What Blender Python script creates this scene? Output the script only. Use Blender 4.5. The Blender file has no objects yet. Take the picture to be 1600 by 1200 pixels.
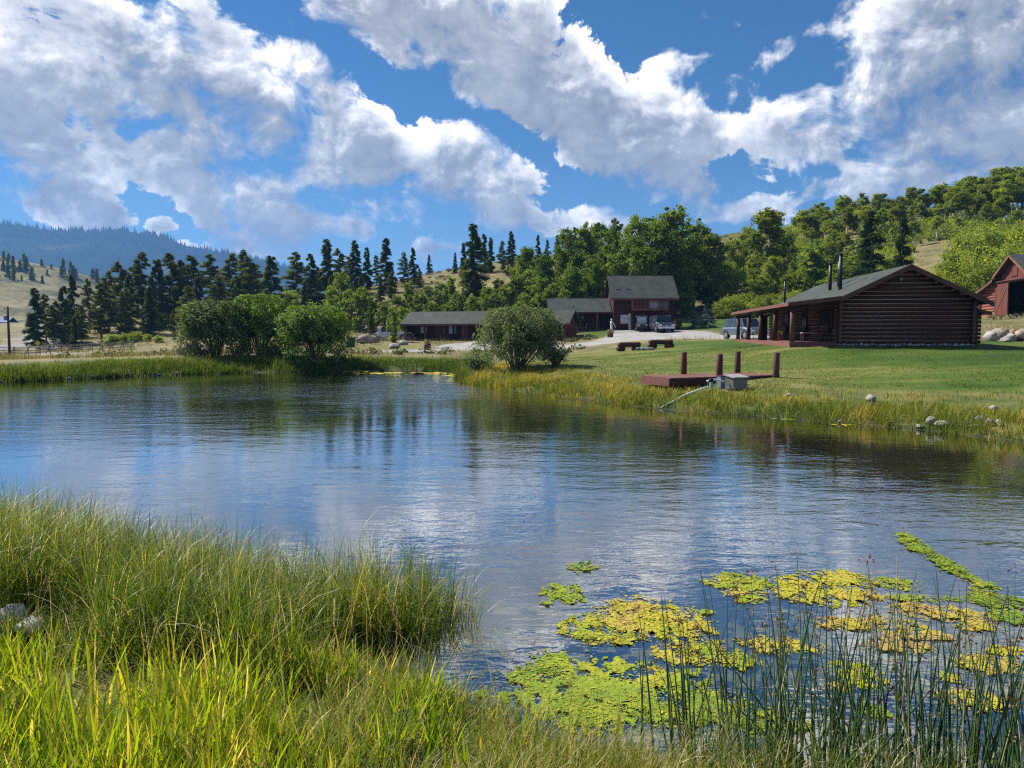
import bpy, math, random
import numpy as np
from mathutils import Vector, Matrix

random.seed(7)
rng = np.random.default_rng(7)
R = math.radians
scene = bpy.context.scene
col = scene.collection

# ------------------------------------------------------------------ camera
EYE = 2.4                      # metres above the pond
F = 1164.0                     # focal length for a 1600 px wide frame
PITCH = math.atan((600 - 522) / F)
cam_data = bpy.data.cameras.new('camera')
cam_data.sensor_width = 36.0
cam_data.lens = 36.0 * F / 1600.0
cam_data.clip_start = 0.05
cam_data.clip_end = 30000.0
cam = bpy.data.objects.new('camera', cam_data)
col.objects.link(cam)
cam.location = (0, 0, EYE)
cam.rotation_euler = (math.pi / 2 - PITCH, 0, 0)
scene.camera = cam

# ------------------------------------------------------------------ render settings
scene.render.engine = 'CYCLES'
scene.view_settings.view_transform = 'Standard'
scene.view_settings.look = 'None'
scene.view_settings.gamma = 1.0
scene.view_settings.exposure = 0.85
try:
    scene.view_settings.use_curve_mapping = False
except Exception:
    pass
cy = scene.cycles
cy.use_denoising = False          # sensor-like grain keeps blades and leaves crisp
cy.pixel_filter_type = 'BLACKMAN_HARRIS'
cy.filter_width = 1.25
cy.max_bounces = 6
cy.diffuse_bounces = 2
cy.glossy_bounces = 3
cy.transmission_bounces = 3
cy.transparent_max_bounces = 8
cy.volume_bounces = 0
cy.caustics_reflective = False
cy.caustics_refractive = False
cy.sample_clamp_indirect = 4.0

# ------------------------------------------------------------------ sun
SUN_AZ = R(-56)                # measured from +Y towards +X: the sun stands to the left, a little beyond the pond
SUN_EL = R(46)
sun_dir = Vector((math.sin(SUN_AZ) * math.cos(SUN_EL), math.cos(SUN_AZ) * math.cos(SUN_EL), math.sin(SUN_EL)))
sd_ = bpy.data.lights.new('sun', 'SUN')
sd_.energy = 5.0
sd_.angle = R(0.5)
sd_.color = (1.0, 0.95, 0.86)
sun = bpy.data.objects.new('sun', sd_)
col.objects.link(sun)
sun.rotation_euler = sun_dir.to_track_quat('Z', 'Y').to_euler()
sun.location = (-50, 30, 80)

# ------------------------------------------------------------------ sky: Nishita air with a layer of broken cumulus
def view_dir(px, py):
    u = (px - 800) / F
    v = (600 - py) / F
    d = Vector((u, math.cos(PITCH) + v * math.sin(PITCH), -math.sin(PITCH) + v * math.cos(PITCH)))
    return d

def az_el(px, py):
    d = view_dir(px, py).normalized()
    return math.atan2(d.x, d.y), math.asin(d.z)

world = bpy.data.worlds.new('World')
scene.world = world
world.use_nodes = True
wt = world.node_tree
wt.nodes.clear()

class NB:
    """Small helper to write node trees as expressions."""
    def __init__(self, tree):
        self.t = tree
    def node(self, kind, **kw):
        n = self.t.nodes.new(kind)
        for k, v in kw.items():
            setattr(n, k, v)
        return n
    def link(self, a, b):
        self.t.links.new(a, b)
    def put(self, sock, v):
        if isinstance(v, bpy.types.NodeSocket):
            self.link(v, sock)
        elif v is not None:
            sock.default_value = v
    def math(self, op, a, b=None, c=None, clamp=False):
        n = self.node('ShaderNodeMath', operation=op, use_clamp=clamp)
        self.put(n.inputs[0], a)
        if b is not None: self.put(n.inputs[1], b)
        if c is not None: self.put(n.inputs[2], c)
        return n.outputs[0]
    def vmath(self, op, a, b=None, scale=None):
        n = self.node('ShaderNodeVectorMath', operation=op)
        self.put(n.inputs[0], a)
        if b is not None: self.put(n.inputs[1], b)
        if scale is not None: self.put(n.inputs['Scale'], scale)
        return n.outputs['Value'] if op in ('DOT_PRODUCT', 'LENGTH', 'DISTANCE') else n.outputs['Vector']
    def noise(self, vec, scale, detail=2, rough=0.5, dist=0.0, dim='3D', lac=2.0):
        n = self.node('ShaderNodeTexNoise', noise_dimensions=dim)
        if vec is not None: self.put(n.inputs['Vector'], vec)
        n.inputs['Scale'].default_value = scale
        n.inputs['Detail'].default_value = detail
        n.inputs['Roughness'].default_value = rough
        n.inputs['Lacunarity'].default_value = lac
        n.inputs['Distortion'].default_value = dist
        return n
    def ramp(self, fac, stops, interp='LINEAR'):
        n = self.node('ShaderNodeValToRGB')
        cr = n.color_ramp
        cr.interpolation = interp
        while len(cr.elements) < len(stops):
            cr.elements.new(0.5)
        for e, (p, c) in zip(cr.elements, stops):
            e.position = p
            e.color = (*c, 1) if len(c) == 3 else c
        self.put(n.inputs[0], fac)
        return n.outputs[0]
    def mix(self, fac, a, b, blend='MIX'):
        n = self.node('ShaderNodeMix', data_type='RGBA', blend_type=blend)
        self.put(n.inputs[0], fac)
        for i, v in ((6, a), (7, b)):
            if isinstance(v, tuple) and len(v) == 3: v = (*v, 1)
            self.put(n.inputs[i], v)
        return n.outputs[2]
    def smooth(self, x, lo, hi, a=0.0, b=1.0):
        n = self.node('ShaderNodeMapRange', interpolation_type='SMOOTHSTEP')
        self.put(n.inputs[0], x)
        n.inputs[1].default_value = lo
        n.inputs[2].default_value = hi
        n.inputs[3].default_value = a
        n.inputs[4].default_value = b
        return n.outputs[0]

# cumulus heaps: where each stands in the sky (as seen over the pond), its half sizes and its tilt
CLOUDS = [  # px, py, half width, half height, tilt deg (clockwise down to the right), weight
    (150, 60, 250, 110, 12, 1.0), (330, 130, 230, 110, 22, 1.05), (480, 110, 90, 60, 25, 0.8),
    (70, 200, 150, 80, 25, 0.9), (230, 225, 220, 70, 15, 0.9), (30, 270, 110, 40, 10, .7),
    (480, 220, 170, 70, 20, 0.85), (600, 235, 190, 75, 18, 1.0), (735, 275, 150, 75, 22, 1.05), (810, 310, 75, 50, 20, .8),
    (420, 265, 130, 40, 5, .7), (95, 312, 115, 34, 8, 1.15), (155, 350, 80, 20, 3, 1.15), (258, 347, 30, 15, 0, 1.1),
    (330, 310, 60, 26, 0, .7), (430, 318, 62, 44, 0, 0.95), (365, 345, 70, 28, 0, 0.8), (470, 352, 90, 34, 0, 1.05), (555, 358, 46, 20, -10, 1.1),
    (400, 392, 160, 26, 0, 1.1), (690, 392, 50, 24, 0, 1.15), (640, 330, 90, 24, 10, .6),
    (900, 345, 80, 30, 0, 1.15), (985, 350, 45, 20, 0, 1.0),
    (560, -10, 190, 55, 12, 1.0), (680, 20, 190, 60, 18, 1.1), (640, 80, 50, 40, 30, .7), (790, 20, 80, 45, 0, .9),
    (800, 120, 130, 70, 25, 1.05), (900, 150, 160, 95, 25, 1.1), (1010, 190, 130, 80, 20, 1.1), (960, 240, 150, 55, 22, 1.0), (1100, 205, 70, 45, 20, .9),
    (1075, 288, 95, 24, 8, 0.95), (1120, 330, 80, 22, 10, .8), (1190, 322, 70, 28, 0, 1.1), (1240, 318, 50, 22, 0, 1.0),
    (1220, 205, 85, 55, 0, 1.0), (1190, 265, 60, 22, 0, 0.8), (1320, 180, 110, 70, -10, 1.05),
    (1390, 90, 130, 75, -25, 1.05), (1480, 30, 200, 80, 0, 1.15), (1540, 130, 190, 110, 0, 1.15), (1450, 190, 150, 60, 0, 1.1),
    (1520, 235, 150, 50, -12, 1.0), (1640, 200, 120, 90, 0, 1.1), (1400, 250, 50, 20, -10, .6),
    (1212, 78, 36, 26, -15, 0.9), (1155, 132, 44, 26, -20, 0.75), (1065, 92, 46, 18, 10, 0.7), (1095, 12, 30, 14, 30, .6), (1135, 30, 16, 26, -30, .55),
    (1352, 297, 44, 18, 0, 1.15), (1345, 257, 26, 13, 0, 0.9), (1280, 296, 34, 18, -10, 0.9), (1430, 288, 50, 20, -20, .8),
    # beyond the frame the same weather goes on
    (-120, 120, 170, 120, 0, 1.0), (-330, 250, 180, 80, 0, 1.0), (-260, -60, 220, 90, 0, 1.0), (1900, 120, 200, 130, 0, 1.0), (2150, 270, 200, 60, 0, 1.0),
    (200, -230, 300, 90, 10, 1.0), (900, -260, 330, 80, 15, 1.0), (1500, -250, 260, 90, 0, 1.0), (-700, 60, 260, 160, 0, 1.0),
]

# thick grey places inside the heaps: px, py, half width, half height, tilt, amount
THICK = [(700, 20, 190, 70, 18, 0.9), (560, -20, 160, 40, 12, .5), (820, 30, 60, 60, 0, .6), (1560, 60, 170, 110, 0, 0.55), (1480, 190, 140, 60, 0, 0.5),
         (960, 235, 160, 40, 22, 0.7), (860, 190, 90, 40, 20, .45), (1090, 235, 80, 25, 20, .5), (290, 150, 110, 40, 30, 0.45), (400, 240, 90, 30, 30, 0.45),
         (680, 310, 120, 35, 15, 0.55), (560, 285, 110, 26, 12, .5), (250, 215, 80, 35, 30, .5), (20, 210, 60, 60, 0, .6), (80, 260, 120, 22, 5, .5), (800, 340, 60, 20, 10, .5), (60, 325, 90, 10, 5, .4),
         (1290, 235, 80, 25, 0, .35), (1250, 220, 60, 20, 0, .25)]
AZ0, AZ1, NAZ = -0.80, 0.80, 224      # the part of the sky over the pond, tabulated
EL0, EL1, NEL = 0.0, 0.66, 42

def heap_tables():
    az = np.linspace(AZ0 - .2, AZ1 + .2, 280 * 2)
    el = np.linspace(EL0 - .1, EL1 + .25, 240)
    A, E = np.meshgrid(az, el)
    def blob(px, py, hw, hh, tilt, grow=1.0):
        a, e = az_el(px, py)
        a1, e1 = az_el(px + 5, py); a2, e2 = az_el(px, py + 5)
        sx = math.hypot(a1 - a, e1 - e) / 5 * hw * grow
        sy = math.hypot(a2 - a, e2 - e) / 5 * hh * grow
        c, s = math.cos(R(tilt)), math.sin(R(tilt))
        u = ((A - a) * c - (E - e) * s) / sx
        v = ((A - a) * s + (E - e) * c) / sy
        return u * u + v * v
    m = np.full(A.shape, 0.0)
    for (px, py, hw, hh, tilt, wgt) in CLOUDS:
        v = wgt * np.clip(1.25 - blob(px, py, hw, hh, tilt, 1.12), -1.0, 1)
        m = np.maximum(m, np.clip(v + 0.5, 0, 1.6) / 1.6)
    # light that reaches each place through the heaps, coming from the upper left
    path = np.zeros(A.shape)
    da = az[1] - az[0]; de = el[1] - el[0]
    n = 9
    for k in range(1, n + 1):
        st = 0.016 * k
        ox = int(round(0.55 * st / da)); oy = int(round(0.83 * st / de))
        sh = np.roll(np.roll(m, ox, axis=1), -oy, axis=0)
        path += np.clip(sh - 0.42, 0, 1) * (1.0 if k < 5 else .6)
    lit = np.exp(-0.50 * path)
    thick = np.zeros(A.shape)
    for (px, py, hw, hh, tilt, amt) in THICK:
        thick = np.maximum(thick, amt * np.exp(-0.9 * blob(px, py, hw, hh, tilt)))
    lit = lit * (1 - thick * 0.9)
    ta = np.linspace(AZ0, AZ1, NAZ); te = np.linspace(EL0, EL1, NEL)
    def sample(T):
        ia = np.clip(np.searchsorted(az, ta), 0, len(az) - 1)
        ie = np.clip(np.searchsorted(el, te), 0, len(el) - 1)
        Tb = sum(np.roll(T, k, axis=0) for k in (-1, 0, 1)) / 3      # rows are coarse: average over their height
        return Tb[np.ix_(ie, ia)]
    return sample(m), sample(lit)

def table_group(name, tab):
    """2D lookup: three rows of the table per curves node, blended over elevation."""
    g = bpy.data.node_groups.new(name, 'ShaderNodeTree')
    g.interface.new_socket('U', in_out='INPUT', socket_type='NodeSocketFloat')
    g.interface.new_socket('V', in_out='INPUT', socket_type='NodeSocketFloat')
    g.interface.new_socket('Value', in_out='OUTPUT', socket_type='NodeSocketFloat')
    b = NB(g)
    gi = b.node('NodeGroupInput'); go = b.node('NodeGroupOutput')
    U, V = gi.outputs[0], gi.outputs[1]
    acc = None
    for r in range(0, NEL, 3):
        u, v = U, V
        if acc is not None:
            tiny = b.math('MULTIPLY', acc, 1e-9)
            u = b.math('ADD', u, tiny); v = b.math('ADD', v, tiny)
        cb = b.node('ShaderNodeCombineXYZ')
        for k in range(3): b.link(u, cb.inputs[k])
        cu = b.node('ShaderNodeRGBCurve')
        mp = cu.mapping
        mp.use_clip = False
        for k in range(3):
            c = mp.curves[k]
            row = tab[min(r + k, NEL - 1)]
            pts = c.points
            pts[0].location = (0.0, float(row[0])); pts[1].location = (1.0, float(row[-1]))
            for q in range(2, NAZ - 1, 2):
                p = pts.new(q / (NAZ - 1), float(row[q]))
                p.handle_type = 'VECTOR'
        mp.update()
        b.link(cb.outputs[0], cu.inputs['Color'])
        cv = b.node('ShaderNodeCombineXYZ')
        for k in range(3): b.link(v, cv.inputs[k])
        w = b.vmath('SUBTRACT', cv.outputs[0], (r, r + 1, r + 2))
        w = b.vmath('ABSOLUTE', w)
        w = b.vmath('SUBTRACT', (1, 1, 1), w)
        w = b.vmath('MAXIMUM', w, (0, 0, 0))
        s = b.vmath('DOT_PRODUCT', w, cu.outputs[0])
        acc = s if acc is None else b.math('ADD', acc, s)
    b.link(acc, go.inputs[0])
    return g

def build_world():
    b = NB(wt)
    tc = b.node('ShaderNodeTexCoord')
    sp = b.node('ShaderNodeSeparateXYZ'); b.link(tc.outputs['Generated'], sp.inputs[0])
    az = b.math('ARCTAN2', sp.outputs[0], sp.outputs[1])
    el = b.math('ARCSINE', sp.outputs[2])
    cb = b.node('ShaderNodeCombineXYZ'); b.link(az, cb.inputs[0]); b.link(el, cb.inputs[1])
    P = cb.outputs[0]
    # curl the outlines of the heaps
    w = b.noise(P, 9.0, 3, 0.6)
    wv = b.vmath('MULTIPLY', b.vmath('SUBTRACT', w.outputs['Color'], (0.5, 0.5, 0.5)), (0.10, 0.07, 0.0))
    wv = b.vmath('SCALE', wv, scale=b.math('MULTIPLY_ADD', b.smooth(el, 0.10, 0.40), 0.75, 0.25))      # heaps far off look smaller, and so do their curls
    Q = b.vmath('ADD', P, wv)
    sq = b.node('ShaderNodeSeparateXYZ'); b.link(Q, sq.inputs[0])
    U = b.math('MULTIPLY_ADD', sq.outputs[0], 1 / (AZ1 - AZ0), -AZ0 / (AZ1 - AZ0), clamp=True)
    V = b.math('MULTIPLY_ADD', sq.outputs[1], (NEL - 1) / (EL1 - EL0), -EL0 * (NEL - 1) / (EL1 - EL0))
    V = b.math('MINIMUM', b.math('MAXIMUM', V, 0.0), NEL - 1.0)
    tm, tl = heap_tables()
    gm = b.node('ShaderNodeGroup'); gm.node_tree = table_group('cloud_heaps', tm)
    b.link(U, gm.inputs[0]); b.link(V, gm.inputs[1])
    gl = b.node('ShaderNodeGroup'); gl.node_tree = table_group('cloud_light', tl)
    tiny = b.math('MULTIPLY', gm.outputs[0], 1e-9)
    b.link(b.math('ADD', U, tiny), gl.inputs[0]); b.link(b.math('ADD', V, tiny), gl.inputs[1])
    # away from the view the weather goes on as scattered heaps
    aa = b.math('ABSOLUTE', az)
    out = b.math('MAXIMUM', b.smooth(aa, 0.66, 0.80), b.smooth(el, 0.56, 0.66))
    wide = b.noise(P, 2.6, 2, 0.5)
    gen = b.math('MULTIPLY_ADD', wide.outputs['Fac'], 2.2, -0.62)
    def fmix(f, x, y):
        n = b.node('ShaderNodeMix', data_type='FLOAT')
        b.put(n.inputs[0], f); b.put(n.inputs[2], x); b.put(n.inputs[3], y)
        return n.outputs[0]
    mask = fmix(out, gm.outputs[0], gen)
    light = fmix(out, gl.outputs[0], 0.6)
    L = (-0.55, 0.83)
    def puffs(p, scale, detail):
        v = b.node('ShaderNodeTexVoronoi', voronoi_dimensions='2D', feature='F1')
        v.inputs['Scale'].default_value = scale; v.inputs['Detail'].default_value = detail; v.inputs['Roughness'].default_value = 0.55
        v.normalize = True
        b.link(p, v.inputs['Vector'])
        return v.outputs['Distance']
    wob = b.vmath('MULTIPLY', b.vmath('SUBTRACT', b.noise(P, 30.0, 3, 0.6, dim='2D').outputs['Color'], (0.5, 0.5, 0.5)), (0.035, 0.03, 0.0))
    def fluff(off):
        p = b.vmath('ADD', P, off) if off else P
        p = b.vmath('MULTIPLY', p, (1.0, 1.25, 1.0))
        n = b.noise(p, 11.0, 9, 0.63, 0.3, dim='2D').outputs['Fac']
        v = puffs(b.vmath('ADD', p, wob), 15.0, 3.0)
        return b.math('ADD', b.math('MULTIPLY', n, 0.74), b.math('MULTIPLY_ADD', v, -0.42, 0.36))
    f0 = fluff(None); f1 = fluff((L[0] * .010, L[1] * .010, 0)); f2 = fluff((L[0] * .040, L[1] * .040, 0))
    d = b.math('MULTIPLY_ADD', mask, 1.25, -0.70)
    d = b.math('ADD', d, b.math('MULTIPLY_ADD', f0, 2.3, -1.42))
    soft = b.math('MULTIPLY_ADD', b.smooth(b.noise(P, 5.0, 3, 0.5, dim='2D').outputs['Fac'], 0.35, 0.65), 0.50, 0.12)      # crisp heads, ragged veils
    alpha = b.math('DIVIDE', b.math('MAXIMUM', d, 0.0), soft, clamp=True)
    alpha = b.smooth(alpha, 0.0, 1.0)
    relief = b.math('MULTIPLY', b.math('SUBTRACT', f0, f1), 1.3)
    relief = b.math('MULTIPLY_ADD', b.math('SUBTRACT', f0, f2), 1.5, relief)
    edge = b.math('MULTIPLY_ADD', b.smooth(d, 0.03, 0.5), -0.36, 0.36)
    lit = b.math('ADD', b.math('MULTIPLY_ADD', light, 1.34, -0.14), b.math('ADD', relief, edge), clamp=True)
    lit = b.math('MAXIMUM', lit, b.math('MULTIPLY_ADD', f0, 1.1, -0.50))          # light scattered inside keeps the bases from going flat
    cc = b.ramp(lit, [(0.0, (0.185, 0.20, 0.235)), (0.22, (0.31, 0.325, 0.36)), (0.48, (0.54, 0.55, 0.575)), (0.75, (0.86, 0.85, 0.83)), (1.0, (1.10, 1.06, 0.98))])
    sky = b.node('ShaderNodeTexSky', sky_type='NISHITA')
    sky.sun_disc = False
    sky.sun_elevation = SUN_EL
    sky.sun_rotation = SUN_AZ
    sky.altitude = 2200
    sky.air_density = 1.0
    sky.dust_density = 0.2
    sky.ozone_density = 3.0
    hs = b.node('ShaderNodeHueSaturation')
    hs.inputs['Saturation'].default_value = 1.28
    hs.inputs['Value'].default_value = 0.52
    b.link(sky.outputs[0], hs.inputs['Color'])
    bg = b.node('ShaderNodeBackground'); b.link(hs.outputs[0], bg.inputs[0]); bg.inputs[1].default_value = 0.10
    bc = b.node('ShaderNodeBackground'); b.link(cc, bc.inputs[0]); bc.inputs[1].default_value = 0.80
    ms = b.node('ShaderNodeMixShader')
    b.link(alpha, ms.inputs[0]); b.link(bg.outputs[0], ms.inputs[1]); b.link(bc.outputs[0], ms.inputs[2])
    ow = b.node('ShaderNodeOutputWorld'); b.link(ms.outputs[0], ow.inputs[0])
build_world()
world.cycles.sampling_method = 'NONE'

# ------------------------------------------------------------------ helpers
def tag(o, label=None, cat=None, group=None, kind=None):
    if label: o['label'] = label
    if cat: o['category'] = cat
    if group: o['group'] = group
    if kind: o['kind'] = kind
    return o

def thing(name, label, cat, loc=(0, 0, 0), rotz=0.0, group=None):
    o = bpy.data.objects.new(name, None)
    o.empty_display_size = 0.2
    col.objects.link(o)
    o.location = loc
    o.rotation_euler = (0, 0, rotz)
    return tag(o, label, cat, group)

def link(name, me, parent=None, loc=None, rot=None, scale=None):
    o = bpy.data.objects.new(name, me)
    col.objects.link(o)
    if parent is not None: o.parent = parent
    if loc is not None: o.location = loc
    if rot is not None: o.rotation_euler = rot
    if scale is not None: o.scale = scale
    return o

def np_mesh(name, V, Fc, mat, attrs=None, smooth=False):
    """mesh from arrays: V (n,3), Fc (m,k) with the same k for every face"""
    V = np.asarray(V, dtype=np.float32); Fc = np.asarray(Fc, dtype=np.int32)
    me = bpy.data.meshes.new(name)
    me.vertices.add(len(V)); me.vertices.foreach_set('co', V.ravel())
    k = Fc.shape[1]
    me.loops.add(Fc.size); me.loops.foreach_set('vertex_index', Fc.ravel())
    me.polygons.add(len(Fc)); me.polygons.foreach_set('loop_start', np.arange(0, Fc.size, k, dtype=np.int32))
    if smooth: me.polygons.foreach_set('use_smooth', np.ones(len(Fc), dtype=bool))
    for an, arr in (attrs or {}).items():
        a = me.attributes.new(an, 'FLOAT', 'POINT')
        a.data.foreach_set('value', np.asarray(arr, dtype=np.float32))
    me.update(calc_edges=True)
    if mat: me.materials.append(mat)
    return me

class MB:
    """collects boxes, tubes and prisms and makes ONE mesh of them"""
    def __init__(self):
        self.v = []; self.f = []
    def add(self, vs, fs):
        n = len(self.v)
        self.v += [tuple(p) for p in vs]
        self.f += [tuple(i + n for i in f) for f in fs]
        return self
    def box(self, c, s, rz=0.0, rx=0.0, ry=0.0):
        M = Matrix.Translation(c) @ Matrix.Rotation(rz, 4, 'Z') @ Matrix.Rotation(ry, 4, 'Y') @ Matrix.Rotation(rx, 4, 'X')
        vs = [M @ Vector((x * s[0] / 2, y * s[1] / 2, z * s[2] / 2)) for x in (-1, 1) for y in (-1, 1) for z in (-1, 1)]
        return self.add(vs, [(0, 1, 3, 2), (4, 6, 7, 5), (0, 4, 5, 1), (2, 3, 7, 6), (0, 2, 6, 4), (1, 5, 7, 3)])
    def span(self, x0, x1, y0, y1, z0, z1):
        return self.box(((x0 + x1) / 2, (y0 + y1) / 2, (z0 + z1) / 2), (abs(x1 - x0), abs(y1 - y0), abs(z1 - z0)))
    def tube(self, pts, rad, n=8, cap=True):
        pts = [Vector(p) for p in pts]
        if not isinstance(rad, (list, tuple)): rad = [rad] * len(pts)
        rings = []
        for i, p in enumerate(pts):
            d = (pts[min(i + 1, len(pts) - 1)] - pts[max(i - 1, 0)]).normalized()
            a = d.orthogonal().normalized() if i == 0 else (prev - prev.dot(d) * d).normalized()
            prev = a
            bb = d.cross(a)
            rings.append([p + (a * math.cos(2 * math.pi * k / n) + bb * math.sin(2 * math.pi * k / n)) * rad[i] for k in range(n)])
        vs = [q for r in rings for q in r]
        fs = []
        for i in range(len(pts) - 1):
            for k in range(n):
                fs.append((i * n + k, i * n + (k + 1) % n, (i + 1) * n + (k + 1) % n, (i + 1) * n + k))
        if cap:
            fs.append(tuple(range(n - 1, -1, -1))); fs.append(tuple((len(pts) - 1) * n + k for k in range(n)))
        return self.add(vs, fs)
    def prism(self, poly, d):
        """poly: list of 3D points (planar), d: extrusion vector"""
        n = len(poly); d = Vector(d)
        vs = [Vector(p) for p in poly] + [Vector(p) + d for p in poly]
        fs = [tuple(range(n - 1, -1, -1)), tuple(range(n, 2 * n))]
        fs += [(k, (k + 1) % n, (k + 1) % n + n, k + n) for k in range(n)]
        return self.add(vs, fs)
    def mesh(self, name, mat, smooth=False, bevel=0):
        me = bpy.data.meshes.new(name)
        me.from_pydata(self.v, [], self.f)
        me.update()
        if bevel or True:
            import bmesh
            bm = bmesh.new(); bm.from_mesh(me)
            bmesh.ops.recalc_face_normals(bm, faces=bm.faces)
            if bevel:
                bmesh.ops.bevel(bm, geom=list(bm.edges), offset=bevel, segments=1, affect='EDGES', clamp_overlap=True)
            bm.to_mesh(me); bm.free()
        if smooth:
            me.polygons.foreach_set('use_smooth', np.ones(len(me.polygons), dtype=bool))
        if mat: me.materials.append(mat)
        return me
    def build(self, name, mat, parent=None, smooth=False, bevel=0, **kw):
        return link(name, self.mesh(name, mat, smooth, bevel), parent, **kw)

# value noise for shaping ground and stones
_perm = rng.permutation(4096)
def vnoise(x, y):
    x = np.asarray(x, float); y = np.asarray(y, float)
    xi = np.floor(x).astype(int); yi = np.floor(y).astype(int)
    fx = x - xi; fy = y - yi
    fx = fx * fx * (3 - 2 * fx); fy = fy * fy * (3 - 2 * fy)
    h = lambda a, b: (_perm[(_perm[a & 4095] + b) & 4095] / 4095.0)
    return (h(xi, yi) * (1 - fx) + h(xi + 1, yi) * fx) * (1 - fy) + (h(xi, yi + 1) * (1 - fx) + h(xi + 1, yi + 1) * fx) * fy
def fbm(x, y, o=4):
    s = 0; a = .5; f = 1.0
    for _ in range(o):
        s = s + a * vnoise(np.asarray(x) * f + 17.3 * _, np.asarray(y) * f + 5.1 * _); a *= .5; f *= 2.0
    return s

# ------------------------------------------------------------------ materials
def new_mat(name):
    m = bpy.data.materials.new(name); m.use_nodes = True
    m.node_tree.nodes.clear()
    return m, NB(m.node_tree)

def surface(name, c, rough=0.7, var=0.25, scale=6.0, bump=0.15, spec=0.3, dark=None, metallic=0.0, stretch=(1, 1, 1), coat=0.0, perobj=0.0):
    """weathered plain surface: colour broken up by two noises, fine bump"""
    m, b = new_mat(name)
    out = b.node('ShaderNodeOutputMaterial'); p = b.node('ShaderNodeBsdfPrincipled')
    tc = b.node('ShaderNodeTexCoord')
    vec = b.vmath('MULTIPLY', tc.outputs['Object'], stretch)
    n = b.noise(vec, scale, 6, 0.6)
    n2 = b.noise(vec, scale * 0.23, 3, 0.6)
    f = b.math('MULTIPLY_ADD', n2.outputs['Fac'], 0.6, b.math('MULTIPLY', n.outputs['Fac'], 0.4))
    lo = tuple(max(0, x * (1 - var * 1.6)) for x in c) if dark is None else dark
    hi = tuple(min(1, x * (1 + var * 1.6)) for x in c)
    cc = b.ramp(f, [(0.3, lo), (0.5, c), (0.7, hi)])
    if perobj:
        oi = b.node('ShaderNodeObjectInfo')
        v = b.math('MULTIPLY_ADD', oi.outputs['Random'], perobj * 2, 1 - perobj)
        cc = b.mix(1.0, cc, v, 'MULTIPLY')
    b.link(cc, p.inputs['Base Color'])
    p.inputs['Roughness'].default_value = rough
    p.inputs['Specular IOR Level'].default_value = spec
    p.inputs['Metallic'].default_value = metallic
    p.inputs['Coat Weight'].default_value = coat
    if bump:
        bp = b.node('ShaderNodeBump'); bp.inputs['Strength'].default_value = bump; bp.inputs['Distance'].default_value = 0.02
        b.link(n.outputs['Fac'], bp.inputs['Height']); b.link(bp.outputs[0], p.inputs['Normal'])
    b.link(p.outputs[0], out.inputs[0])
    return m

def leafy(name, stops, trans=0.35, rough=0.5, spec=0.25, perobj=0.25, tcol=None, grad=None):
    """leaf or blade: colour from the mesh attribute 'tint', light passes through"""
    m, b = new_mat(name)
    out = b.node('ShaderNodeOutputMaterial'); p = b.node('ShaderNodeBsdfPrincipled')
    at = b.node('ShaderNodeAttribute', attribute_name='tint')
    c = b.ramp(at.outputs['Fac'], stops)
    oi = b.node('ShaderNodeObjectInfo')
    if perobj:
        v = b.math('MULTIPLY_ADD', oi.outputs['Random'], perobj * 2, 1 - perobj)
        c = b.mix(1.0, c, v, 'MULTIPLY')
    b.link(c, p.inputs['Base Color'])
    p.inputs['Roughness'].default_value = rough
    p.inputs['Specular IOR Level'].default_value = spec
    tr = b.node('ShaderNodeBsdfTranslucent')
    tc = b.mix(1.0, c, tcol or (1.35, 1.25, 0.5), 'MULTIPLY')
    b.link(tc, tr.inputs[0])
    ms = b.node('ShaderNodeMixShader'); ms.inputs[0].default_value = trans
    b.link(p.outputs[0], ms.inputs[1]); b.link(tr.outputs[0], ms.inputs[2]); b.link(ms.outputs[0], out.inputs[0])
    return m

# ------------------------------------------------------------------ lie of the land
def spline(pts, per=8, closed=True):
    P = np.array(pts, float); n = len(P); out = []
    for i in range(n if closed else n - 1):
        if closed: p0, p1, p2, p3 = P[i - 1], P[i], P[(i + 1) % n], P[(i + 2) % n]
        else: p0, p1, p2, p3 = P[max(i - 1, 0)], P[i], P[i + 1], P[min(i + 2, n - 1)]
        for t in np.linspace(0, 1, per, endpoint=False):
            out.append(0.5 * ((2 * p1) + (-p0 + p2) * t + (2 * p0 - 5 * p1 + 4 * p2 - p3) * t * t + (-p0 + 3 * p1 - 3 * p2 + p3) * t ** 3))
    if not closed: out.append(P[-1])
    return np.array(out)

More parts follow.
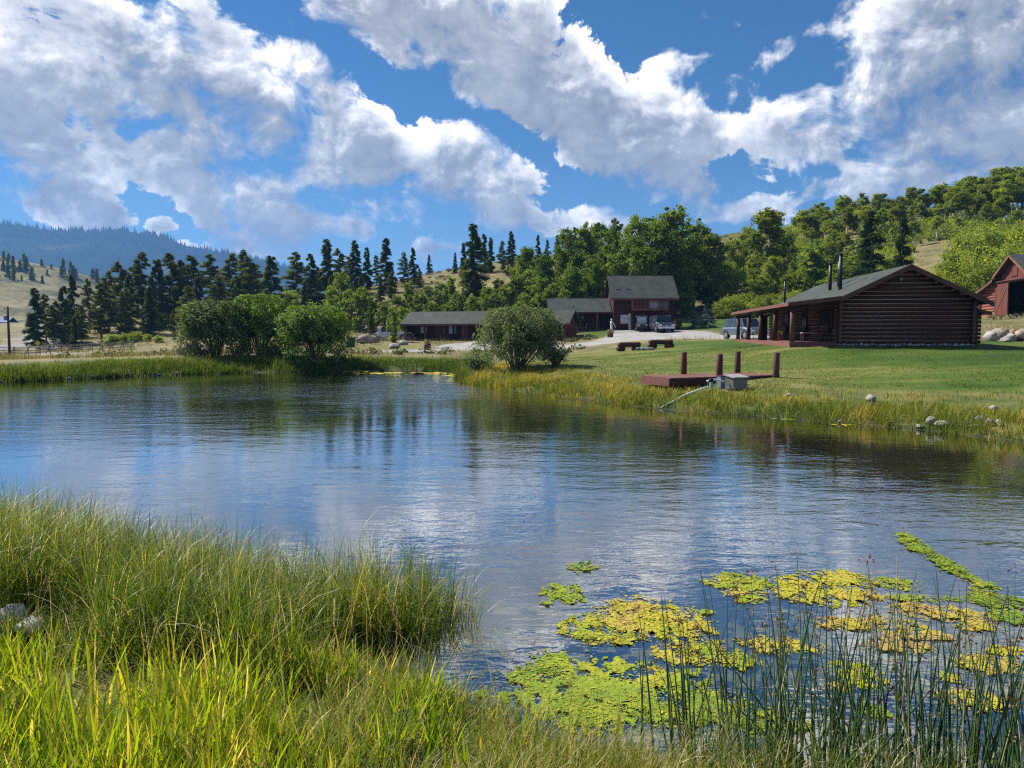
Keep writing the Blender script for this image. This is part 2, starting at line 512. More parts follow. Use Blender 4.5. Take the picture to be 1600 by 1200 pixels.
POND = spline([(-46, 9), (-24, 9.4), (-12, 8.6), (-6.5, 7.5), (-4, 6.8), (-2.6, 6.15), (-1.7, 5.55), (-1.1, 5.2), (-.4, 4.85), (0.1, 4.5), (.6, 4.15), (1.2, 3.9), (2.2, 3.65), (4, 3.4), (7, 3.3), (12, 4), (17, 7), (17.5, 11),
               (14.5, 14.5), (11.4, 16.6), (10.2, 18.6), (8.7, 20.0), (6.8, 21.8), (4.9, 23.6), (3.2, 25.9), (1.9, 28.2), (0.0, 31.6), (-1.7, 35.2), (-2.7, 38.5), (-2.9, 43), (-3.6, 47.6), (-6.5, 49.4), (-11.5, 48.2), (-16, 46.2), (-20.5, 43.6), (-25.5, 37.2), (-33, 34.5), (-48, 30), (-53, 18)], 6)
_a = POND; _b = np.roll(POND, -1, axis=0)
def pond_sd(x, y):
    """distance from the shore: positive on land, negative over the pond"""
    x = np.asarray(x, float); y = np.asarray(y, float)
    sh = x.shape; x = x.ravel(); y = y.ravel()
    best = np.full(x.shape, 1e18); inside = np.zeros(x.shape, bool)
    for (ax, ay), (bx, by) in zip(_a, _b):
        ex, ey = bx - ax, by - ay
        t = np.clip(((x - ax) * ex + (y - ay) * ey) / (ex * ex + ey * ey), 0, 1)
        d = (x - ax - t * ex) ** 2 + (y - ay - t * ey) ** 2
        best = np.minimum(best, d)
        cr = ((ay > y) != (by > y)) & (x < (bx - ax) * (y - ay) / (by - ay + 1e-12) + ax)
        inside ^= cr
    d = np.sqrt(best)
    return np.where(inside, -d, d).reshape(sh)

CTRL = [(0, 0, .85), (-3, 3.2, .5), (-6, 4, .65), (2, 2, .35), (4, 1, .5), (-12, 6, .6), (-22, 5, .8), (10, 0, .8), (25, 0, 1), (0, -15, 1.3), (-40, 0, 1), (40, -5, 1.3), (22, 10, .7), (0, -60, 3), (60, -40, 3), (-70, -40, 3),
        (16.65, 38, 1.80), (23, 37.2, 1.80), (15, 46, 1.78), (14.5, 50, 1.78), (14.4, 38.3, 1.78), (18, 54, 2.0), (24, 50, 2.2), (18, 31, 1.25), (22, 28, 1.2), (12, 28.5, .80), (10, 29, .78), (5, 28, .55), (14, 24, .6), (20, 22, .7), (30, 35, 1.5), (9, 38, 1.0),
        (4, 45, .93), (7.9, 50, 1.28), (10.4, 52, 1.37), (13.5, 57, 1.65), (17, 62, 1.85), (12.8, 65, 1.95), (12.9, 75, 2.3), (20, 66, 1.95), (16, 92, 2.95), (12.5, 92, 2.9), (20, 92, 2.95), (9, 94, 2.9), (6, 94, 2.8), (25, 80, 2.8), (22, 96, 3.2), (30, 72, 2.6),
        (6, 85, 1.6), (-14, 92, 1.55), (-4, 88, 1.55), (-5, 76, 1.15), (4.5, 66, 1.1), (4, 58, .95), (-1, 60, .8), (-11.7, 68, .78), (-20, 70, .8), (-2, 52, .6), (-8, 56, .75), (-21, 50, .95), (-15, 52, .9), (-28, 45, .8), (-40, 40, .6), (-60, 30, .5), (0, 40, .72), (-5, 53, .6),
        (-35, 75, .35), (-60, 85, -.1), (-75, 110, -.2), (-66, 110, -.1), (-40, 100, .2), (-95, 100, -.8), (-30, 100, .9), (-18, 105, 2.0), (-72, 140, 4.0), (-86, 130, 1.2), (-40, 118, 3.0), (-55, 118, 2.3), (-62, 126, 3.3), (-72, 126, 2.2), (-110, 150, 1.5), (-50, 130, 4.6), (-48, 140, 6.2), (-60, 170, 8.2), (-45, 165, 8.0), (-62, 190, 9.5),
        (-22, 125, 6.9), (-25, 150, 11.0), (-15, 170, 17.3), (-40, 190, 13.0), (0, 140, 11), (0, 165, 17), (-55, 220, 11), (-30, 220, 15), (0, 200, 21),
        (19, 110, 4.2), (12, 112, 5.0), (30, 115, 6.2), (45, 128, 10.4), (20, 140, 12), (25, 170, 21), (70, 120, 15.5), (56, 100, 8.6), (40, 95, 5.2), (36, 80, 3.6), (98, 150, 25.5), (78, 150, 24.0), (60, 150, 20.5), (110, 130, 22), (73, 170, 28.5), (55, 180, 26.5), (110, 180, 32), (90, 210, 33), (40, 210, 25),
        (31, 46.5, 1.95), (34, 48, 2.15), (37, 52, 2.6), (40, 58, 3.6), (43, 64, 3.9), (46, 60, 3.9), (42, 70, 4.0), (52, 68, 4.0), (50, 80, 4.4), (75, 90, 9), (70, 60, 5), (60, 40, 3), (48, 45, 2.4), (36, 60, 3.2)]
_C = np.array(CTRL, float)
def _phi(r): return r
_K = _phi(np.sqrt(((_C[:, None, :2] - _C[None, :, :2]) ** 2).sum(-1))) + 0.15 * np.eye(len(_C)) * -1
_A = np.block([[_K, np.ones((len(_C), 1))], [np.ones((1, len(_C))), np.zeros((1, 1))]])
_W = np.linalg.solve(_A, np.append(_C[:, 2], 0))
def sstep(x, a, b):
    t = np.clip((np.asarray(x, float) - a) / (b - a), 0, 1); return t * t * (3 - 2 * t)
def lay(x, y):
    x = np.asarray(x, float); y = np.asarray(y, float)
    z = np.full(x.shape, _W[-1])
    for (cx, cyy, _), w in zip(_C, _W[:-1]):
        z = z + w * np.sqrt((x - cx) ** 2 + (y - cyy) ** 2)
    far = np.sqrt(x ** 2 + y ** 2)
    k = sstep(far, 230, 420)
    base = 1.0 + 6.0 * sstep(far, 300, 1500)
    z = z * (1 - k) + np.minimum(base, 30) * k
    return z
def H(x, y, sd=None):
    x = np.asarray(x, float); y = np.asarray(y, float)
    if sd is None: sd = pond_sd(x, y)
    z = lay(x, y)
    rough = sstep(np.sqrt(x ** 2 + y ** 2), 95, 150) * (fbm(x * .06, y * .06, 4) - .47) * 3.0
    bumps = (fbm(x * .9, y * .9, 3) - .44) * .10
    z = z + rough + bumps
    rise = sstep(sd, 0, 4.5)
    lip = 0.10 * sstep(sd, 0.0, 0.45) + 0.08 * sstep(sd, 0.3, 1.2)
    land = np.where(z > .15, z * rise + lip * (1 - rise), z * sstep(sd, 2.0, 9.0) + (lip + .35 * sstep(sd, .3, 2.0)) * (1 - sstep(sd, 2.0, 9.0)))
    under = -0.05 - np.minimum(1.4, -sd * 0.20) + bumps
    return np.where(sd > 0, land, np.minimum(under, -.03))
def Hs(x, y): return float(H(np.array([x]), np.array([y]))[0])

def ray_ground(px, py, y0=3.0, y1=260.0):
    """where the line of sight meets the ground: used to read places off the photograph"""
    d = view_dir(px, py)
    ys = np.linspace(y0, y1, 1600)
    t = ys / d.y
    zz = EYE + d.z * t - H(d.x * t, ys)
    i = np.argmax(zz < 0)
    return float(d.x * t[i]), float(ys[i]), float(H(np.array([d.x * t[i]]), np.array([ys[i]]))[0])
def X(px, dist):               # sideways metres for a bearing at a distance
    return (px - 800) / F * dist
def Z(py, dist):               # height above the pond for a line of sight at a distance
    return EYE + (522 - py) / F * dist

def poly_weight(x, y, pts, soft):
    P = np.array(pts, float)
    best = np.full(x.shape, 1e9); inside = np.zeros(x.shape, bool)
    for (ax, ay), (bx, by) in zip(P, np.roll(P, -1, axis=0)):
        ex, ey = bx - ax, by - ay
        t = np.clip(((x - ax) * ex + (y - ay) * ey) / (ex * ex + ey * ey), 0, 1)
        best = np.minimum(best, np.hypot(x - ax - t * ex, y - ay - t * ey))
        inside ^= ((ay > y) != (by > y)) & (x < (bx - ax) * (y - ay) / (by - ay + 1e-12) + ax)
    sd = np.where(inside, best, -best)
    return sstep(sd, -soft, soft)
def line_weight(x, y, pts, w, soft):
    P = np.array(pts, float); best = np.full(x.shape, 1e9)
    for (ax, ay), (bx, by) in zip(P[:-1], P[1:]):
        ex, ey = bx - ax, by - ay
        t = np.clip(((x - ax) * ex + (y - ay) * ey) / (ex * ex + ey * ey), 0, 1)
        best = np.minimum(best, np.hypot(x - ax - t * ex, y - ay - t * ey))
    return 1 - sstep(best, w - soft, w + soft)

LAWN = [(1.6, 44), (1.4, 39), (3.4, 33.5), (5.8, 30), (9, 26.8), (12, 24.6), (16, 22.6), (26, 20), (38, 26), (33, 40), (29.5, 46), (26, 50), (26, 57), (22, 60), (18.5, 62.5), (12.5, 62.3), (8.5, 59.5), (5.0, 55.5), (2.8, 50)]
LAWN2 = [(20.5, 94), (20.8, 88), (25, 84), (33, 82), (38, 92), (34, 104), (24, 104)]
LAWN3 = [(-19, 80), (-15, 73.5), (-9.5, 73), (-7.5, 77), (-9, 82), (-14, 86), (-20, 86)]
LAWN4 = [(6.5, 88), (7.2, 83), (9.5, 82.5), (11.2, 86), (12.0, 91.5), (8, 92.5)]
DRIVE_LINES = [([(-22, 67), (-14, 68.5), (-8, 70.0), (-2, 70.5), (3, 67.5), (7.5, 68.5), (11, 72), (14, 78)], 2.6), ([(12, 70), (17, 69.5), (22, 68.5), (30, 68)], 3.4), ([(-22, 67), (-32, 70), (-45, 80), (-60, 96)], 2.4)]
DRIVE_POLYS = [[(-7.5, 83), (-8.5, 77), (-6, 72), (0, 71), (4, 74), (6.0, 83), (5, 86), (-4, 88)], [(11.5, 91.5), (10.5, 84), (9.5, 78), (8, 73), (12, 68), (20, 68), (21.5, 82), (20.3, 91.5)]]
ROAD = [(-110, 84), (-85, 100), (-79, 110), (-84, 128), (-94, 150), (-120, 200), (-180, 330)]

def build_ground():
    def axis(lo, hi, step, far, g):
        a = list(np.arange(lo, hi + 1e-6, step))
        s = step; v = a[-1]
        while v < far:
            s *= g; v += s; a.append(v)
        s = step; v = a[0]; pre = []
        while v > -far:
            s *= g; v -= s; pre.append(v)
        return np.array(pre[::-1] + a)
    xs = axis(-32, 44, 0.42, 5800, 1.075)
    ys0 = list(np.arange(2.0, 9.0, 0.22)) + list(np.arange(9.0, 100, 0.45))
    s = .45; v = ys0[-1]
    while v < 5800: s *= 1.05; v += s; ys0.append(v)
    s = .25; v = 2.0; pre = []
    while v > -5800: s *= 1.35; v -= s; pre.append(v)
    ys = np.array(pre[::-1] + ys0)
    Xg, Yg = np.meshgrid(xs, ys)
    sd = pond_sd(Xg, Yg)
    Zg = H(Xg, Yg, sd)
    wob = (fbm(Xg * .5, Yg * .5, 3) - .44) * 2.2
    lawn = np.maximum.reduce([poly_weight(Xg + wob * .5, Yg + wob, LAWN, 1.0), poly_weight(Xg, Yg + wob * .3, LAWN2, .6), .7 * poly_weight(Xg, Yg, LAWN3, .7), poly_weight(Xg, Yg, LAWN4, .5)])
    grav = np.maximum.reduce([line_weight(Xg, Yg + wob * .2, l, w, .35) for l, w in DRIVE_LINES] + [poly_weight(Xg, Yg + wob * .15, p, .35) for p in DRIVE_POLYS])
    grav = grav * (1 - np.maximum(poly_weight(Xg, Yg, LAWN4, .4), .9 * poly_weight(Xg, Yg, LAWN3, .4)))
    lawn = lawn * (1 - grav)
    road = line_weight(Xg, Yg, ROAD, 3.4, .3)
    wet = 1 - sstep(sd, -0.1, 0.7)
    mea = 1 - sstep(sd, 3.0, 9.0)
    hill = sstep(lay(Xg, Yg), 2.5, 6)
    ny, nx = Xg.shape
    idx = np.arange(ny * nx).reshape(ny, nx)
    quads = np.stack([idx[:-1, :-1], idx[:-1, 1:], idx[1:, 1:], idx[1:, :-1]], -1).reshape(-1, 4)
    V = np.stack([Xg.ravel(), Yg.ravel(), Zg.ravel()], -1)
    fl = lambda w: w.ravel()[quads].mean(1)
    kind = np.zeros(len(quads), int)
    kind[fl(lawn) > .4] = 1
    kind[fl(grav) > .5] = 2
    kind[fl(road) > .5] = 3
    for k, nm, lab, cat in ((0, 'ground', 'dry grass and sagebrush ground rising to the hills around the pond', 'ground'), (1, 'lawn', 'mown green lawn between the pond bank, the log cabin and the drive', 'lawn'),
                       (2, 'gravel_drive', 'pale grey gravel drive in front of the long log building and the tall red house', 'driveway'), (3, 'road', 'pale grey road climbing past the utility pole on the left', 'road')):
        q = quads[kind == k]
        used, inv = np.unique(q.ravel(), return_inverse=True)
        at = {n: w.ravel()[used] for n, w in (('lawn', lawn), ('gravel', grav), ('road', road), ('wet', wet), ('green', mea), ('hill', hill))}
        me = np_mesh(nm, V[used], inv.reshape(-1, 4), M_GROUND, at, smooth=True)
        tag(link(nm, me), lab, cat, kind='structure')

def ground_material():
    m, b = new_mat('meadow_lawn_gravel')
    out = b.node('ShaderNodeOutputMaterial'); p = b.node('ShaderNodeBsdfPrincipled')
    geo = b.node('ShaderNodeNewGeometry'); pos = geo.outputs['Position']
    att = lambda n: b.node('ShaderNodeAttribute', attribute_name=n).outputs['Fac']
    nbig = b.noise(pos, 0.07, 5, 0.6).outputs['Fac']
    nmid = b.noise(pos, 0.55, 6, 0.62).outputs['Fac']
    nfine = b.noise(pos, 9.0, 4, 0.65).outputs['Fac']
    # dry slope: straw, olive and sage
    dry = b.ramp(b.math('MULTIPLY_ADD', nmid, .6, b.math('MULTIPLY', nbig, .4)), [(0.30, (0.055, 0.07, 0.025)), (0.42, (0.11, 0.11, 0.045)), (0.52, (0.21, 0.175, 0.08)), (0.68, (0.33, 0.27, 0.13))])
    dry = b.mix(b.math('MULTIPLY', b.smooth(nfine, .35, .7), .5), dry, (0.08, 0.085, 0.04))
    # meadow near the water
    mead = b.ramp(nmid, [(0.33, (0.035, 0.055, 0.014)), (0.5, (0.075, 0.10, 0.022)), (0.62, (0.15, 0.14, 0.045))])
    base = b.mix(att('green'), dry, mead)
    # lawn: mown in broad passes, drying out in patches
    mp = b.node('ShaderNodeMapping'); mp.inputs['Rotation'].default_value = (0, 0, R(-24)); mp.inputs['Scale'].default_value = (0.25, 1.0, 1.0)
    b.link(pos, mp.inputs['Vector'])
    n4 = b.noise(mp.outputs[0], 0.50, 7, 0.68).outputs['Fac']
    n5 = b.noise(pos, 0.11, 3, 0.5).outputs['Fac']
    sx = b.node('ShaderNodeSeparateXYZ'); b.link(pos, sx.inputs[0])
    side = b.smooth(sx.outputs[0], 3.0, 17.0)
    dryness = b.math('ADD', b.math('MULTIPLY_ADD', n4, .75, b.math('MULTIPLY', n5, .45)), b.math('MULTIPLY_ADD', side, -.17, .035))
    lw = b.ramp(dryness, [(0.36, (0.028, 0.066, 0.008)), (0.46, (0.056, 0.106, 0.012)), (0.55, (0.102, 0.132, 0.022)), (0.70, (0.22, 0.19, 0.065))])
    lw = b.mix(b.math('MULTIPLY', b.smooth(nfine, .4, .68), .6), lw, (0.022, 0.042, 0.009))
    base = b.mix(att('lawn'), base, lw)
    vo = b.node('ShaderNodeTexVoronoi'); vo.inputs['Scale'].default_value = 7.0; b.link(pos, vo.inputs['Vector'])
    gv = b.ramp(b.math('MULTIPLY_ADD', nfine, .5, b.math('MULTIPLY', nmid, .5)), [(0.3, (0.15, 0.145, 0.135)), (0.5, (0.29, 0.28, 0.265)), (0.7, (0.43, 0.415, 0.40))])
    base = b.mix(att('gravel'), base, gv)
    rd = b.ramp(b.math('MULTIPLY_ADD', nfine, .4, b.math('MULTIPLY', nmid, .6)), [(0.3, (0.17, 0.165, 0.16)), (0.7, (0.26, 0.255, 0.25))])
    base = b.mix(att('road'), base, rd)
    mud = b.ramp(nmid, [(.35, (0.030, 0.032, 0.018)), (.5, (0.085, 0.082, 0.045)), (.65, (0.14, 0.125, 0.065))])
    base = b.mix(b.math('MULTIPLY', att('wet'), .9), base, mud)
    b.link(base, p.inputs['Base Color'])
    p.inputs['Roughness'].default_value = 0.9
    p.inputs['Specular IOR Level'].default_value = 0.15
    bp = b.node('ShaderNodeBump'); bp.inputs['Strength'].default_value = 0.7; bp.inputs['Distance'].default_value = 0.12
    b.link(b.math('MULTIPLY_ADD', nfine, .35, nmid), bp.inputs['Height']); b.link(bp.outputs[0], p.inputs['Normal'])
    b.link(p.outputs[0], out.inputs[0])
    return m

def water_material():
    m, b = new_mat('pond_water')
    out = b.node('ShaderNodeOutputMaterial')
    geo = b.node('ShaderNodeNewGeometry'); pos = geo.outputs['Position']
    mp = b.node('ShaderNodeMapping'); mp.inputs['Rotation'].default_value = (0, 0, R(12)); mp.inputs['Scale'].default_value = (0.55, 1.25, 1.0)
    b.link(pos, mp.inputs['Vector'])
    n1 = b.noise(mp.outputs[0], 1.1, 3, 0.5, 0.4).outputs['Fac']
    n2 = b.noise(mp.outputs[0], 4.2, 3, 0.55, 0.6).outputs['Fac']
    n3 = b.noise(mp.outputs[0], 13.0, 2, 0.5, 0.4).outputs['Fac']
    calm = b.smooth(b.noise(pos, 0.11, 3, 0.5).outputs['Fac'], .36, .62, .40, 1.15)          # cat's-paws of breeze
    q = b.vmath('MULTIPLY', b.vmath('SUBTRACT', pos, (-5.0, 35.0, 0.0)), (0.085, 0.10, 0.0))
    gust = b.smooth(b.math('SUBTRACT', b.vmath('DOT_PRODUCT', q, q), b.math('MULTIPLY', b.noise(pos, 0.22, 3, 0.55).outputs['Fac'], 1.4)), -0.6, 0.5, 2.4, 0.0)
    calm = b.math('ADD', calm, gust)
    h = b.math('MULTIPLY_ADD', n1, 0.026, b.math('MULTIPLY_ADD', n2, 0.0115, b.math('MULTIPLY', n3, 0.0034)))
    bp = b.node('ShaderNodeBump'); bp.inputs['Distance'].default_value = 1.0
    b.link(b.math('MULTIPLY', calm, WAVE), bp.inputs['Strength'])
    b.link(h, bp.inputs['Height'])
    fr = b.node('ShaderNodeFresnel'); fr.inputs['IOR'].default_value = 1.33; b.link(bp.outputs[0], fr.inputs['Normal'])
    gl = b.node('ShaderNodeBsdfGlossy')
    gl.inputs['Roughness'].default_value = 0.03; gl.inputs['Color'].default_value = (1, 1, 1, 1)
    b.link(bp.outputs[0], gl.inputs['Normal'])
    tr = b.node('ShaderNodeBsdfTransparent'); tr.inputs[0].default_value = (0.74, 0.78, 0.64, 1)
    ms = b.node('ShaderNodeMixShader')
    b.link(b.math('POWER', fr.outputs[0], 0.37), ms.inputs[0]); b.link(tr.outputs[0], ms.inputs[1]); b.link(gl.outputs[0], ms.inputs[2])
    b.link(ms.outputs[0], out.inputs[0])
    return m
WAVE = 0.50

def build_water():
    import bmesh
    c = POND.mean(0)
    pts = []
    n = len(POND)
    for i in range(n):
        t = POND[(i + 1) % n] - POND[i - 1]; t = t / np.linalg.norm(t)
        nrm = np.array([t[1], -t[0]])
        pts.append(POND[i] + nrm * 0.35)
    bm = bmesh.new()
    vs = [bm.verts.new((p[0], p[1], 0)) for p in pts]
    f = bm.faces.new(vs)
    bmesh.ops.triangulate(bm, faces=[f])
    bmesh.ops.recalc_face_normals(bm, faces=bm.faces)
    me = bpy.data.meshes.new('pond_water'); bm.to_mesh(me); bm.free()
    if me.polygons[0].normal.z < 0: me.flip_normals()
    me.materials.append(water_material())
    tag(link('water', me), 'rippled blue pond reflecting the clouds and the trees', 'pond', kind='structure')

# ---- far hills
def build_far_hills():
    m, b = new_mat('forested_mountain')
    out = b.node('ShaderNodeOutputMaterial'); p = b.node('ShaderNodeBsdfPrincipled')
    pos = b.node('ShaderNodeNewGeometry').outputs['Position']
    n = b.noise(pos, 0.004, 8, 0.65).outputs['Fac']
    n2 = b.noise(pos, 0.03, 4, 0.6).outputs['Fac']
    c = b.ramp(n, [(0.40, (0.018, 0.032, 0.016)), (0.58, (0.03, 0.045, 0.02)), (0.68, (0.10, 0.10, 0.05))])
    c = b.mix(b.math('MULTIPLY', b.smooth(n2, .4, .6), .5), c, (0.012, 0.022, 0.012))
    b.link(c, p.inputs['Base Color']); p.inputs['Roughness'].default_value = 1; p.inputs['Specular IOR Level'].default_value = 0
    b.link(p.outputs[0], out.inputs[0])
    D = 3200.0
    prof = [(-900, 420), (-500, 372), (-250, 345), (-100, 352), (0, 351), (50, 357), (100, 363), (150, 365), (200, 363), (240, 369), (280, 380), (330, 392), (380, 402), (430, 412), (480, 424), (560, 440), (700, 455), (900, 470), (1200, 470), (1700, 460), (2600, 440)]
    px = np.array([q[0] for q in prof], float); py = np.array([q[1] for q in prof], float)
    u = np.linspace(-900, 2600, 500)
    ridge = Z(np.interp(u, px, py), D) + (fbm(u * .04, u * 0, 5) - .47) * 22
    rows = []
    for t in np.linspace(0, 1, 46):                       # t=1 ridge, falling to the valley in front, and a back side
        dist = D - (1 - t) * 1500
        x = (u - 800) / F * D
        yy = np.full_like(x, dist)
        zz = ridge * (t ** 1.25) + (fbm(x * .0022 + 3, yy * .0022, 6) - .47) * 190 * t * (1 - t) * 2.2 - 5 * (1 - t)
        rows.append(np.stack([x, yy, zz], -1))
    x = (u - 800) / F * D
    rows.append(np.stack([x, np.full_like(x, D + 900), ridge * .3], -1))
    V = np.concatenate(rows); nr, nc = len(rows), len(u)
    idx = np.arange(nr * nc).reshape(nr, nc)
    q = np.stack([idx[:-1, :-1], idx[:-1, 1:], idx[1:, 1:], idx[1:, :-1]], -1).reshape(-1, 4)
    tag(link('mountain', np_mesh('mountain', V, q, m, smooth=True)), 'forested mountain ridge fading blue in the distance', 'mountain', kind='structure')
    # firs along the skyline, too many to count: one mass
    vs = []; fs = []
    for _ in range(2600):
        k = rng.uniform(-120, 520); t = rng.uniform(.90, 1.0) if rng.random() < .8 else rng.uniform(.6, .95)
        i = int((k + 900) / 3500 * 499)
        r = rows[int(round(t * 45))][i] + np.array([rng.uniform(-10, 10), rng.uniform(-10, 10), -3])
        h = rng.uniform(14, 30); w = h * .2
        n0 = len(vs)
        vs += [r + (w, 0, 0), r + (-w * .5, w * .87, 0), r + (-w * .5, -w * .87, 0), r + (0, 0, h)]
        fs += [(n0, n0 + 1, n0 + 3), (n0 + 1, n0 + 2, n0 + 3), (n0 + 2, n0, n0 + 3)]
    tag(link('mountain_forest', np_mesh('mountain_forest', np.array(vs), np.array(fs), M_FARFIR)), 'dark firs covering the skyline of the blue mountain', 'forest', kind='stuff')
    # pale hillside on the left with scattered firs
    m, b = new_mat('pale_hillside')
    out = b.node('ShaderNodeOutputMaterial'); p = b.node('ShaderNodeBsdfPrincipled')
    pos = b.node('ShaderNodeNewGeometry').outputs['Position']
    n = b.noise(pos, 0.025, 7, 0.65).outputs['Fac']; n2 = b.noise(pos, 0.25, 4, 0.6).outputs['Fac']
    c = b.ramp(b.math('MULTIPLY_ADD', n, .7, b.math('MULTIPLY', n2, .3)), [(0.38, (0.06, 0.075, 0.045)), (0.47, (0.14, 0.14, 0.085)), (0.56, (0.25, 0.22, 0.13)), (0.68, (0.36, 0.30, 0.18))])
    b.link(c, p.inputs['Base Color']); p.inputs['Roughness'].default_value = 1; p.inputs['Specular IOR Level'].default_value = 0
    b.link(p.outputs[0], out.inputs[0])
    D2 = 620.0
    prof = [(-700, 330), (-300, 372), (-100, 388), (0, 400), (40, 409), (90, 418), (165, 437), (230, 452), (320, 472), (450, 490), (600, 505), (900, 515)]
    px = np.array([q[0] for q in prof], float); py = np.array([q[1] for q in prof], float)
    u = np.linspace(-700, 900, 220)
    ridge = Z(np.interp(u, px, py), D2)
    rows = []
    for t in np.linspace(0, 1, 50):
        dist = D2 - (1 - t) * 330
        x = (u - 800) / F * D2; yy = np.full_like(x, dist)
        zz = ridge * t ** 1.15 + (fbm(x * .014 + 9, yy * .014, 5) - .47) * 26 * np.minimum(1, (1 - t) * 3) * t + 3 * (1 - t) - 4 * (1 - t) ** 4
        rows.append(np.stack([x, yy, zz], -1))
    x = (u - 800) / F * D2
    rows.append(np.stack([x, np.full_like(x, D2 + 250), ridge * .2], -1))
    V = np.concatenate(rows); nr, nc = len(rows), len(u)
    idx = np.arange(nr * nc).reshape(nr, nc)
    q = np.stack([idx[:-1, :-1], idx[:-1, 1:], idx[1:, 1:], idx[1:, :-1]], -1).reshape(-1, 4)
    tag(link('hillside', np_mesh('hillside', V, q, m, smooth=True)), 'pale dry hillside dotted with firs beyond the road', 'hillside', kind='structure')
    return rows, u

M_GROUND = ground_material()
M_FARFIR = surface('distant_fir', (0.022, 0.034, 0.020), rough=.9, bump=0, spec=.05, scale=.3)
build_ground()
build_water()
HILL_ROWS, HILL_U = build_far_hills()

# ------------------------------------------------------------------ building materials
M_LOG = surface('stained_log', (0.056, 0.0135, 0.0105), rough=.6, var=.28, scale=5, stretch=(.25, 3, 3), bump=.3, perobj=.40)
M_LOGEND = surface('log_end_grain', (0.13, 0.062, 0.042), rough=.8, var=.3, scale=20, bump=.2)
M_PALEBACK = surface('pale_backing', (0.46, 0.31, 0.23), rough=.95, var=.15, scale=8)  # pale wall behind the logs, seen as thin lines between them
M_REDWOOD = surface('red_stained_wood', (0.058, 0.0135, 0.0125), rough=.6, var=.22, scale=6, stretch=(3, 3, .3), bump=.2, perobj=.12)
M_DECKWOOD = surface('worn_red_decking', (0.165, 0.070, 0.056), rough=.65, var=.25, scale=5, stretch=(.4, 3, 3), bump=.2, perobj=.2)
M_DARKWOOD = surface('dark_brown_post', (0.085, 0.032, 0.026), rough=.7, var=.3, scale=7, stretch=(3, 3, .3), bump=.3)
M_BARN = surface('barn_red_boards', (0.135, 0.040, 0.031), rough=.75, var=.2, scale=5, stretch=(3, 3, .25), bump=.25, perobj=.15)
M_BARNLOG = surface('barn_log', (0.20, 0.075, 0.050), rough=.75, var=.3, scale=5, stretch=(.25, 3, 3), bump=.3, perobj=.2)
M_FASCIA = surface('brown_fascia', (0.12, 0.048, 0.040), rough=.7, var=.2, scale=5)
M_BLACKPIPE = surface('black_stovepipe', (0.012, 0.012, 0.013), rough=.45, var=.2, spec=.4, bump=0)
M_GLASS = surface('window_glass', (0.030, 0.040, 0.048), rough=.06, var=.3, scale=.8, spec=.8, bump=0)
M_PALEGLASS = surface('pale_window_glass', (0.42, 0.48, 0.52), rough=.25, var=.2, scale=1.5, spec=.5, bump=0)  # opaque panes in a pale colour
M_WHITE = surface('white_paint', (0.74, 0.73, 0.70), rough=.6, var=.08, scale=6, bump=.05)
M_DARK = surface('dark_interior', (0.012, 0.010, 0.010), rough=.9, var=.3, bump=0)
M_STONE = surface('pale_boulder', (0.31, 0.295, 0.27), rough=.9, var=.28, scale=5, bump=.5, perobj=.2)
M_PALESTONE = surface('chalky_stone', (0.60, 0.58, 0.54), rough=.9, var=.2, scale=6, bump=.5)
M_TANSTONE = surface('tan_boulder', (0.30, 0.235, 0.175), rough=.9, var=.3, scale=4, bump=.5, perobj=.2)
M_GREYSTONE = surface('grey_foundation_stone', (0.20, 0.21, 0.23), rough=.9, var=.5, scale=6, bump=.5, perobj=.4)
M_CONCRETE = surface('concrete', (0.27, 0.262, 0.245), rough=.9, var=.15, scale=3)
M_GREYWOOD = surface('weathered_rail', (0.22, 0.20, 0.18), rough=.9, var=.3, scale=6, stretch=(.4, 3, 3), bump=.3, perobj=.3)
M_METAL = surface('galvanised_metal', (0.17, 0.172, 0.172), rough=.45, var=.2, scale=6, spec=.5, metallic=.4)
M_BLUEPLASTIC = surface('blue_grey_box', (0.16, 0.22, 0.28), rough=.5, var=.15, scale=4)
M_TERRACOTTA = surface('clay_pot', (0.36, 0.20, 0.12), rough=.8, var=.2)
M_RUBBER = surface('tyre_rubber', (0.02, 0.02, 0.021), rough=.85, var=.2, bump=0)
M_RIM = surface('alloy_rim', (0.45, 0.46, 0.48), rough=.3, metallic=.7, var=.1, bump=0)
M_CHROME = surface('bright_trim', (0.62, 0.63, 0.65), rough=.2, metallic=.8, var=.1, bump=0)
M_LAMP = surface('headlamp_lens', (0.65, 0.67, 0.70), rough=.1, spec=.8, var=.15, scale=8, bump=0)
M_TAIL = surface('red_tail_lamp', (0.35, 0.02, 0.02), rough=.15, spec=.6, var=.15, bump=0)
M_AMBER = surface('yellow_sign_face', (0.62, 0.36, 0.03), rough=.5, var=.1)
M_BLACKPLASTIC = surface('black_plastic', (0.016, 0.016, 0.018), rough=.5, var=.2, bump=0)
M_BLUEROOF = surface('blue_metal_roof', (0.045, 0.12, 0.26), rough=.75, var=.15, scale=1)
M_FLOWER = surface('flowers', (0.45, 0.20, 0.05), rough=.8, var=.6, scale=30)
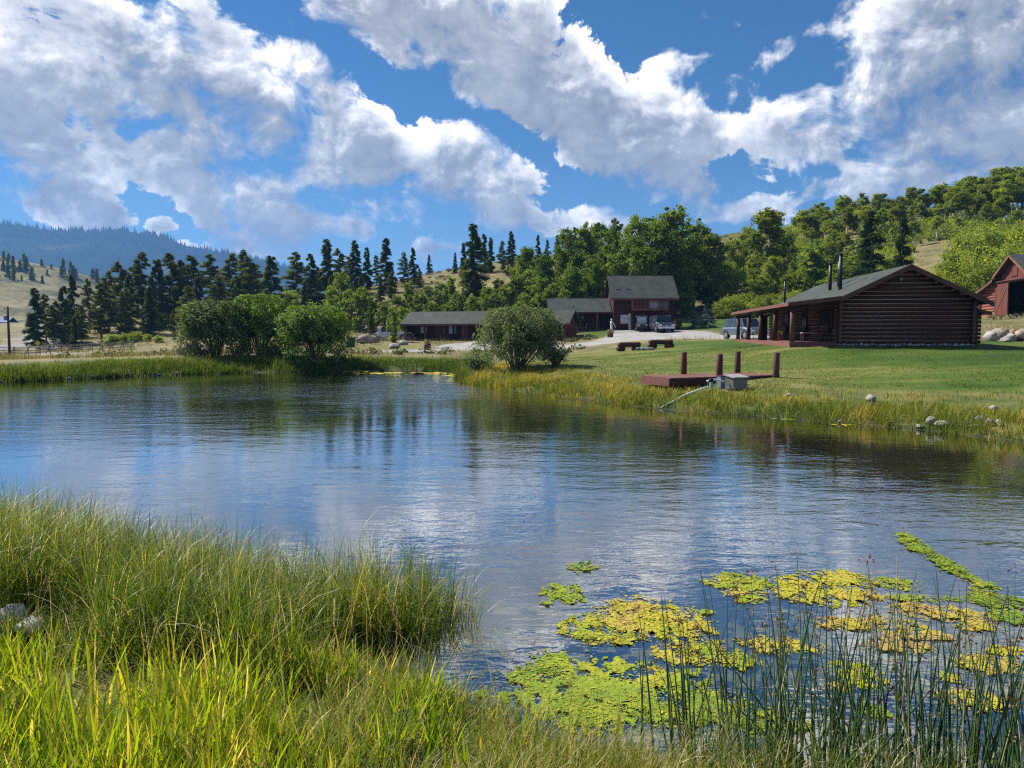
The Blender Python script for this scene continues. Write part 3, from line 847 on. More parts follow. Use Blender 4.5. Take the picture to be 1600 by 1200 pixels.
def shingle_material():
    m, b = new_mat('green_shingles')
    out = b.node('ShaderNodeOutputMaterial'); p = b.node('ShaderNodeBsdfPrincipled')
    tc = b.node('ShaderNodeTexCoord')
    br = b.node('ShaderNodeTexBrick'); br.inputs['Scale'].default_value = 1.0
    br.inputs['Brick Width'].default_value = .5; br.inputs['Row Height'].default_value = .16; br.inputs['Mortar Size'].default_value = .012
    br.inputs['Color1'].default_value = (0.030, 0.041, 0.041, 1); br.inputs['Color2'].default_value = (0.046, 0.058, 0.056, 1); br.inputs['Mortar'].default_value = (0.018, 0.023, 0.023, 1)
    b.link(tc.outputs['Object'], br.inputs['Vector'])
    n = b.noise(tc.outputs['Object'], .7, 6, .65).outputs['Fac']
    c = b.mix(b.smooth(n, .42, .68), br.outputs['Color'], (0.064, 0.070, 0.056))
    b.link(c, p.inputs['Base Color']); p.inputs['Roughness'].default_value = .82; p.inputs['Specular IOR Level'].default_value = .25
    bp = b.node('ShaderNodeBump'); bp.inputs['Strength'].default_value = .5; bp.inputs['Distance'].default_value = .02
    b.link(br.outputs['Fac'], bp.inputs['Height']); b.link(bp.outputs[0], p.inputs['Normal'])
    b.link(p.outputs[0], out.inputs[0])
    return m
M_ROOF = shingle_material()

_log_cache = {}
def log_mesh(length, r, mat=None, n=12):
    """a hewn log along +X from 0 to length, slightly crooked, with pale sawn ends as part of the same mesh"""
    key = (round(length, 2), round(r, 3), mat.name if mat else '')
    if key not in _log_cache:
        mb = MB()
        k = max(3, int(length / 1.6))
        pts = [(length * i / k, random.uniform(-.012, .012), random.uniform(-.010, .010)) for i in range(k + 1)]
        mb.tube(pts, [r * random.uniform(.95, 1.04) for _ in range(k + 1)], n)
        me = mb.mesh('log', mat or M_LOG, smooth=False)
        me.materials.append(M_LOGEND)
        for pl in me.polygons:
            if len(pl.vertices) > 4: pl.material_index = 1
            else: pl.use_smooth = True
        _log_cache[key] = me
    return _log_cache[key]

def slab(name, pts, th, mat, parent, **kw):
    """roof slab: quad outline (top face) and thickness downwards; its mesh is laid out in its own plane so the shingles run along the eave"""
    P = [Vector(p) for p in pts]
    ex = (P[1] - P[0]).normalized(); n = ex.cross(P[3] - P[0]).normalized()
    if n.z < 0: n = -n
    ey = n.cross(ex)
    M = Matrix(((ex.x, ey.x, n.x, P[0].x), (ex.y, ey.y, n.y, P[0].y), (ex.z, ey.z, n.z, P[0].z), (0, 0, 0, 1)))
    Mi = M.inverted()
    mb = MB(); mb.prism([Mi @ p for p in P], (0, 0, -th))
    o = mb.build(name, mat, parent)
    o.matrix_local = M
    return o

def window(parent, c, w, h, axis, glass=None, frame=None, name='window', mull=1, bars=0, proud=.05):
    """framed window on a wall; axis 'y': wall faces -y, 'x': wall faces -x. Returns the frame object (part) with panes and bars as sub-parts"""
    frame = frame or M_FASCIA; glass = glass or M_GLASS
    t = .07
    f = MB()
    f.span(-w / 2 - t, w / 2 + t, -proud, .03, h / 2, h / 2 + t); f.span(-w / 2 - t, w / 2 + t, -proud - .02, .03, -h / 2 - t, -h / 2)
    f.span(-w / 2 - t, -w / 2, -proud, .03, -h / 2, h / 2); f.span(w / 2, w / 2 + t, -proud, .03, -h / 2, h / 2)
    fo = f.build(name, frame, parent, loc=c, rot=(0, 0, 0 if axis == 'y' else -math.pi / 2))
    pw = w / mull
    for i in range(mull):
        x0 = -w / 2 + i * pw
        MB().span(x0 + (.02 if i else 0), x0 + pw - (.02 if i < mull - 1 else 0), -proud + .025, .0, -h / 2, h / 2).build('pane', glass[i] if isinstance(glass, list) else glass, fo)
    for i in range(1, mull):
        MB().span(-w / 2 + i * pw - .02, -w / 2 + i * pw + .02, -proud, .02, -h / 2, h / 2).build('mullion', frame, fo)
    if bars:
        bm_ = MB()
        for i in range(1, bars): bm_.span(-w / 2, w / 2, -proud + .006, -proud + .02, -h / 2 + h * i / bars - .018, -h / 2 + h * i / bars + .018)
        bm_.build('glazing_bar', frame, fo)
    return fo

# ------------------------------------------------------------------ log cabin on the right
def build_cabin():
    A = math.atan2(.128, .992)
    t = thing('log_cabin', 'dark brown log cabin with a long open porch and tall stovepipes on the lawn', 'log cabin', (16.65, 38.0, 1.80), -A)
    W, L = 6.31, 16.3
    eave, ridge = 2.42, 3.95
    r = .094; sp = .204
    slope = (ridge - eave) / (W / 2)
    # foundation of field stones along the front
    rr = random.Random(5)
    MB().span(.05, W - .05, .08, L - .1, -.5, .10).build('foundation', M_GREYSTONE, t)
    x = -.15
    while x < W + .1:
        w = rr.uniform(.16, .34)
        mb = MB(); stone_into(mb, (0, 0, 0), (w * .55, .14, rr.uniform(.08, .13)), rr)
        mb.build('foundation_stone', M_GREYSTONE, t, smooth=True, loc=(x + w / 2, .0, rr.uniform(.02, .07)))
        x += w * .92
    # gable logs, one by one
    z = .20; i = 0
    while z < ridge - .25:
        if z < eave:
            x0, x1 = -.22, W + .22
        else:
            inset = (z - eave) / slope + .18
            x0, x1 = inset - .05 * (i % 2), W - inset + .05 * (i % 2)
        if x1 - x0 > .8:
            link('log', log_mesh(round(x1 - x0, 2), r), t, loc=(x0, 0.0, z))
        z += sp; i += 1
    mb = MB(); mb.prism([(.05, -.030, .1), (W - .05, -.030, .1), (W - .05, -.030, eave), (W / 2, -.030, ridge - .05), (.05, -.030, eave)], (0, .16, 0))
    mb.build('pale_backing', M_PALEBACK, t)
    MB().prism([(.05, L - .1, .1), (W - .05, L - .1, .1), (W - .05, L - .1, eave), (W / 2, L - .1, ridge - .05), (.05, L - .1, eave)], (0, .10, 0)).build('back_wall', M_LOG, t)
    # porch-side wall logs (half a log up, their ends cross the gable logs at the corner)
    wins = [(1.3, .85), (2.7, .85), (6.5, .9), (11.0, .9)]        # position, width
    doors = [(9.0, 1.0), (14.2, 1.0)]
    z = .30
    while z < eave + .05:
        cuts = sorted([(p - w / 2 - .08, p + w / 2 + .08) for p, w in wins if .95 < z < 2.05] + [(p - w / 2 - .08, p + w / 2 + .08) for p, w in doors if z < 2.1])
        y = -.22
        for a, bb in cuts + [(L + .2, None)]:
            if a - y > .15:
                link('log', log_mesh(round(a - y, 2), r), t, loc=(0, y, z), rot=(0, 0, math.pi / 2))
            y = bb
        z += sp
    MB().span(-.030, .16, .1, L - .1, .1, eave).build('pale_backing', M_PALEBACK, t)
    for p, w in wins: window(t, (-.09, p, 1.5), w, 1.05, 'x', frame=M_REDWOOD, mull=2)
    for p, w in doors:
        d = MB().span(-.08, .0, p - w / 2, p + w / 2, .18, 2.1).build('door', M_REDWOOD, t)
        MB().box((-.11, p + w * .38, 1.1), (.05, .05, .12)).build('handle', M_BLACKPIPE, d)
    MB().span(W - .16, W - .03, .1, L - .1, .1, eave).build('side_wall', M_LOG, t)
    z = .30
    while z < eave:
        link('log', log_mesh(.5, r), t, loc=(W, -.22, z), rot=(0, 0, math.pi / 2)); z += sp
    # lean-to on the far right, set back
    z = .2
    while z < 1.75:
        link('log', log_mesh(1.0, r), t, loc=(W + .12, 1.6, z)); z += sp
    MB().span(W + .1, W + 1.02, 1.66, 7, .0, 1.75).build('lean_to', M_LOG, t)
    slab('lean_to_roof', [(W - .1, 1.2, 2.12), (W + 1.45, 1.2, 1.72), (W + 1.45, 7.4, 1.72), (W - .1, 7.4, 2.12)], .10, M_ROOF, t)
    MB().prism([(W + .0, 1.16, 2.10), (W + 1.45, 1.16, 1.73), (W + 1.45, 1.16, 1.55), (W + .0, 1.16, 1.92)], (0, .035, 0)).build('rake_board', M_FASCIA, t)
    # main roof
    oh, ov = .55, .55
    zl = eave + .10
    rz = zl + slope * (W / 2)
    slab('roof', [(-.12, -ov, zl - slope * .12), (-.12, L + .4, zl - slope * .12), (W / 2, L + .4, rz), (W / 2, -ov, rz)], .09, M_ROOF, t)
    slab('roof', [(W + .72, L + .4, zl - slope * .72), (W + .72, -ov, zl - slope * .72), (W / 2, -ov, rz), (W / 2, L + .4, rz)], .09, M_ROOF, t)
    for sx in (0, 1):
        xe = -.12 if sx == 0 else W + .72
        ze = zl - slope * (.12 if sx == 0 else .72)
        MB().prism([(xe, -ov - .04, ze - .03), (W / 2, -ov - .04, rz - .03), (W / 2, -ov - .04, rz - .25), (xe, -ov - .04, ze - .25)], (0, .035, 0)).build('rake_board', M_FASCIA, t)
    for k in range(4):
        z0 = zl + slope * (W / 2) * (k / 4)
        for s in (-1, 1):
            xx = W / 2 - s * (W / 2) * (1 - k / 4) * .98
            MB().tube([(xx, -ov + .06, z0 - .2), (xx, .5, z0 - .2)], .07, 8).build('purlin_end', M_LOG, t)
    # porch roof, fascia, deck and posts
    slab('porch_roof', [(-2.62, -ov, 2.20), (-2.62, L + .6, 2.20), (-.10, L + .6, zl - .02), (-.10, -ov, zl - .02)], .08, M_ROOF, t)
    MB().span(-2.67, -2.63, -ov - .03, L + .63, 2.02, 2.19).build('fascia_board', M_DECKWOOD, t)
    MB().prism([(-2.62, -ov - .04, 2.18), (-.14, -ov - .04, zl - .05), (-.14, -ov - .04, zl - .24), (-2.62, -ov - .04, 2.00)], (0, .035, 0)).build('rake_board', M_FASCIA, t)
    MB().tube([(-2.3, -.3, 2.02), (-2.3, L + .5, 2.02)], .10, 8).build('porch_beam', M_LOG, t, smooth=True)
    for y in (-.0, 4.0, 8.0, 12.0, 16.1):
        MB().tube([(-2.3, y, .22), (-2.3, y, 1.95)], [.135, .12], 10).build('porch_post', M_DARKWOOD if y > .1 else M_FASCIA, t, smooth=True)
        MB().tube([(-2.3, y, 1.95), (-.05, y, 2.25)], .07, 8).build('rafter', M_LOG, t, smooth=True)
    n = 16
    for k in range(n):
        x0 = -2.42 + 2.30 * k / n
        MB().span(x0, x0 + 2.30 / n - .012, -.12, L + .3, .17, .22).build('deck_board', M_DECKWOOD, t)
    MB().span(-2.46, -2.425, -.17, L + .35, -.12, .20).build('deck_skirt', M_DECKWOOD, t)
    MB().span(-2.42, -.14, -.17, -.13, -.12, .20).build('deck_skirt', M_DECKWOOD, t)
    # stovepipes
    for (x, y, z0, z1) in ((1.15, 4.0, 2.95, 5.0), (1.45, 7.0, 3.05, 4.75), (1.95, 7.0, 3.25, 4.95), (.55, 14.5, 2.7, 4.35)):
        p = MB().tube([(x, y, z0 - .1), (x, y, z1)], .10 if y < 10 else .07, 10).build('stovepipe', M_BLACKPIPE, t, smooth=True)
        MB().tube([(x, y, z1 + .02), (x, y, z1 + .06), (x, y, z1 + .10)], [.15, .15, .05], 10).build('pipe_cap', M_BLACKPIPE, p)
        MB().tube([(x, y, z0 - .12), (x, y, z0 + .07)], [.22, .12], 10).build('pipe_flashing', M_METAL, p)
    MB().tube([(2.85, -.13, 3.35), (2.85, -.19, 3.35)], [.10, .06], 10).build('gable_lamp', M_CONCRETE, t)
    return t, A

def stone_into(mb, c, s, rr, n=7, m=5):
    """irregular boulder: squashed, dented sphere"""
    ph = [rr.uniform(0, 6.28) for _ in range(6)]
    rows = []
    for i in range(m + 1):
        th = math.pi * i / m
        row = []
        for k in range(n):
            a = 2 * math.pi * k / n
            d = 1 + .16 * math.sin(2 * a + ph[0]) * math.sin(th) + .12 * math.sin(3 * a + ph[1] + th) * math.sin(th) + .10 * math.sin(5 * th + ph[2] + a) + rr.uniform(-.07, .07)
            row.append((c[0] + s[0] * d * math.sin(th) * math.cos(a), c[1] + s[1] * d * math.sin(th) * math.sin(a), c[2] + s[2] * d * math.cos(th) * (1 if th < 1.6 else .6)))
        rows.append(row)
    vs = [p for r in rows for p in r]
    fs = []
    for i in range(m):
        for k in range(n):
            fs.append((i * n + k, i * n + (k + 1) % n, (i + 1) * n + (k + 1) % n, (i + 1) * n + k))
    mb.add(vs, fs)

def local(o, p):
    return Matrix.LocRotScale(o.location, o.rotation_euler, None) @ Vector(p)

def bench(label, loc, rz, group=None, n=2):
    t = thing('porch_bench', label, 'bench', loc, rz, group)
    MB().span(-.9, .9, -.25, .25, .40, .46).build('seat', M_DECKWOOD, t)
    for k in range(2): MB().span(-.9, .9, .22, .26, .55 + k * .17, .67 + k * .17).build('back_rail', M_DECKWOOD, t)
    for sx in (-.8, .8):
        for sy in (-.2, .2):
            MB().span(sx - .04, sx + .04, sy - .04, sy + .04, 0, .40 if sy < 0 else .86).build('leg', M_DARKWOOD, t)
        MB().span(sx - .05, sx + .05, -.24, .20, .58, .62).build('armrest', M_DECKWOOD, t)
    return t

def pot_plant(name, label, loc, r=.2, h=.3, white=False):
    t = thing(name, label, 'plant pot', loc)
    MB().tube([(0, 0, 0), (0, 0, h * .9), (0, 0, h)], [r * .7, r, r * 1.08], 12).build('pot', M_CONCRETE if white else M_TERRACOTTA, t, smooth=True)
    me = leaf_blob('flowers', 160, (r * 1.3, r * 1.3, r * .9), .05, M_LEAF_BRIGHT)
    link('flowers', me, t, loc=(0, 0, h + r * .5))
    return t

def leaf_blob(name, n, s, leaf, mat):
    d = rng.normal(size=(n, 3)); d /= np.linalg.norm(d, axis=1)[:, None]
    c = d * (rng.random(n) ** .4)[:, None] * np.array(s)
    return leaves_mesh(name, c, d, np.full(n, leaf), mat, rng.random(n))

def leaves_mesh(name, C, N, S, mat, tint, aspect=.55):
    """one rhombic leaf per centre, facing roughly along N"""
    n = len(C)
    N = N + rng.normal(size=(n, 3)) * .55; N /= np.linalg.norm(N, axis=1)[:, None] + 1e-9
    t = np.cross(N, rng.normal(size=(n, 3))); t /= np.linalg.norm(t, axis=1)[:, None] + 1e-9
    u = np.cross(N, t)
    s = S[:, None]
    V = np.stack([C + t * s, C + u * s * aspect + N * s * .12, C - t * s * .9, C - u * s * aspect + N * s * .12], 1).reshape(-1, 3)
    Fc = np.arange(4 * n).reshape(n, 4)
    return np_mesh(name, V, Fc, mat, {'tint': np.repeat(tint, 4)})

M_LEAF_BRIGHT = leafy('bright_leaf', [(0, (0.05, 0.09, 0.015)), (.6, (0.10, 0.16, 0.03)), (.85, (0.35, 0.12, 0.03)), (1, (0.45, 0.30, 0.08))], trans=.3)

CABIN, CABIN_A = build_cabin()
rz_c = -CABIN_A
bench('long wooden bench under the near pair of cabin windows', local(CABIN, (-.45, 2.0, .22)), rz_c - math.pi / 2 + math.pi * 0, 'benches on the cabin porch')
bench('wooden bench on the porch under the single middle window', local(CABIN, (-.45, 6.4, .22)), rz_c - math.pi / 2, 'benches on the cabin porch')
bench('wooden bench at the far end of the cabin porch', local(CABIN, (-.45, 11.2, .22)), rz_c - math.pi / 2, 'benches on the cabin porch')
pot_plant('flower_pot', 'clay flower pot beside the second porch post of the cabin', local(CABIN, (-2.0, 4.5, .22)), .2, .34)
pot_plant('flower_pot', 'clay pot of orange flowers by the thick middle porch post', local(CABIN, (-2.1, 8.8, .22)), .24, .36)
t = thing('side_table', 'small square wooden table near the front of the cabin porch', 'table', local(CABIN, (-1.35, .9, .22)), rz_c)
MB().span(-.28, .28, -.28, .28, .42, .47).build('table_top', M_CONCRETE, t)
for sx in (-.22, .22):
    for sy in (-.22, .22): MB().span(sx - .03, sx + .03, sy - .03, sy + .03, 0, .42).build('leg', M_DARKWOOD, t)
t = thing('porch_cabinet', 'dark upright cabinet hanging at the thick middle porch post', 'cabinet', local(CABIN, (-2.08, 8.35, .22)), rz_c)
MB().span(-.22, .22, -.18, .18, .0, 1.5).build('case', M_DARKWOOD, t, bevel=.01)
MB().span(-.19, .19, -.21, -.185, .06, 1.44).build('door', M_DARK, t)

# ------------------------------------------------------------------ two-storey house with its low wing
def board_wall(parent, x0, x1, z0, z1, y, step, mat, cuts=(), name='wall_log', depth=.09):
    """courses of half-round siding, one object each"""
    z = z0; i = 0
    while z < z1 - .02:
        h = min(step, z1 - z)
        segs = [(x0, x1)]
        for (a, bb, c0, c1) in cuts:
            if z + h * .5 > c0 and z + h * .5 < c1:
                segs = [s for (p, q) in segs for s in ((p, min(q, a)), (max(p, bb), q)) if s[1] - s[0] > .05]
        for (p, q) in segs:
            MB().prism([(p, y, z + .006), (p, y - depth * .7, z + .03), (p, y - depth, z + h * .5), (p, y - depth * .7, z + h - .03), (p, y, z + h - .006)], (q - p, 0, 0)).build(name, mat, parent)
        z += h; i += 1

def build_house():
    gz = 2.93
    t = thing('red_house', 'tall dark red two-storey house with a balcony and a green shingle roof', 'house', (12.5, 92.0, gz), 0)
    W, D, E, RZ = 7.45, 6.5, 4.30, 6.75
    MB().prism([(0, .12, -.4), (0, D, -.4), (0, D, E), (0, D / 2, RZ - .1), (0, .12, E)], (.15, 0, 0)).build('side_wall', M_REDWOOD, t)
    MB().prism([(W - .15, .12, -.4), (W - .15, D, -.4), (W - .15, D, E), (W - .15, D / 2, RZ - .1), (W - .15, .12, E)], (.15, 0, 0)).build('side_wall', M_REDWOOD, t)
    MB().span(.15, W - .15, .12, .22, -.4, E).build('front_wall', M_REDWOOD, t)
    MB().span(.15, W - .15, D - .1, D, -.4, E).build('back_wall', M_REDWOOD, t)
    gar = (2.2, 6.6)
    board_wall(t, 0, W, -.1, E, .12, .24, M_REDWOOD, cuts=[(gar[0], gar[1], -1, 2.35), (4.35, 6.65, 2.55, 4.15), (.95, 1.75, .85, 1.75), (1.85, 2.1, -1, 2)], name='siding_board', depth=.05)
    # garage doors below the balcony
    for k in range(2):
        x0 = gar[0] + k * 2.2
        g = MB().span(x0 + .05, x0 + 2.15, .06, .11, -.1, 2.25).build('garage_door', M_REDWOOD, t)
        for q in range(3): MB().span(x0 + .09, x0 + 2.11, .035, .058, .02 + q * .75, .70 + q * .75).build('door_panel', M_REDWOOD, g)
    window(t, (1.35, .08, 1.3), .8, .9, 'y', glass=M_PALEGLASS, frame=M_WHITE, mull=3, bars=3, name='window')
    d = MB().span(1.85, 2.12, .04, .11, -.05, 2.0).build('door', M_WHITE, t)
    MB().span(1.89, 2.08, .02, .038, .9, 1.8).build('door_glass', M_PALEGLASS, d)
    window(t, (5.5, .08, 3.35), 2.2, 1.55, 'y', glass=[M_PALEGLASS, M_GLASS], frame=M_FASCIA, mull=2, name='sliding_door')
    # balcony
    bx0, bx1 = 2.0, 6.45
    MB().span(bx0, bx1, -1.5, .05, 2.35, 2.55).build('balcony_floor', M_REDWOOD, t)
    MB().span(bx0 - .03, bx1 + .03, -1.55, -1.505, 2.30, 2.60).build('balcony_fascia', M_DECKWOOD, t)
    for z in (2.72, 3.38): MB().span(bx0, bx1, -1.5, -1.44, z, z + .07).build('balcony_rail', M_DECKWOOD, t)
    for k in range(int((bx1 - bx0) / .16) + 1):
        x = bx0 + .03 + k * .16
        if x < bx1: MB().span(x, x + .03, -1.485, -1.455, 2.79, 3.38).build('baluster', M_DECKWOOD, t)
    for x in (bx0, bx1 - .1):
        MB().span(x, x + .1, -1.53, -1.43, 2.55, 3.55).build('balcony_post', M_DECKWOOD, t)
        MB().span(x, x + .12, -1.5, -1.38, -.3, 2.35).build('porch_post', M_REDWOOD, t)
    # roof
    o = .45; s = (RZ - E) / (D / 2)
    slab('roof', [(-o, -.75, E - s * .75 + .1), (W + o, -.75, E - s * .75 + .1), (W + o, D / 2, RZ + .1), (-o, D / 2, RZ + .1)], .10, M_ROOF, t)
    slab('roof', [(W + o, D + .7, E - s * .7 + .1), (-o, D + .7, E - s * .7 + .1), (-o, D / 2, RZ + .1), (W + o, D / 2, RZ + .1)], .10, M_ROOF, t)
    MB().span(-o, W + o, -.79, -.755, E - s * .75 - .14, E - s * .75 + .09).build('fascia_board', M_FASCIA, t)
    for k in range(26):
        x = -o + .1 + k * (W + 2 * o - .2) / 25
        MB().span(x - .05, x + .05, -.72, -.3, E - s * .75 - .12, E - s * .75 + .02).build('rafter_tail', M_CONCRETE, t)
    for x, y in ((.45, .9), (1.75, .95)):
        z = E + s * y + .1
        v = MB().tube([(x, y, z - .05), (x, y, z + .35)], .06, 8).build('roof_vent', M_METAL, t)
        MB().box((x, y, z + .01), (.3, .3, .04)).build('vent_flashing', M_CHROME, v)
    MB().box((.85, -.12, 4.05), (.5, .12, .10)).build('porch_lamp', M_WHITE, t)
    MB().tube([(6.95, -.02, 1.55), (6.95, -.02, 1.8)], .06, 8).build('wall_lamp', M_WHITE, t)
    return t

def build_wing():
    t = thing('house_wing', 'low log wing with a porch joined to the left of the tall red house', 'house', (5.0, 93.0, 2.9), 0)
    W, E, RZ = 7.4, 2.25, 4.05
    MB().span(0, W, 2.0, 2.15, -.4, E + .4).build('front_wall', M_REDWOOD, t)
    board_wall(t, 0, W, -.1, E + .3, 2.0, .24, M_LOG, cuts=[(3.0, 3.6, .9, 1.9), (4.6, 5.5, -1, 2.0)], name='siding_board', depth=.06)
    MB().prism([(0, 2.0, -.4), (0, 5.5, -.4), (0, 5.5, E), (0, 2.9, RZ - .1), (0, 2.0, RZ - .5)], (.12, 0, 0)).build('side_wall', M_REDWOOD, t)
    window(t, (3.3, 1.94, 1.4), .55, .95, 'y', glass=M_GLASS, frame=M_FASCIA, mull=1)
    d = MB().span(4.62, 5.48, 1.93, 1.99, -.05, 2.0).build('door', M_DARKWOOD, t)
    MB().box((5.35, 1.90, .95), (.05, .05, .12)).build('handle', M_METAL, d)
    s = (RZ - E) / 2.9
    slab('roof', [(-.5, -.25, E), (W - .02, -.25, E), (W - .02, 2.9, RZ), (-.5, 2.9, RZ)], .1, M_ROOF, t)
    slab('roof', [(W - .02, 6.2, E), (-.5, 6.2, E), (-.5, 2.9, RZ), (W - .02, 2.9, RZ)], .1, M_ROOF, t)
    MB().span(-.5, W - .02, -.29, -.255, E - .2, E - .01).build('fascia_board', M_FASCIA, t)
    for x in (.4, 3.1, 5.6): MB().span(x - .09, x + .09, -.05, .13, -.4, E - .02).build('porch_post', M_DECKWOOD, t)
    MB().span(-.2, W - .1, -.15, 2.0, -.35, -.1).build('porch_floor', M_CONCRETE, t)
    for x, y in ((2.7, .55), (6.4, .85)):
        z = E + s * y
        v = MB().tube([(x, y, z - .05), (x, y, z + .55 if x < 3 else z + .25)], .06, 8).build('roof_vent', M_BLACKPIPE, t)
        MB().box((x, y, z + .10), (.3, .3, .05)).build('vent_flashing', M_CHROME, v)
    return t

def build_motel():
    A = R(-20)
    t = thing('long_log_building', 'long low log building with a porch and a row of rooms behind the bush', 'lodge', (6.06, 85.0, 1.50), A)
    Lx, D = 20.6, 4.8                    # local x runs left from the near right corner
    E, RZ, DEP = 2.18, 3.60, 1.5
    x0 = -Lx
    cut_w = [(-18.6, .9, .9), (-14.7, 1.0, 1.0), (-9.6, .9, 1.0), (-5.0, .9, 1.0)]
    cut_d = [(-16.6, .9), (-13.1, .95), (-7.6, .9), (-3.0, .9)]
    cuts = [(x - w / 2, x + w / 2, 1.45 - h / 2, 1.45 + h / 2) for x, w, h in cut_w] + [(x - w / 2, x + w / 2, -1, 2.0) for x, w in cut_d]
    MB().span(x0, 0, DEP, DEP + .12, -.4, E + .3).build('front_wall', M_LOG, t)
    board_wall(t, x0, 0, -.05, E + .25, DEP, .23, M_LOG, cuts=cuts, name='wall_log', depth=.10)
    for x, w, h in cut_w: window(t, (x, DEP - .05, 1.45), w, h, 'y', glass=[M_PALEGLASS, M_GLASS] if x < -14 else M_GLASS, frame=M_REDWOOD, mull=2)
    for x, w in cut_d:
        d = MB().span(x - w / 2, x + w / 2, DEP - .06, DEP - .01, -.05, 2.0).build('door', M_BARN, t)
        MB().box((x + w * .38, DEP - .09, .95), (.05, .05, .12)).build('handle', M_METAL, d)
    # right gable end
    MB().prism([(0, .1, -.4), (0, D, -.4), (0, D, E), (0, D / 2, RZ - .05), (0, .1, E)], (-.12, 0, 0)).build('gable_wall', M_BARN, t)
    z = -.05
    while z < RZ - .3:
        a = .1 if z + .23 < E else .1 + (z + .23 - E) / ((RZ - E) / (D / 2))
        MB().prism([(0.0, a, z + .01), (.06, a, z + .03), (.085, a, z + .115), (.06, a, z + .2), (0.0, a, z + .22)], (0, D + .1 - 2 * a if z + .23 >= E else D - .1, 0)).build('wall_log', M_BARN, t)
        z += .23
    MB().prism([(x0, .1, -.4), (x0, D, -.4), (x0, D, E), (x0, D / 2, RZ - .05), (x0, .1, E)], (.12, 0, 0)).build('gable_wall', M_LOG, t)
    o = .5; s = (RZ - E) / (D / 2)
    slab('roof', [(x0 - o, -.25, E - .05), (o, -.25, E - .05), (o, D / 2, RZ + .1), (x0 - o, D / 2, RZ + .1)], .1, M_ROOF, t)
    slab('roof', [(o, D + .3, E - .05), (x0 - o, D + .3, E - .05), (x0 - o, D / 2, RZ + .1), (o, D / 2, RZ + .1)], .1, M_ROOF, t)
    MB().span(x0 - o, o, -.29, -.255, E - .26, E - .06).build('fascia_board', M_FASCIA, t)
    for q, (ya, yb) in enumerate(((-.25, D / 2), (D + .3, D / 2))):
        MB().prism([(o + .005, ya, E - .06), (o + .005, yb, RZ + .09), (o + .005, yb, RZ - .12), (o + .005, ya, E - .27)], (.03, 0, 0)).build('rake_board', M_FASCIA, t)
    MB().span(x0 - .2, .1, -.05, DEP, -.3, -.06).build('porch_floor', M_CONCRETE, t)
    k = 0; x = x0 + .35
    while x < .1:
        MB().tube([(x, .02, -.3), (x, .02, E - .1)], .10, 8).build('porch_post', M_DECKWOOD if k else M_LOG, t, smooth=True); x += 2.52; k += 1
    return t, A

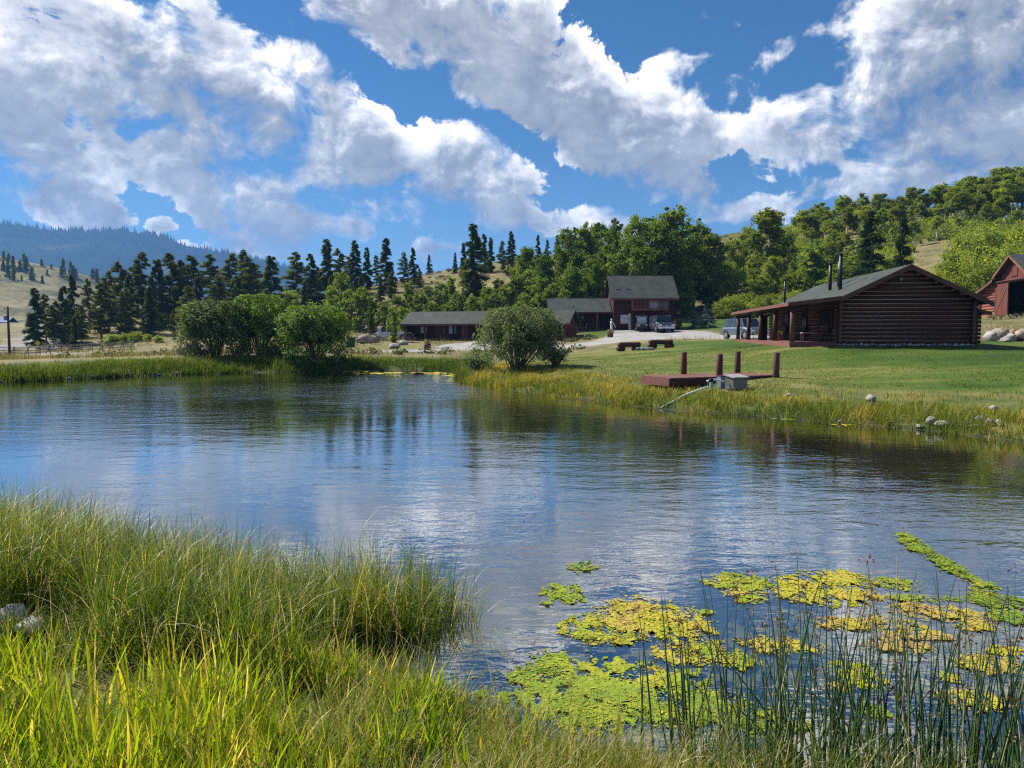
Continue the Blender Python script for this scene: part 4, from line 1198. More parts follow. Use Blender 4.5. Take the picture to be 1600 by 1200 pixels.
def build_barn():
    d = Vector((.2, .98, 0)).normalized()
    org = Vector((X(1553, 67), 67.0, 3.88))
    # local x runs along the front towards the viewer, local y into the barn
    A = math.atan2(-d.y, -d.x)
    t = thing('red_barn', 'red barn with a big open sliding door and log lean-to at the right edge', 'barn', org, A)
    BR, AP, E, EAV = 3.60, 5.15, 2.60, 2.36
    xl, xa, xr = .55, 3.35, 6.15
    MB().span(-3.5, 10.2, .05, 12, -1.2, .0).build('floor_slab', M_CONCRETE, t)
    MB().prism([(-3.4, .15, 0), (-3.4, .15, EAV), (.2, .15, 3.3), (.2, .15, 0)], (0, .1, 0)).build('lean_to_wall', M_PALEBACK, t)
    z = .13
    while z < 3.0:
        xs = -3.6 if z < 2.35 else -3.6 + (z - 2.35) / .28
        if .1 - xs > .4: link('log', log_mesh(round(.1 - xs, 2), .13, M_BARNLOG), t, loc=(xs, .12, z))
        z += .25
    for k in range(10):
        link('log', log_mesh(.7, .13, M_BARNLOG), t, loc=(-3.35, -.25, .25 + .25 * k if .25 + .25 * k < 2.4 else 2.3), rot=(0, 0, math.pi / 2)) if .25 + .25 * k < 2.4 else None
    # upper front of vertical boards
    x = .2
    while x < xr + .3:
        w = .28
        zt = min(BR + (AP - BR) * (x + w / 2 - xl) / (xa - xl), BR + (AP - BR) * (xr - x - w / 2) / (xr - xl - (xa - xl))) - .08
        zb = 3.02
        if zt > zb + .05: MB().span(x + .006, x + w - .006, .02 + .012 * (int(x / w) % 2), .12, zb, zt).build('board', M_BARN, t)
        x += w
    MB().span(-.05, 7.4, -.18, -.02, 2.98, 3.14).build('door_track', M_DECKWOOD, t)
    MB().span(-.1, 7.4, -.30, -.18, 3.10, 3.16).build('track_hood', M_DECKWOOD, t)
    # sliding door with diagonal brace
    o = MB().span(0, 2.6, -.12, -.07, .02, 2.97).build('sliding_door', M_BARN, t)
    for k in range(9): MB().span(.02 + k * .287, .29 + k * .287, -.135, -.122, .06, 2.93).build('board', M_BARN, o)
    for (a, bb) in (((.05, .12), (2.55, 2.88)),):
        vx, vz = bb[0] - a[0], bb[1] - a[1]; l = math.hypot(vx, vz); nx, nz = -vz / l * .09, vx / l * .09
        MB().prism([(a[0] + nx, -.165, a[1] + nz), (bb[0] + nx, -.165, bb[1] + nz), (bb[0] - nx, -.165, bb[1] - nz), (a[0] - nx, -.165, a[1] - nz)], (0, .028, 0)).build('brace', M_FASCIA, o)
    for xx in (.0, 2.44): MB().span(xx, xx + .16, -.16, -.137, .03, 2.96).build('stile', M_FASCIA, o)
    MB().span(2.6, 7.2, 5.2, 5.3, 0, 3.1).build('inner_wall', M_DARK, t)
    MB().span(7.2, 10.2, .1, .2, 0, 2.9).build('front_wall', M_BARN, t)
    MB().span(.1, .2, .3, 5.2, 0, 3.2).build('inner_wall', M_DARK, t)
    # loft door
    o = MB().span(xa - .55, xa + .55, -.02, .015, 3.42, 4.3).build('loft_door', M_BARN, t)
    for (a, bb) in (((-.5, 3.45), (-.38, 4.27)), ((.38, 3.45), (.5, 4.27))): MB().span(xa + a[0], xa + bb[0], -.05, -.022, a[1], bb[1]).build('stile', M_BARN, o)
    for z in (3.45, 4.15): MB().span(xa - .37, xa + .37, -.05, -.022, z, z + .12).build('rail', M_BARN, o)
    # roof: steep middle, flatter lean-tos
    ov = .5
    slab('roof', [(xl - .35, 12.3, BR - .05), (xl - .35, -ov, BR - .05), (xa, -ov, AP + .12), (xa, 12.3, AP + .12)], .1, M_ROOF, t)
    slab('roof', [(xr + .35, -ov, BR - .05), (xr + .35, 12.3, BR - .05), (xa, 12.3, AP + .12), (xa, -ov, AP + .12)], .1, M_ROOF, t)
    slab('lean_to_roof', [(-4.2, 12.3, 2.18), (-4.2, -ov, 2.18), (xl + .1, -ov, 3.52), (xl + .1, 12.3, 3.52)], .1, M_ROOF, t)
    slab('lean_to_roof', [(10.9, -ov, 2.18), (10.9, 12.3, 2.18), (xr - .1, 12.3, 3.52), (xr - .1, -ov, 3.52)], .1, M_ROOF, t)
    for (pa, pb) in (((xl - .35, BR - .06), (xa, AP + .11)), ((xr + .35, BR - .06), (xa, AP + .11)), ((-4.2, 2.17), (xl - .3, 3.36)), ((10.9, 2.17), (xr + .3, 3.36))):
        MB().prism([(pa[0], -ov - .04, pa[1]), (pb[0], -ov - .04, pb[1]), (pb[0], -ov - .04, pb[1] - .22), (pa[0], -ov - .04, pa[1] - .22)], (0, .035, 0)).build('rake_board', M_DECKWOOD, t)
    return t

build_house(); build_wing(); MOTEL, MOTEL_A = build_motel(); BARN = build_barn()
t = thing('tool_crate', 'pale crate standing just inside the dark barn doorway', 'crate', local(BARN, (4.7, 1.2, .0)), BARN.rotation_euler[2])
MB().span(-.4, .4, -.3, .3, 0, .6).build('case', M_BLUEPLASTIC, t, bevel=.02)
MB().span(-.42, .42, -.32, .32, .61, .66).build('lid', M_CONCRETE, t, bevel=.01)

# ------------------------------------------------------------------ dock on the bank
def build_dock():
    u = Vector((.91, .41, 0)).normalized(); A = math.atan2(u.y, u.x)
    t = thing('wooden_dock', 'low red-brown wooden dock with four tall dark posts reaching out from the lawn', 'dock', (5.62, 26.5, 0.0), A)
    Ld, Wd, zt = 4.95, 1.75, .84
    n = 16; wb = Wd / n
    n = 18; wb = Ld / n
    for k in range(n):
        MB().span(k * wb + .004, (k + 1) * wb - .004, -.03, Wd + .03, zt - .04, zt).build('deck_board', M_DECKWOOD, t)
    MB().span(0, Ld, -.02, .03, zt - .28, zt - .045).build('side_beam', M_REDWOOD, t)
    MB().span(0, Ld, Wd - .03, Wd + .02, zt - .28, zt - .045).build('side_beam', M_REDWOOD, t)
    MB().span(-.05, -.002, -.02, Wd + .02, zt - .30, zt - .042).build('end_beam', M_DECKWOOD, t)
    for k in range(5): MB().span(.6 + k * .95, .66 + k * .95, .035, Wd - .035, zt - .24, zt - .045).build('joist', M_DARKWOOD, t)
    for (x, y, h) in ((2.05, Wd + .14, .86), (2.08, -.17, .84), (4.72, Wd + .14, .86), (4.78, -.17, .86)):
        lean = random.uniform(-.015, .015)
        o = MB().tube([(x, y, -.1), (x + lean, y, zt + h - .015), (x + lean, y, zt + h)], [.125, .115, .10], 12).build('post', M_DARKWOOD, t, smooth=True)
    for x in (.5, 1.6, 3.2): MB().tube([(x, .2, -.4), (x, .2, zt - .28)], .07, 8).build('pile', M_DARKWOOD, t)
    return t
DOCK = build_dock()
t = thing('pump_box', 'pale grey metal pump box with a sloping lid in front of the dock', 'box', (X(1151, 25.6), 25.6, Hs(X(1151, 25.6), 25.6)), R(24))
MB().prism([(-.30, -.22, 0), (.30, -.22, 0), (.30, -.22, .38), (-.30, -.22, .38)], (0, .44, 0)).build('case', M_METAL, t, bevel=.01)
MB().prism([(-.35, -.27, .385), (.35, -.27, .385), (.35, .27, .47), (-.35, .27, .47)], (0, 0, .035)).build('lid', M_CONCRETE, t)
t = thing('control_box', 'small blue-grey control box under the dock edge beside the pump box', 'box', (X(1129, 26.1), 26.1, Hs(X(1129, 26.1), 26.1)), R(24))
MB().span(-.15, .15, -.12, .12, 0, .42).build('case', M_BLUEPLASTIC, t, bevel=.015)
MB().span(-.16, .16, -.13, .13, .425, .45).build('lid', M_DARKWOOD, t)
xa, ya = X(1112, 25.3), 25.3
t = thing('water_pump', 'small pale blue pump with a curved pipe in the grass at the dock', 'pump', (xa, ya, Hs(xa, ya)), R(15))
MB().tube([(0, 0, 0), (0, 0, .36), (.0, 0, .42)], [.055, .055, .03], 10).build('standpipe', surface('pale_blue_pipe', (0.38, 0.52, 0.56), rough=.4), t, smooth=True)
MB().tube([(-.16, 0, .40), (.02, 0, .46), (.25, 0, .44), (.62, 0.05, .36)], .035, 8).build('outlet_pipe', M_WHITE, t, smooth=True)
MB().tube([(-.1, -.1, .44), (.12, .1, .47)], .06, 8).build('motor', M_BLACKPLASTIC, t, smooth=True)
p0 = Vector((X(1034, 23.9), 23.9, .03)); p1 = Vector((X(1107, 25.25), 25.25, .62)); mid = (p0 + p1) / 2 + Vector((0, 0, .07))
tag(MB().tube([p0, mid, p1], .028, 8).build('intake_pipe', M_WHITE, smooth=True), 'long white pipe slanting from the pump down into the pond', 'pipe')

# ------------------------------------------------------------------ vehicles
def vehicle(name, label, cat, loc, rz, paint, length=4.8, width=1.9, height=1.78, pickup=False, front_lights=True, boxy=False, group=None):
    """built facing local -Y; x to the side, z up"""
    t = thing(name, label, cat, loc, rz, group)
    Lh = length / 2; w = width / 2
    zb, belt, hood = .34, height * .60, height * .56
    hood_l = length * .25
    # body: cross sections along the length (y, half width, belt height)
    secs = [(-Lh, w * .86, hood * .80), (-Lh + .12, w * .94, hood * .94), (-Lh + hood_l * .6, w, hood), (-Lh + hood_l, w, belt), (Lh - .35, w, belt), (Lh - .06, w * .95, belt * .98), (Lh, w * .88, belt * .86)]
    vs = []; fs = []
    for (y, hw, zt) in secs:
        vs += [(-hw * .96, y, zb), (-hw, y, zb + .2), (-hw, y, zt - .14), (-hw * .90, y, zt), (hw * .90, y, zt), (hw, y, zt - .14), (hw, y, zb + .2), (hw * .96, y, zb)]
    for i in range(len(secs) - 1):
        for k in range(8): fs.append((i * 8 + k, i * 8 + (k + 1) % 8, (i + 1) * 8 + (k + 1) % 8, (i + 1) * 8 + k))
    fs += [tuple(range(7, -1, -1)), tuple(range((len(secs) - 1) * 8, len(secs) * 8))]
    MB().add(vs, fs).build('body', paint, t, smooth=False, bevel=.02)
    ca, cb = -Lh + hood_l, (Lh - .1 if not pickup else .75)
    rk = .55 if not boxy else .25; rk2 = .35 if not pickup else .15
    tw = w * .78
    cab = [(-w * .92, ca, belt - .01), (w * .92, ca, belt - .01), (w * .92, cb, belt - .01), (-w * .92, cb, belt - .01), (-tw, ca + rk, height), (tw, ca + rk, height), (tw, cb - rk2, height), (-tw, cb - rk2, height)]
    MB().add(cab, [(0, 1, 2, 3), (4, 7, 6, 5), (0, 4, 5, 1), (1, 5, 6, 2), (2, 6, 7, 3), (3, 7, 4, 0)]).build('cab', paint, t, bevel=.04)
    def pane(nm, q, off):
        q = [Vector(p) for p in q]; c = sum(q, Vector()) / 4
        q = [c + (p - c) * .90 + Vector(off) for p in q]
        MB().prism(q, Vector(off).normalized() * .012).build(nm, M_GLASS, t)
    C = [Vector(p) for p in cab]
    pane('windscreen', [C[0], C[1], C[5], C[4]], (0, -.012, .006)); pane('rear_window', [C[3], C[2], C[6], C[7]], (0, .012, .006))
    for s, (a, b_, c, d) in ((1, (1, 2, 6, 5)), (-1, (0, 3, 7, 4))):
        m0 = (C[a] + C[b_]) / 2; m1 = (C[c] + C[d]) / 2
        pane('side_window', [C[a], m0, m1, C[d]], (s * .012, 0, .004)); pane('side_window', [m0, C[b_], C[c], m1], (s * .012, 0, .004))
    if pickup:
        MB().span(-w * .85, w * .85, cb + .1, Lh - .12, belt - .02, belt + .012).build('cargo_bed', M_DARK, t)
    for y in (-Lh + .85, Lh - .9):
        for s in (-1, 1):
            wh = MB().tube([(s * (w - .24), y, .36), (s * (w + .01), y, .36)], .36, 16).build('wheel', M_RUBBER, t)
            MB().tube([(s * (w + .006), y, .36), (s * (w + .02), y, .36)], .22, 12).build('rim', M_RIM, wh)
            MB().tube([(s * (w - .02), y + .43 * math.cos(q), .37 + .43 * math.sin(q)) for q in np.linspace(0, math.pi, 9)], .045, 6).build('wheel_arch', M_BLACKPLASTIC, t)
    MB().box((0, -Lh - .04, .48), (width * .93, .16, .24)).build('bumper', M_CHROME if boxy else paint, t, bevel=.03)
    MB().box((0, Lh + .03, .50), (width * .93, .14, .22)).build('bumper', M_BLACKPLASTIC, t, bevel=.03)
    g = MB().box((0, -Lh - .015, hood * .66), (width * .52, .05, .26)).build('grille', M_BLACKPLASTIC, t, bevel=.01)
    for k in range(3): MB().box((0, -Lh - .045, hood * .66 - .08 + k * .08), (width * .50, .014, .022)).build('grille_bar', M_CHROME, g)
    MB().box((0, -Lh - .055, hood * .66), (.12, .012, .12)).build('badge', M_CHROME, g)
    for s in (-1, 1):
        MB().box((s * w * .70, -Lh - .005, hood * .70), (width * .17, .09, .18)).build('headlight', M_LAMP, t, bevel=.02)
        MB().box((s * w * .66, -Lh - .12, .46), (.24, .04, .12)).build('fog_light', M_LAMP, t, bevel=.01)
        MB().box((s * w * .84, Lh - .01, belt * .80), (.16, .08, .34)).build('tail_light', M_TAIL, t, bevel=.01)
        MB().box((s * (w + .12), ca + .35, belt + .08), (.20, .10, .15)).build('mirror', paint, t, bevel=.02)
        MB().span(s * (w + .001) - .004, s * (w + .001) + .004, ca + .45, ca + .58, belt - .22, belt - .19).build('door_handle', M_CHROME, t)
        MB().span(s * tw * .9 - .02, s * tw * .9 + .02, ca + rk + .1, cb - rk2 - .1, height + .01, height + .05).build('roof_rail', M_BLACKPLASTIC, t)
    MB().box((0, -Lh - .13, .50), (.32, .012, .16)).build('number_plate', M_WHITE, t)
    return t
P_SILVER = surface('silver_blue_paint', (0.14, 0.18, 0.24), rough=.25, metallic=.3, var=.05, spec=.5, coat=.6, bump=0)
P_DARK = surface('dark_blue_grey_paint', (0.05, 0.06, 0.08), rough=.25, metallic=.2, var=.05, spec=.5, coat=.6, bump=0)
P_WHITE = surface('white_truck_paint', (0.72, 0.74, 0.76), rough=.3, var=.04, spec=.5, coat=.5, bump=0)
P_BLACK = surface('matt_black_paint', (0.02, 0.022, 0.025), rough=.5, var=.1, spec=.4, bump=0)
x, y = X(1163, 64), 64.0
vehicle('parked_suv', 'silver blue car parked on the gravel beyond the cabin porch', 'car', (x, y, Hs(x, y)), R(14), P_SILVER, 4.8, 1.9, 1.74)
x, y = X(1032, 86.5), 86.5
vehicle('parked_pickup', 'dark grey truck parked nose out in front of the tall red house', 'truck', (x, y, Hs(x, y)), R(2), P_DARK, 5.4, 2.0, 1.85, boxy=True)
x, y = X(607, 97), 97.0
vehicle('white_pickup', 'white pickup parked at the left end of the long log building', 'truck', (x, y, Hs(x, y) - .05), R(-78), P_WHITE, 5.4, 1.95, 1.85, pickup=True)
# small open utility vehicle
x, y = X(1002, 89.0), 89.0
t = thing('utility_vehicle', 'small black open utility vehicle with a pale sunlit roof beside the dark grey truck', 'utility vehicle', (x, y, Hs(x, y)), R(-4))
MB().add([(-.62, -1.25, .35), (.62, -1.25, .35), (.62, 1.25, .35), (-.62, 1.25, .35), (-.55, -1.25, .85), (.55, -1.25, .85), (.62, -.35, 1.0), (-.62, -.35, 1.0), (.62, 1.25, .9), (-.62, 1.25, .9)],
         [(0, 3, 2, 1), (0, 1, 5, 4), (4, 5, 6, 7), (7, 6, 8, 9), (2, 3, 9, 8), (1, 2, 8, 6, 5), (3, 0, 4, 7, 9)]).build('body', P_BLACK, t, bevel=.02)
for sx in (-.58, .58):
    MB().tube([(sx, -.4, .95), (sx, -.15, 1.75), (sx, .7, 1.78), (sx, .85, .9)], .03, 8).build('roll_bar', M_BLACKPLASTIC, t, smooth=True)
    MB().box((sx * .75, -1.26, .72), (.22, .05, .12)).build('headlight', M_LAMP, t, bevel=.01)
    for yy in (-.85, .85):
        wh = MB().tube([(sx - .12, yy, .30), (sx + .12, yy, .30)], .30, 12).build('wheel', M_RUBBER, t)
        MB().tube([(sx + math.copysign(.121, sx), yy, .30), (sx + math.copysign(.135, sx), yy, .30)], .15, 10).build('rim', M_RIM, wh)
MB().box((0, .28, 1.80), (1.3, 1.15, .05)).build('canopy', M_CONCRETE, t, bevel=.015)  # pale colour stands in for sunlight on the roof
MB().prism([(-.54, -.42, 1.02), (.54, -.42, 1.02), (.54, -.19, 1.72), (-.54, -.19, 1.72)], (0, -.012, 0)).build('windscreen', M_PALEGLASS, t)  # sun on the glass is put into a pale pane colour
MB().box((0, .35, .98), (1.05, .35, .14)).build('seat', M_BLACKPLASTIC, t, bevel=.03)
MB().box((0, .55, 1.25), (1.05, .12, .5)).build('seat_back', M_BLACKPLASTIC, t, bevel=.03)

# ------------------------------------------------------------------ small things about the yard
def log_bench(label, a, bb, zoff=0):
    a = Vector((a[0], a[1], Hs(*a))); bb = Vector((bb[0], bb[1], Hs(*bb)))
    d = bb - a; L = d.length; rz = math.atan2(d.y, d.x)
    t = thing('log_bench', label, 'bench', (a + bb) / 2, rz, 'curved log benches round the fire pit')
    pts = [(-L / 2 + L * k / 6, .22 * math.sin(math.pi * k / 6), .42) for k in range(7)]
    MB().tube(pts, .17, 10).build('seat_log', M_DARKWOOD, t, smooth=True)
    for k in (0.8, 5.2):
        MB().tube([(-L / 2 + L * k / 6 - .3, .1, .16), (-L / 2 + L * k / 6 + .3, .14, .16)], .18, 10).build('foot_log', M_DARKWOOD, t, smooth=True)
    return t
x0, y0, _ = ray_ground(968, 551); x1, y1, _ = ray_ground(999, 546)
log_bench('curved dark log bench left of the fire pit on the lawn', (X(968, 50), 50), (X(999, 51.5), 51.5))
log_bench('curved dark log bench right of the fire pit on the lawn', (X(1015, 52.5), 52.5), (X(1051, 52.8), 52.8))
fx, fy = X(1008, 50.0), 50.0
t = thing('fire_pit', 'low ring of stones for a camp fire between the log benches', 'fire pit', (fx, fy, Hs(fx, fy)))
rr = random.Random(3)
for k in range(9):
    a = 2 * math.pi * k / 9
    mb = MB(); stone_into(mb, (0, 0, .06), (.16, .13, .11), rr); mb.build('ring_stone', M_GREYSTONE, t, smooth=True, loc=(.5 * math.cos(a), .5 * math.sin(a), 0))
MB().tube([(0, 0, .0), (0, 0, .03)], [.42, .36], 12).build('ash_bed', M_DARK, t)

def wagon_wheel(label, loc, rz, r=.55):
    t = thing('wagon_wheel', label, 'wagon wheel', loc, rz, 'old wagon wheels in the yard')
    MB().tube([(r * math.cos(a), 0, r + r * math.sin(a)) for a in np.linspace(0, 2 * math.pi, 25)], .035, 6).build('rim', M_GREYWOOD, t)
    for k in range(10):
        a = 2 * math.pi * k / 10
        MB().tube([(.05 * math.cos(a), 0, r + .05 * math.sin(a)), (r * .97 * math.cos(a), 0, r + r * .97 * math.sin(a))], .018, 5).build('spoke', M_GREYWOOD, t)
    MB().tube([(0, -.09, r), (0, .09, r)], .08, 10).build('hub', M_GREYWOOD, t)
def at_ground(px, d): x = X(px, d); return (x, d, Hs(x, d))
wagon_wheel('wooden wagon wheel leaning at the left porch bay of the long log building', at_ground(640, 88.2), R(-20), .6)
wagon_wheel('wooden wagon wheel half sunk beside the white pickup', at_ground(583, 88.0), R(-10), .6)
pot_plant('planter', 'white bowl planter on the porch of the long log building', local(MOTEL, (-14.9, .35, -.05)), .36, .34, white=True)
t = thing('barrel_planter', 'dark red half barrel planter at the edge of the gravel', 'planter', at_ground(668, 70.5))
MB().tube([(0, 0, 0), (0, 0, .3), (0, 0, .58)], [.30, .36, .32], 14).build('barrel', M_BARN, t, smooth=True)
for z in (.12, .44): MB().tube([(0, 0, z), (0, 0, z + .05)], [.352, .356], 14).build('hoop', M_BLACKPIPE, t)
link('plants', leaf_blob('plants', 200, (.34, .34, .3), .07, M_LEAF_BRIGHT), t, loc=(0, 0, .72))
t = thing('barrel_planter', 'dark red half barrel planter on the green strip by the small gable', 'planter', at_ground(953, 81.5))
MB().tube([(0, 0, 0), (0, 0, .3), (0, 0, .5)], [.30, .36, .32], 14).build('barrel', M_BARN, t, smooth=True)
link('plants', leaf_blob('plants', 200, (.5, .4, .3), .07, M_LEAF_BRIGHT), t, loc=(0, 0, .62))
# white figure by the wing, white hammock chair under its porch
t = thing('white_statue', 'slender white standing figure beside the last porch post of the low wing', 'statue', at_ground(955, 89.5), R(10))
MB().box((0, 0, .06), (.5, .5, .12)).build('plinth', M_CONCRETE, t, bevel=.02)
MB().tube([(0, 0, .12), (.02, 0, .6), (-.04, 0, 1.0), (0, 0, 1.28), (.0, 0, 1.36)], [.20, .15, .12, .15, .06], 10).build('figure', M_WHITE, t, smooth=True)
MB().tube([(0, 0, 1.34), (0, 0, 1.44), (0, 0, 1.58), (0, 0, 1.64)], [.05, .10, .10, .03], 10).build('head', M_WHITE, t, smooth=True)
MB().tube([(.1, 0, 1.2), (.34, -.05, .95), (.48, -.1, .55)], [.06, .05, .035], 8).build('arm', M_WHITE, t, smooth=True)
t = thing('hammock_chair', 'pale curved hanging chair under the porch of the low wing', 'hanging chair', (X(911, 93.2), 93.2, 2.9), 0)
MB().tube([(-.42, 0, .95), (-.40, 0, .45), (-.2, 0, .15), (.1, 0, .12), (.35, 0, .4), (.5, 0, .9)], .05, 8).build('frame', M_CONCRETE, t, smooth=True)
MB().tube([(-.25, -.05, .28), (.0, -.1, .16), (.28, -.05, .3)], [.12, .16, .12], 8).build('cushion', surface('red_cushion', (0.22, 0.05, 0.05), rough=.9), t, smooth=True)
MB().tube([(0, 0, 2.0), (-.05, 0, 1.5), (-.40, 0, .6)], .015, 5).build('rope', M_CONCRETE, t)
t = thing('hanging_basket', 'pale flower basket hanging from the left porch bay of the low wing', 'flower basket', (X(909.5, 93.4), 93.4, 4.35), 0)
MB().tube([(0, 0, 0), (0, 0, .2)], [.12, .2], 10).build('basket', M_CONCRETE, t)
link('flowers', leaf_blob('flowers', 120, (.26, .26, .22), .05, M_LEAF_BRIGHT), t, loc=(0, 0, .3))
MB().tube([(0, 0, .2), (0, 0, .72)], .01, 5).build('cord', M_BLACKPIPE, t)

# stones
def boulder(label, loc, s, group=None, mat=None, seed=0, sink=.25):
    rr = random.Random(seed * 7 + 1)
    mb = MB(); stone_into(mb, (0, 0, s[2] * (1 - sink) * .8), s, rr, 11, 8)
    o = mb.build('stone', mat or M_STONE, smooth=True, loc=loc, rot=(0, 0, rr.uniform(0, 3)))
    tag(o, label, 'rock', group)
    return o
SH = 'stones along the right shore'
for k, (px, py, d, s, lab) in enumerate([
        (1363, 642, 21.5, (.26, .2, .20), 'single pale grey stone up in the bank grass right of the dock'),
        (1316, 655, 20.0, (.14, .1, .08), 'small flat pale stone at the waterline right of the dock'),
        (1442, 666, 18.7, (.16, .11, .09), 'small flat white stone leftmost of the waterline trio'),
        (1458, 665, 18.75, (.19, .15, .19), 'rounded white stone in the middle of the waterline trio'),
        (1478, 668, 18.4, (.30, .17, .16), 'long smooth white stone lying at the waterline'),
        (1527, 673, 17.9, (.24, .12, .09), 'flat white stone left of the clustered stones at the waterline'),
        (1535, 667, 18.2, (.15, .14, .20), 'dark grey upright stone in the cluster at the waterline'),
        (1542, 674, 17.8, (.09, .08, .09), 'smallest tan stone in the cluster at the waterline'),
        (1550, 671, 17.9, (.14, .13, .18), 'round white stone in the cluster at the waterline'),
        (1556, 655, 19.2, (.15, .12, .13), 'white stone in the grass above the clustered stones'),
        (1565, 671, 17.8, (.16, .13, .15), 'pale stone at the right end of the waterline cluster'),
        (1234, 634, 23.3, (.17, .12, .11), 'flat white stone in the golden grass right of the pump box')]):
    x = X(px, d); z = max(Hs(x, d), .0)
    boulder(lab, (x, d, z + (.10 if 'grass' in lab else 0)), tuple(.66 * v for v in s), SH, seed=k)
for k, (px, d, s, lab) in enumerate([
        (106, 39.3, (.30, .2, .16), 'small white stone at the far waterline, leftmost of the row'), (144, 40.6, (.32, .2, .17), 'first of two touching white stones at the far waterline'), (152, 40.9, (.28, .2, .20), 'second of two touching white stones at the far waterline'),
        (178, 41.8, (.34, .24, .30), 'tallest white stone of the row at the far waterline'), (201, 42.4, (.36, .2, .16), 'flat pale stone at the far waterline before the willows'), (248, 43.4, (.26, .2, .14), 'small pale stone at the far waterline near the willows'),
        (273, 44.2, (.40, .25, .2), 'wide pale stone at the waterline left of the willows'), (291, 44.8, (.34, .25, .18), 'pale stone at the waterline beside the first willow')]):
    x = X(px, d)
    s = np.array(s) * .62
    boulder(lab, (x, d, max(.0, Hs(x, d)) - .02), tuple(s), 'stones along the far shore', seed=30 + k)
for k, (px, d, s, lab) in enumerate([
        (297, 51, (1.0, .6, .55), 'large tan boulder behind the first willow'), (318, 52, (.8, .6, .45), 'second tan boulder just left of the first willow'), (425, 52, (.7, .5, .4), 'grey brown boulder between the second and third willow'), (440, 52.4, (.6, .5, .4), 'pale brown boulder left of the third willow'), (575, 92, (1.4, .8, .7), 'broad tan boulder on the grass left of the long log building'),
        (616, 76, (.8, .5, .35), 'white rocks on the grass beside the gravel'), (630, 84, (.5, .4, .35), 'pale rock at the foot of the wagon wheel')]):
    x = X(px, d)
    boulder(lab, (x, d, Hs(x, d) - .05), s, None, M_TANSTONE if k in (0, 1, 4) else M_STONE, seed=60 + k)
k = 0
for (px, py, d, s, lab) in [(1548, 538, 46.5, (.55, .5, .5), 'pale angular boulder at the corner of the log cabin'), (1565, 533, 47.5, (.62, .5, .60), 'tall pale boulder at the foot of the barn slope'), (1578, 540, 46.5, (.75, .5, .40), 'wide pale boulder lying on the lawn edge'), (1592, 535, 47, (.6, .5, .5), 'pale boulder at the frame edge on the barn slope'),
                           (1560, 521, 49.5, (.45, .4, .35), 'cream boulder half way up the barn slope'), (1582, 519, 50, (.5, .4, .38), 'cream boulder just under the barn'), (1598, 523, 49.5, (.5, .4, .4), 'cream boulder under the barn at the frame edge'), (1543, 526, 48.5, (.35, .35, .4), 'small pale boulder tucked against the cabin lean-to'), (1571, 546, 45.3, (.4, .35, .25), 'small low boulder in front of the tall one on the lawn edge'), (1612, 541, 46, (.6, .5, .5), 'pale boulder at the right end of the rock bank'), (1556, 512, 52, (.4, .35, .3), 'grey boulder high on the barn slope')]:
    x = X(px, d); boulder(lab, (x, d, Hs(x, d) - .06), tuple(.82 * v for v in s), 'boulders on the barn slope', M_TANSTONE if k in (1, 3, 4, 5) else M_STONE, seed=90 + k, sink=.15); k += 1
for k, (px, py, d, s, lab) in enumerate([(-2, 960, 5.30, (.13, .10, .085), 'white rock at the left edge among the foreground reeds'), (27, 972, 5.12, (.11, .085, .065), 'smaller white rock in front of the first one at the left edge')]):
    x = X(px, d); boulder(lab, (x, d, Hs(x, d) + .06), s, None, M_PALESTONE, seed=130 + k)

# ------------------------------------------------------------------ fences, pole, sign, far house
def rail_fence(label, pts, h=1.0, rails=3, group=None, zig=0.0):
    """split-rail buck fence: every rail and every crossed leg is its own part"""
    base = Vector((pts[0][0], pts[0][1], Hs(*pts[0])))
    t = thing('rail_fence', label, 'fence', base, 0, group)
    P = [Vector((x, y, Hs(x, y))) for x, y in pts]
    for i, p in enumerate(P):
        q = p - base
        MB().tube([q + Vector((-.3, -.35, -.05)), q + Vector((.05, .15, h))], .06, 6).build('post', M_GREYWOOD, t)
        MB().tube([q + Vector((.3, -.35, -.05)), q + Vector((-.05, .15, h))], .06, 6).build('post', M_GREYWOOD, t)
        if i < len(P) - 1:
            n = P[i + 1] - base
            for k in range(rails):
                z = h * (.28 + .62 * k / max(1, rails - 1))
                j = [random.uniform(-.05, .05) for _ in range(4)]
                MB().tube([q + Vector((0, -.1 + j[0], z + j[1])), n + Vector((0, -.1 + j[2], z + j[3]))], .055, 6).build('rail', M_GREYWOOD, t)
    return t
pts = [(X(px, d), d) for px, d in ((-40, 84), (-8, 86), (22, 88), (44, 90), (62, 93), (78, 96), (96, 98), (112, 99), (128, 100), (144, 101), (160, 101.5), (176, 102), (193, 102.5), (209, 103))]
rail_fence('weathered grey buck rail fence running along the far edge of the bank', pts, 1.0, 3)
pts = []
for k in range(15):
    f = k / 14
    px = np.interp(f, [0, .25, .5, .8, 1], [74, 92, 104, 98, 90]); d = np.interp(f, [0, 1], [105, 150])
    pts.append((X(px, d) + (.55 if k % 2 else -.55), d))
rail_fence('pale zigzag rail fence climbing the slope behind the buck fence', pts, 1.2, 4)
x, y = X(15.5, 84), 84.0
t = thing('utility_pole', 'brown wooden utility pole standing at the left edge by the fence', 'utility pole', (x, y, Hs(x, y) - .3), 0)
MB().tube([(0, 0, 0), (0, 0, 5.9)], [.15, .11], 10).build('shaft', M_DARKWOOD, t, smooth=True)
MB().box((-.2, -.12, 4.6), (.32, .26, .5)).build('transformer', M_METAL, t, bevel=.03)
MB().tube([(-.4, 0, 5.6), (.4, 0, 5.6)], .04, 6).build('cross_arm', M_DARKWOOD, t)
for s in (-.36, .36): MB().tube([(s, 0, 5.63), (s, 0, 5.78)], .035, 6).build('insulator', M_CONCRETE, t)
x, y = X(60, 97), 97.0
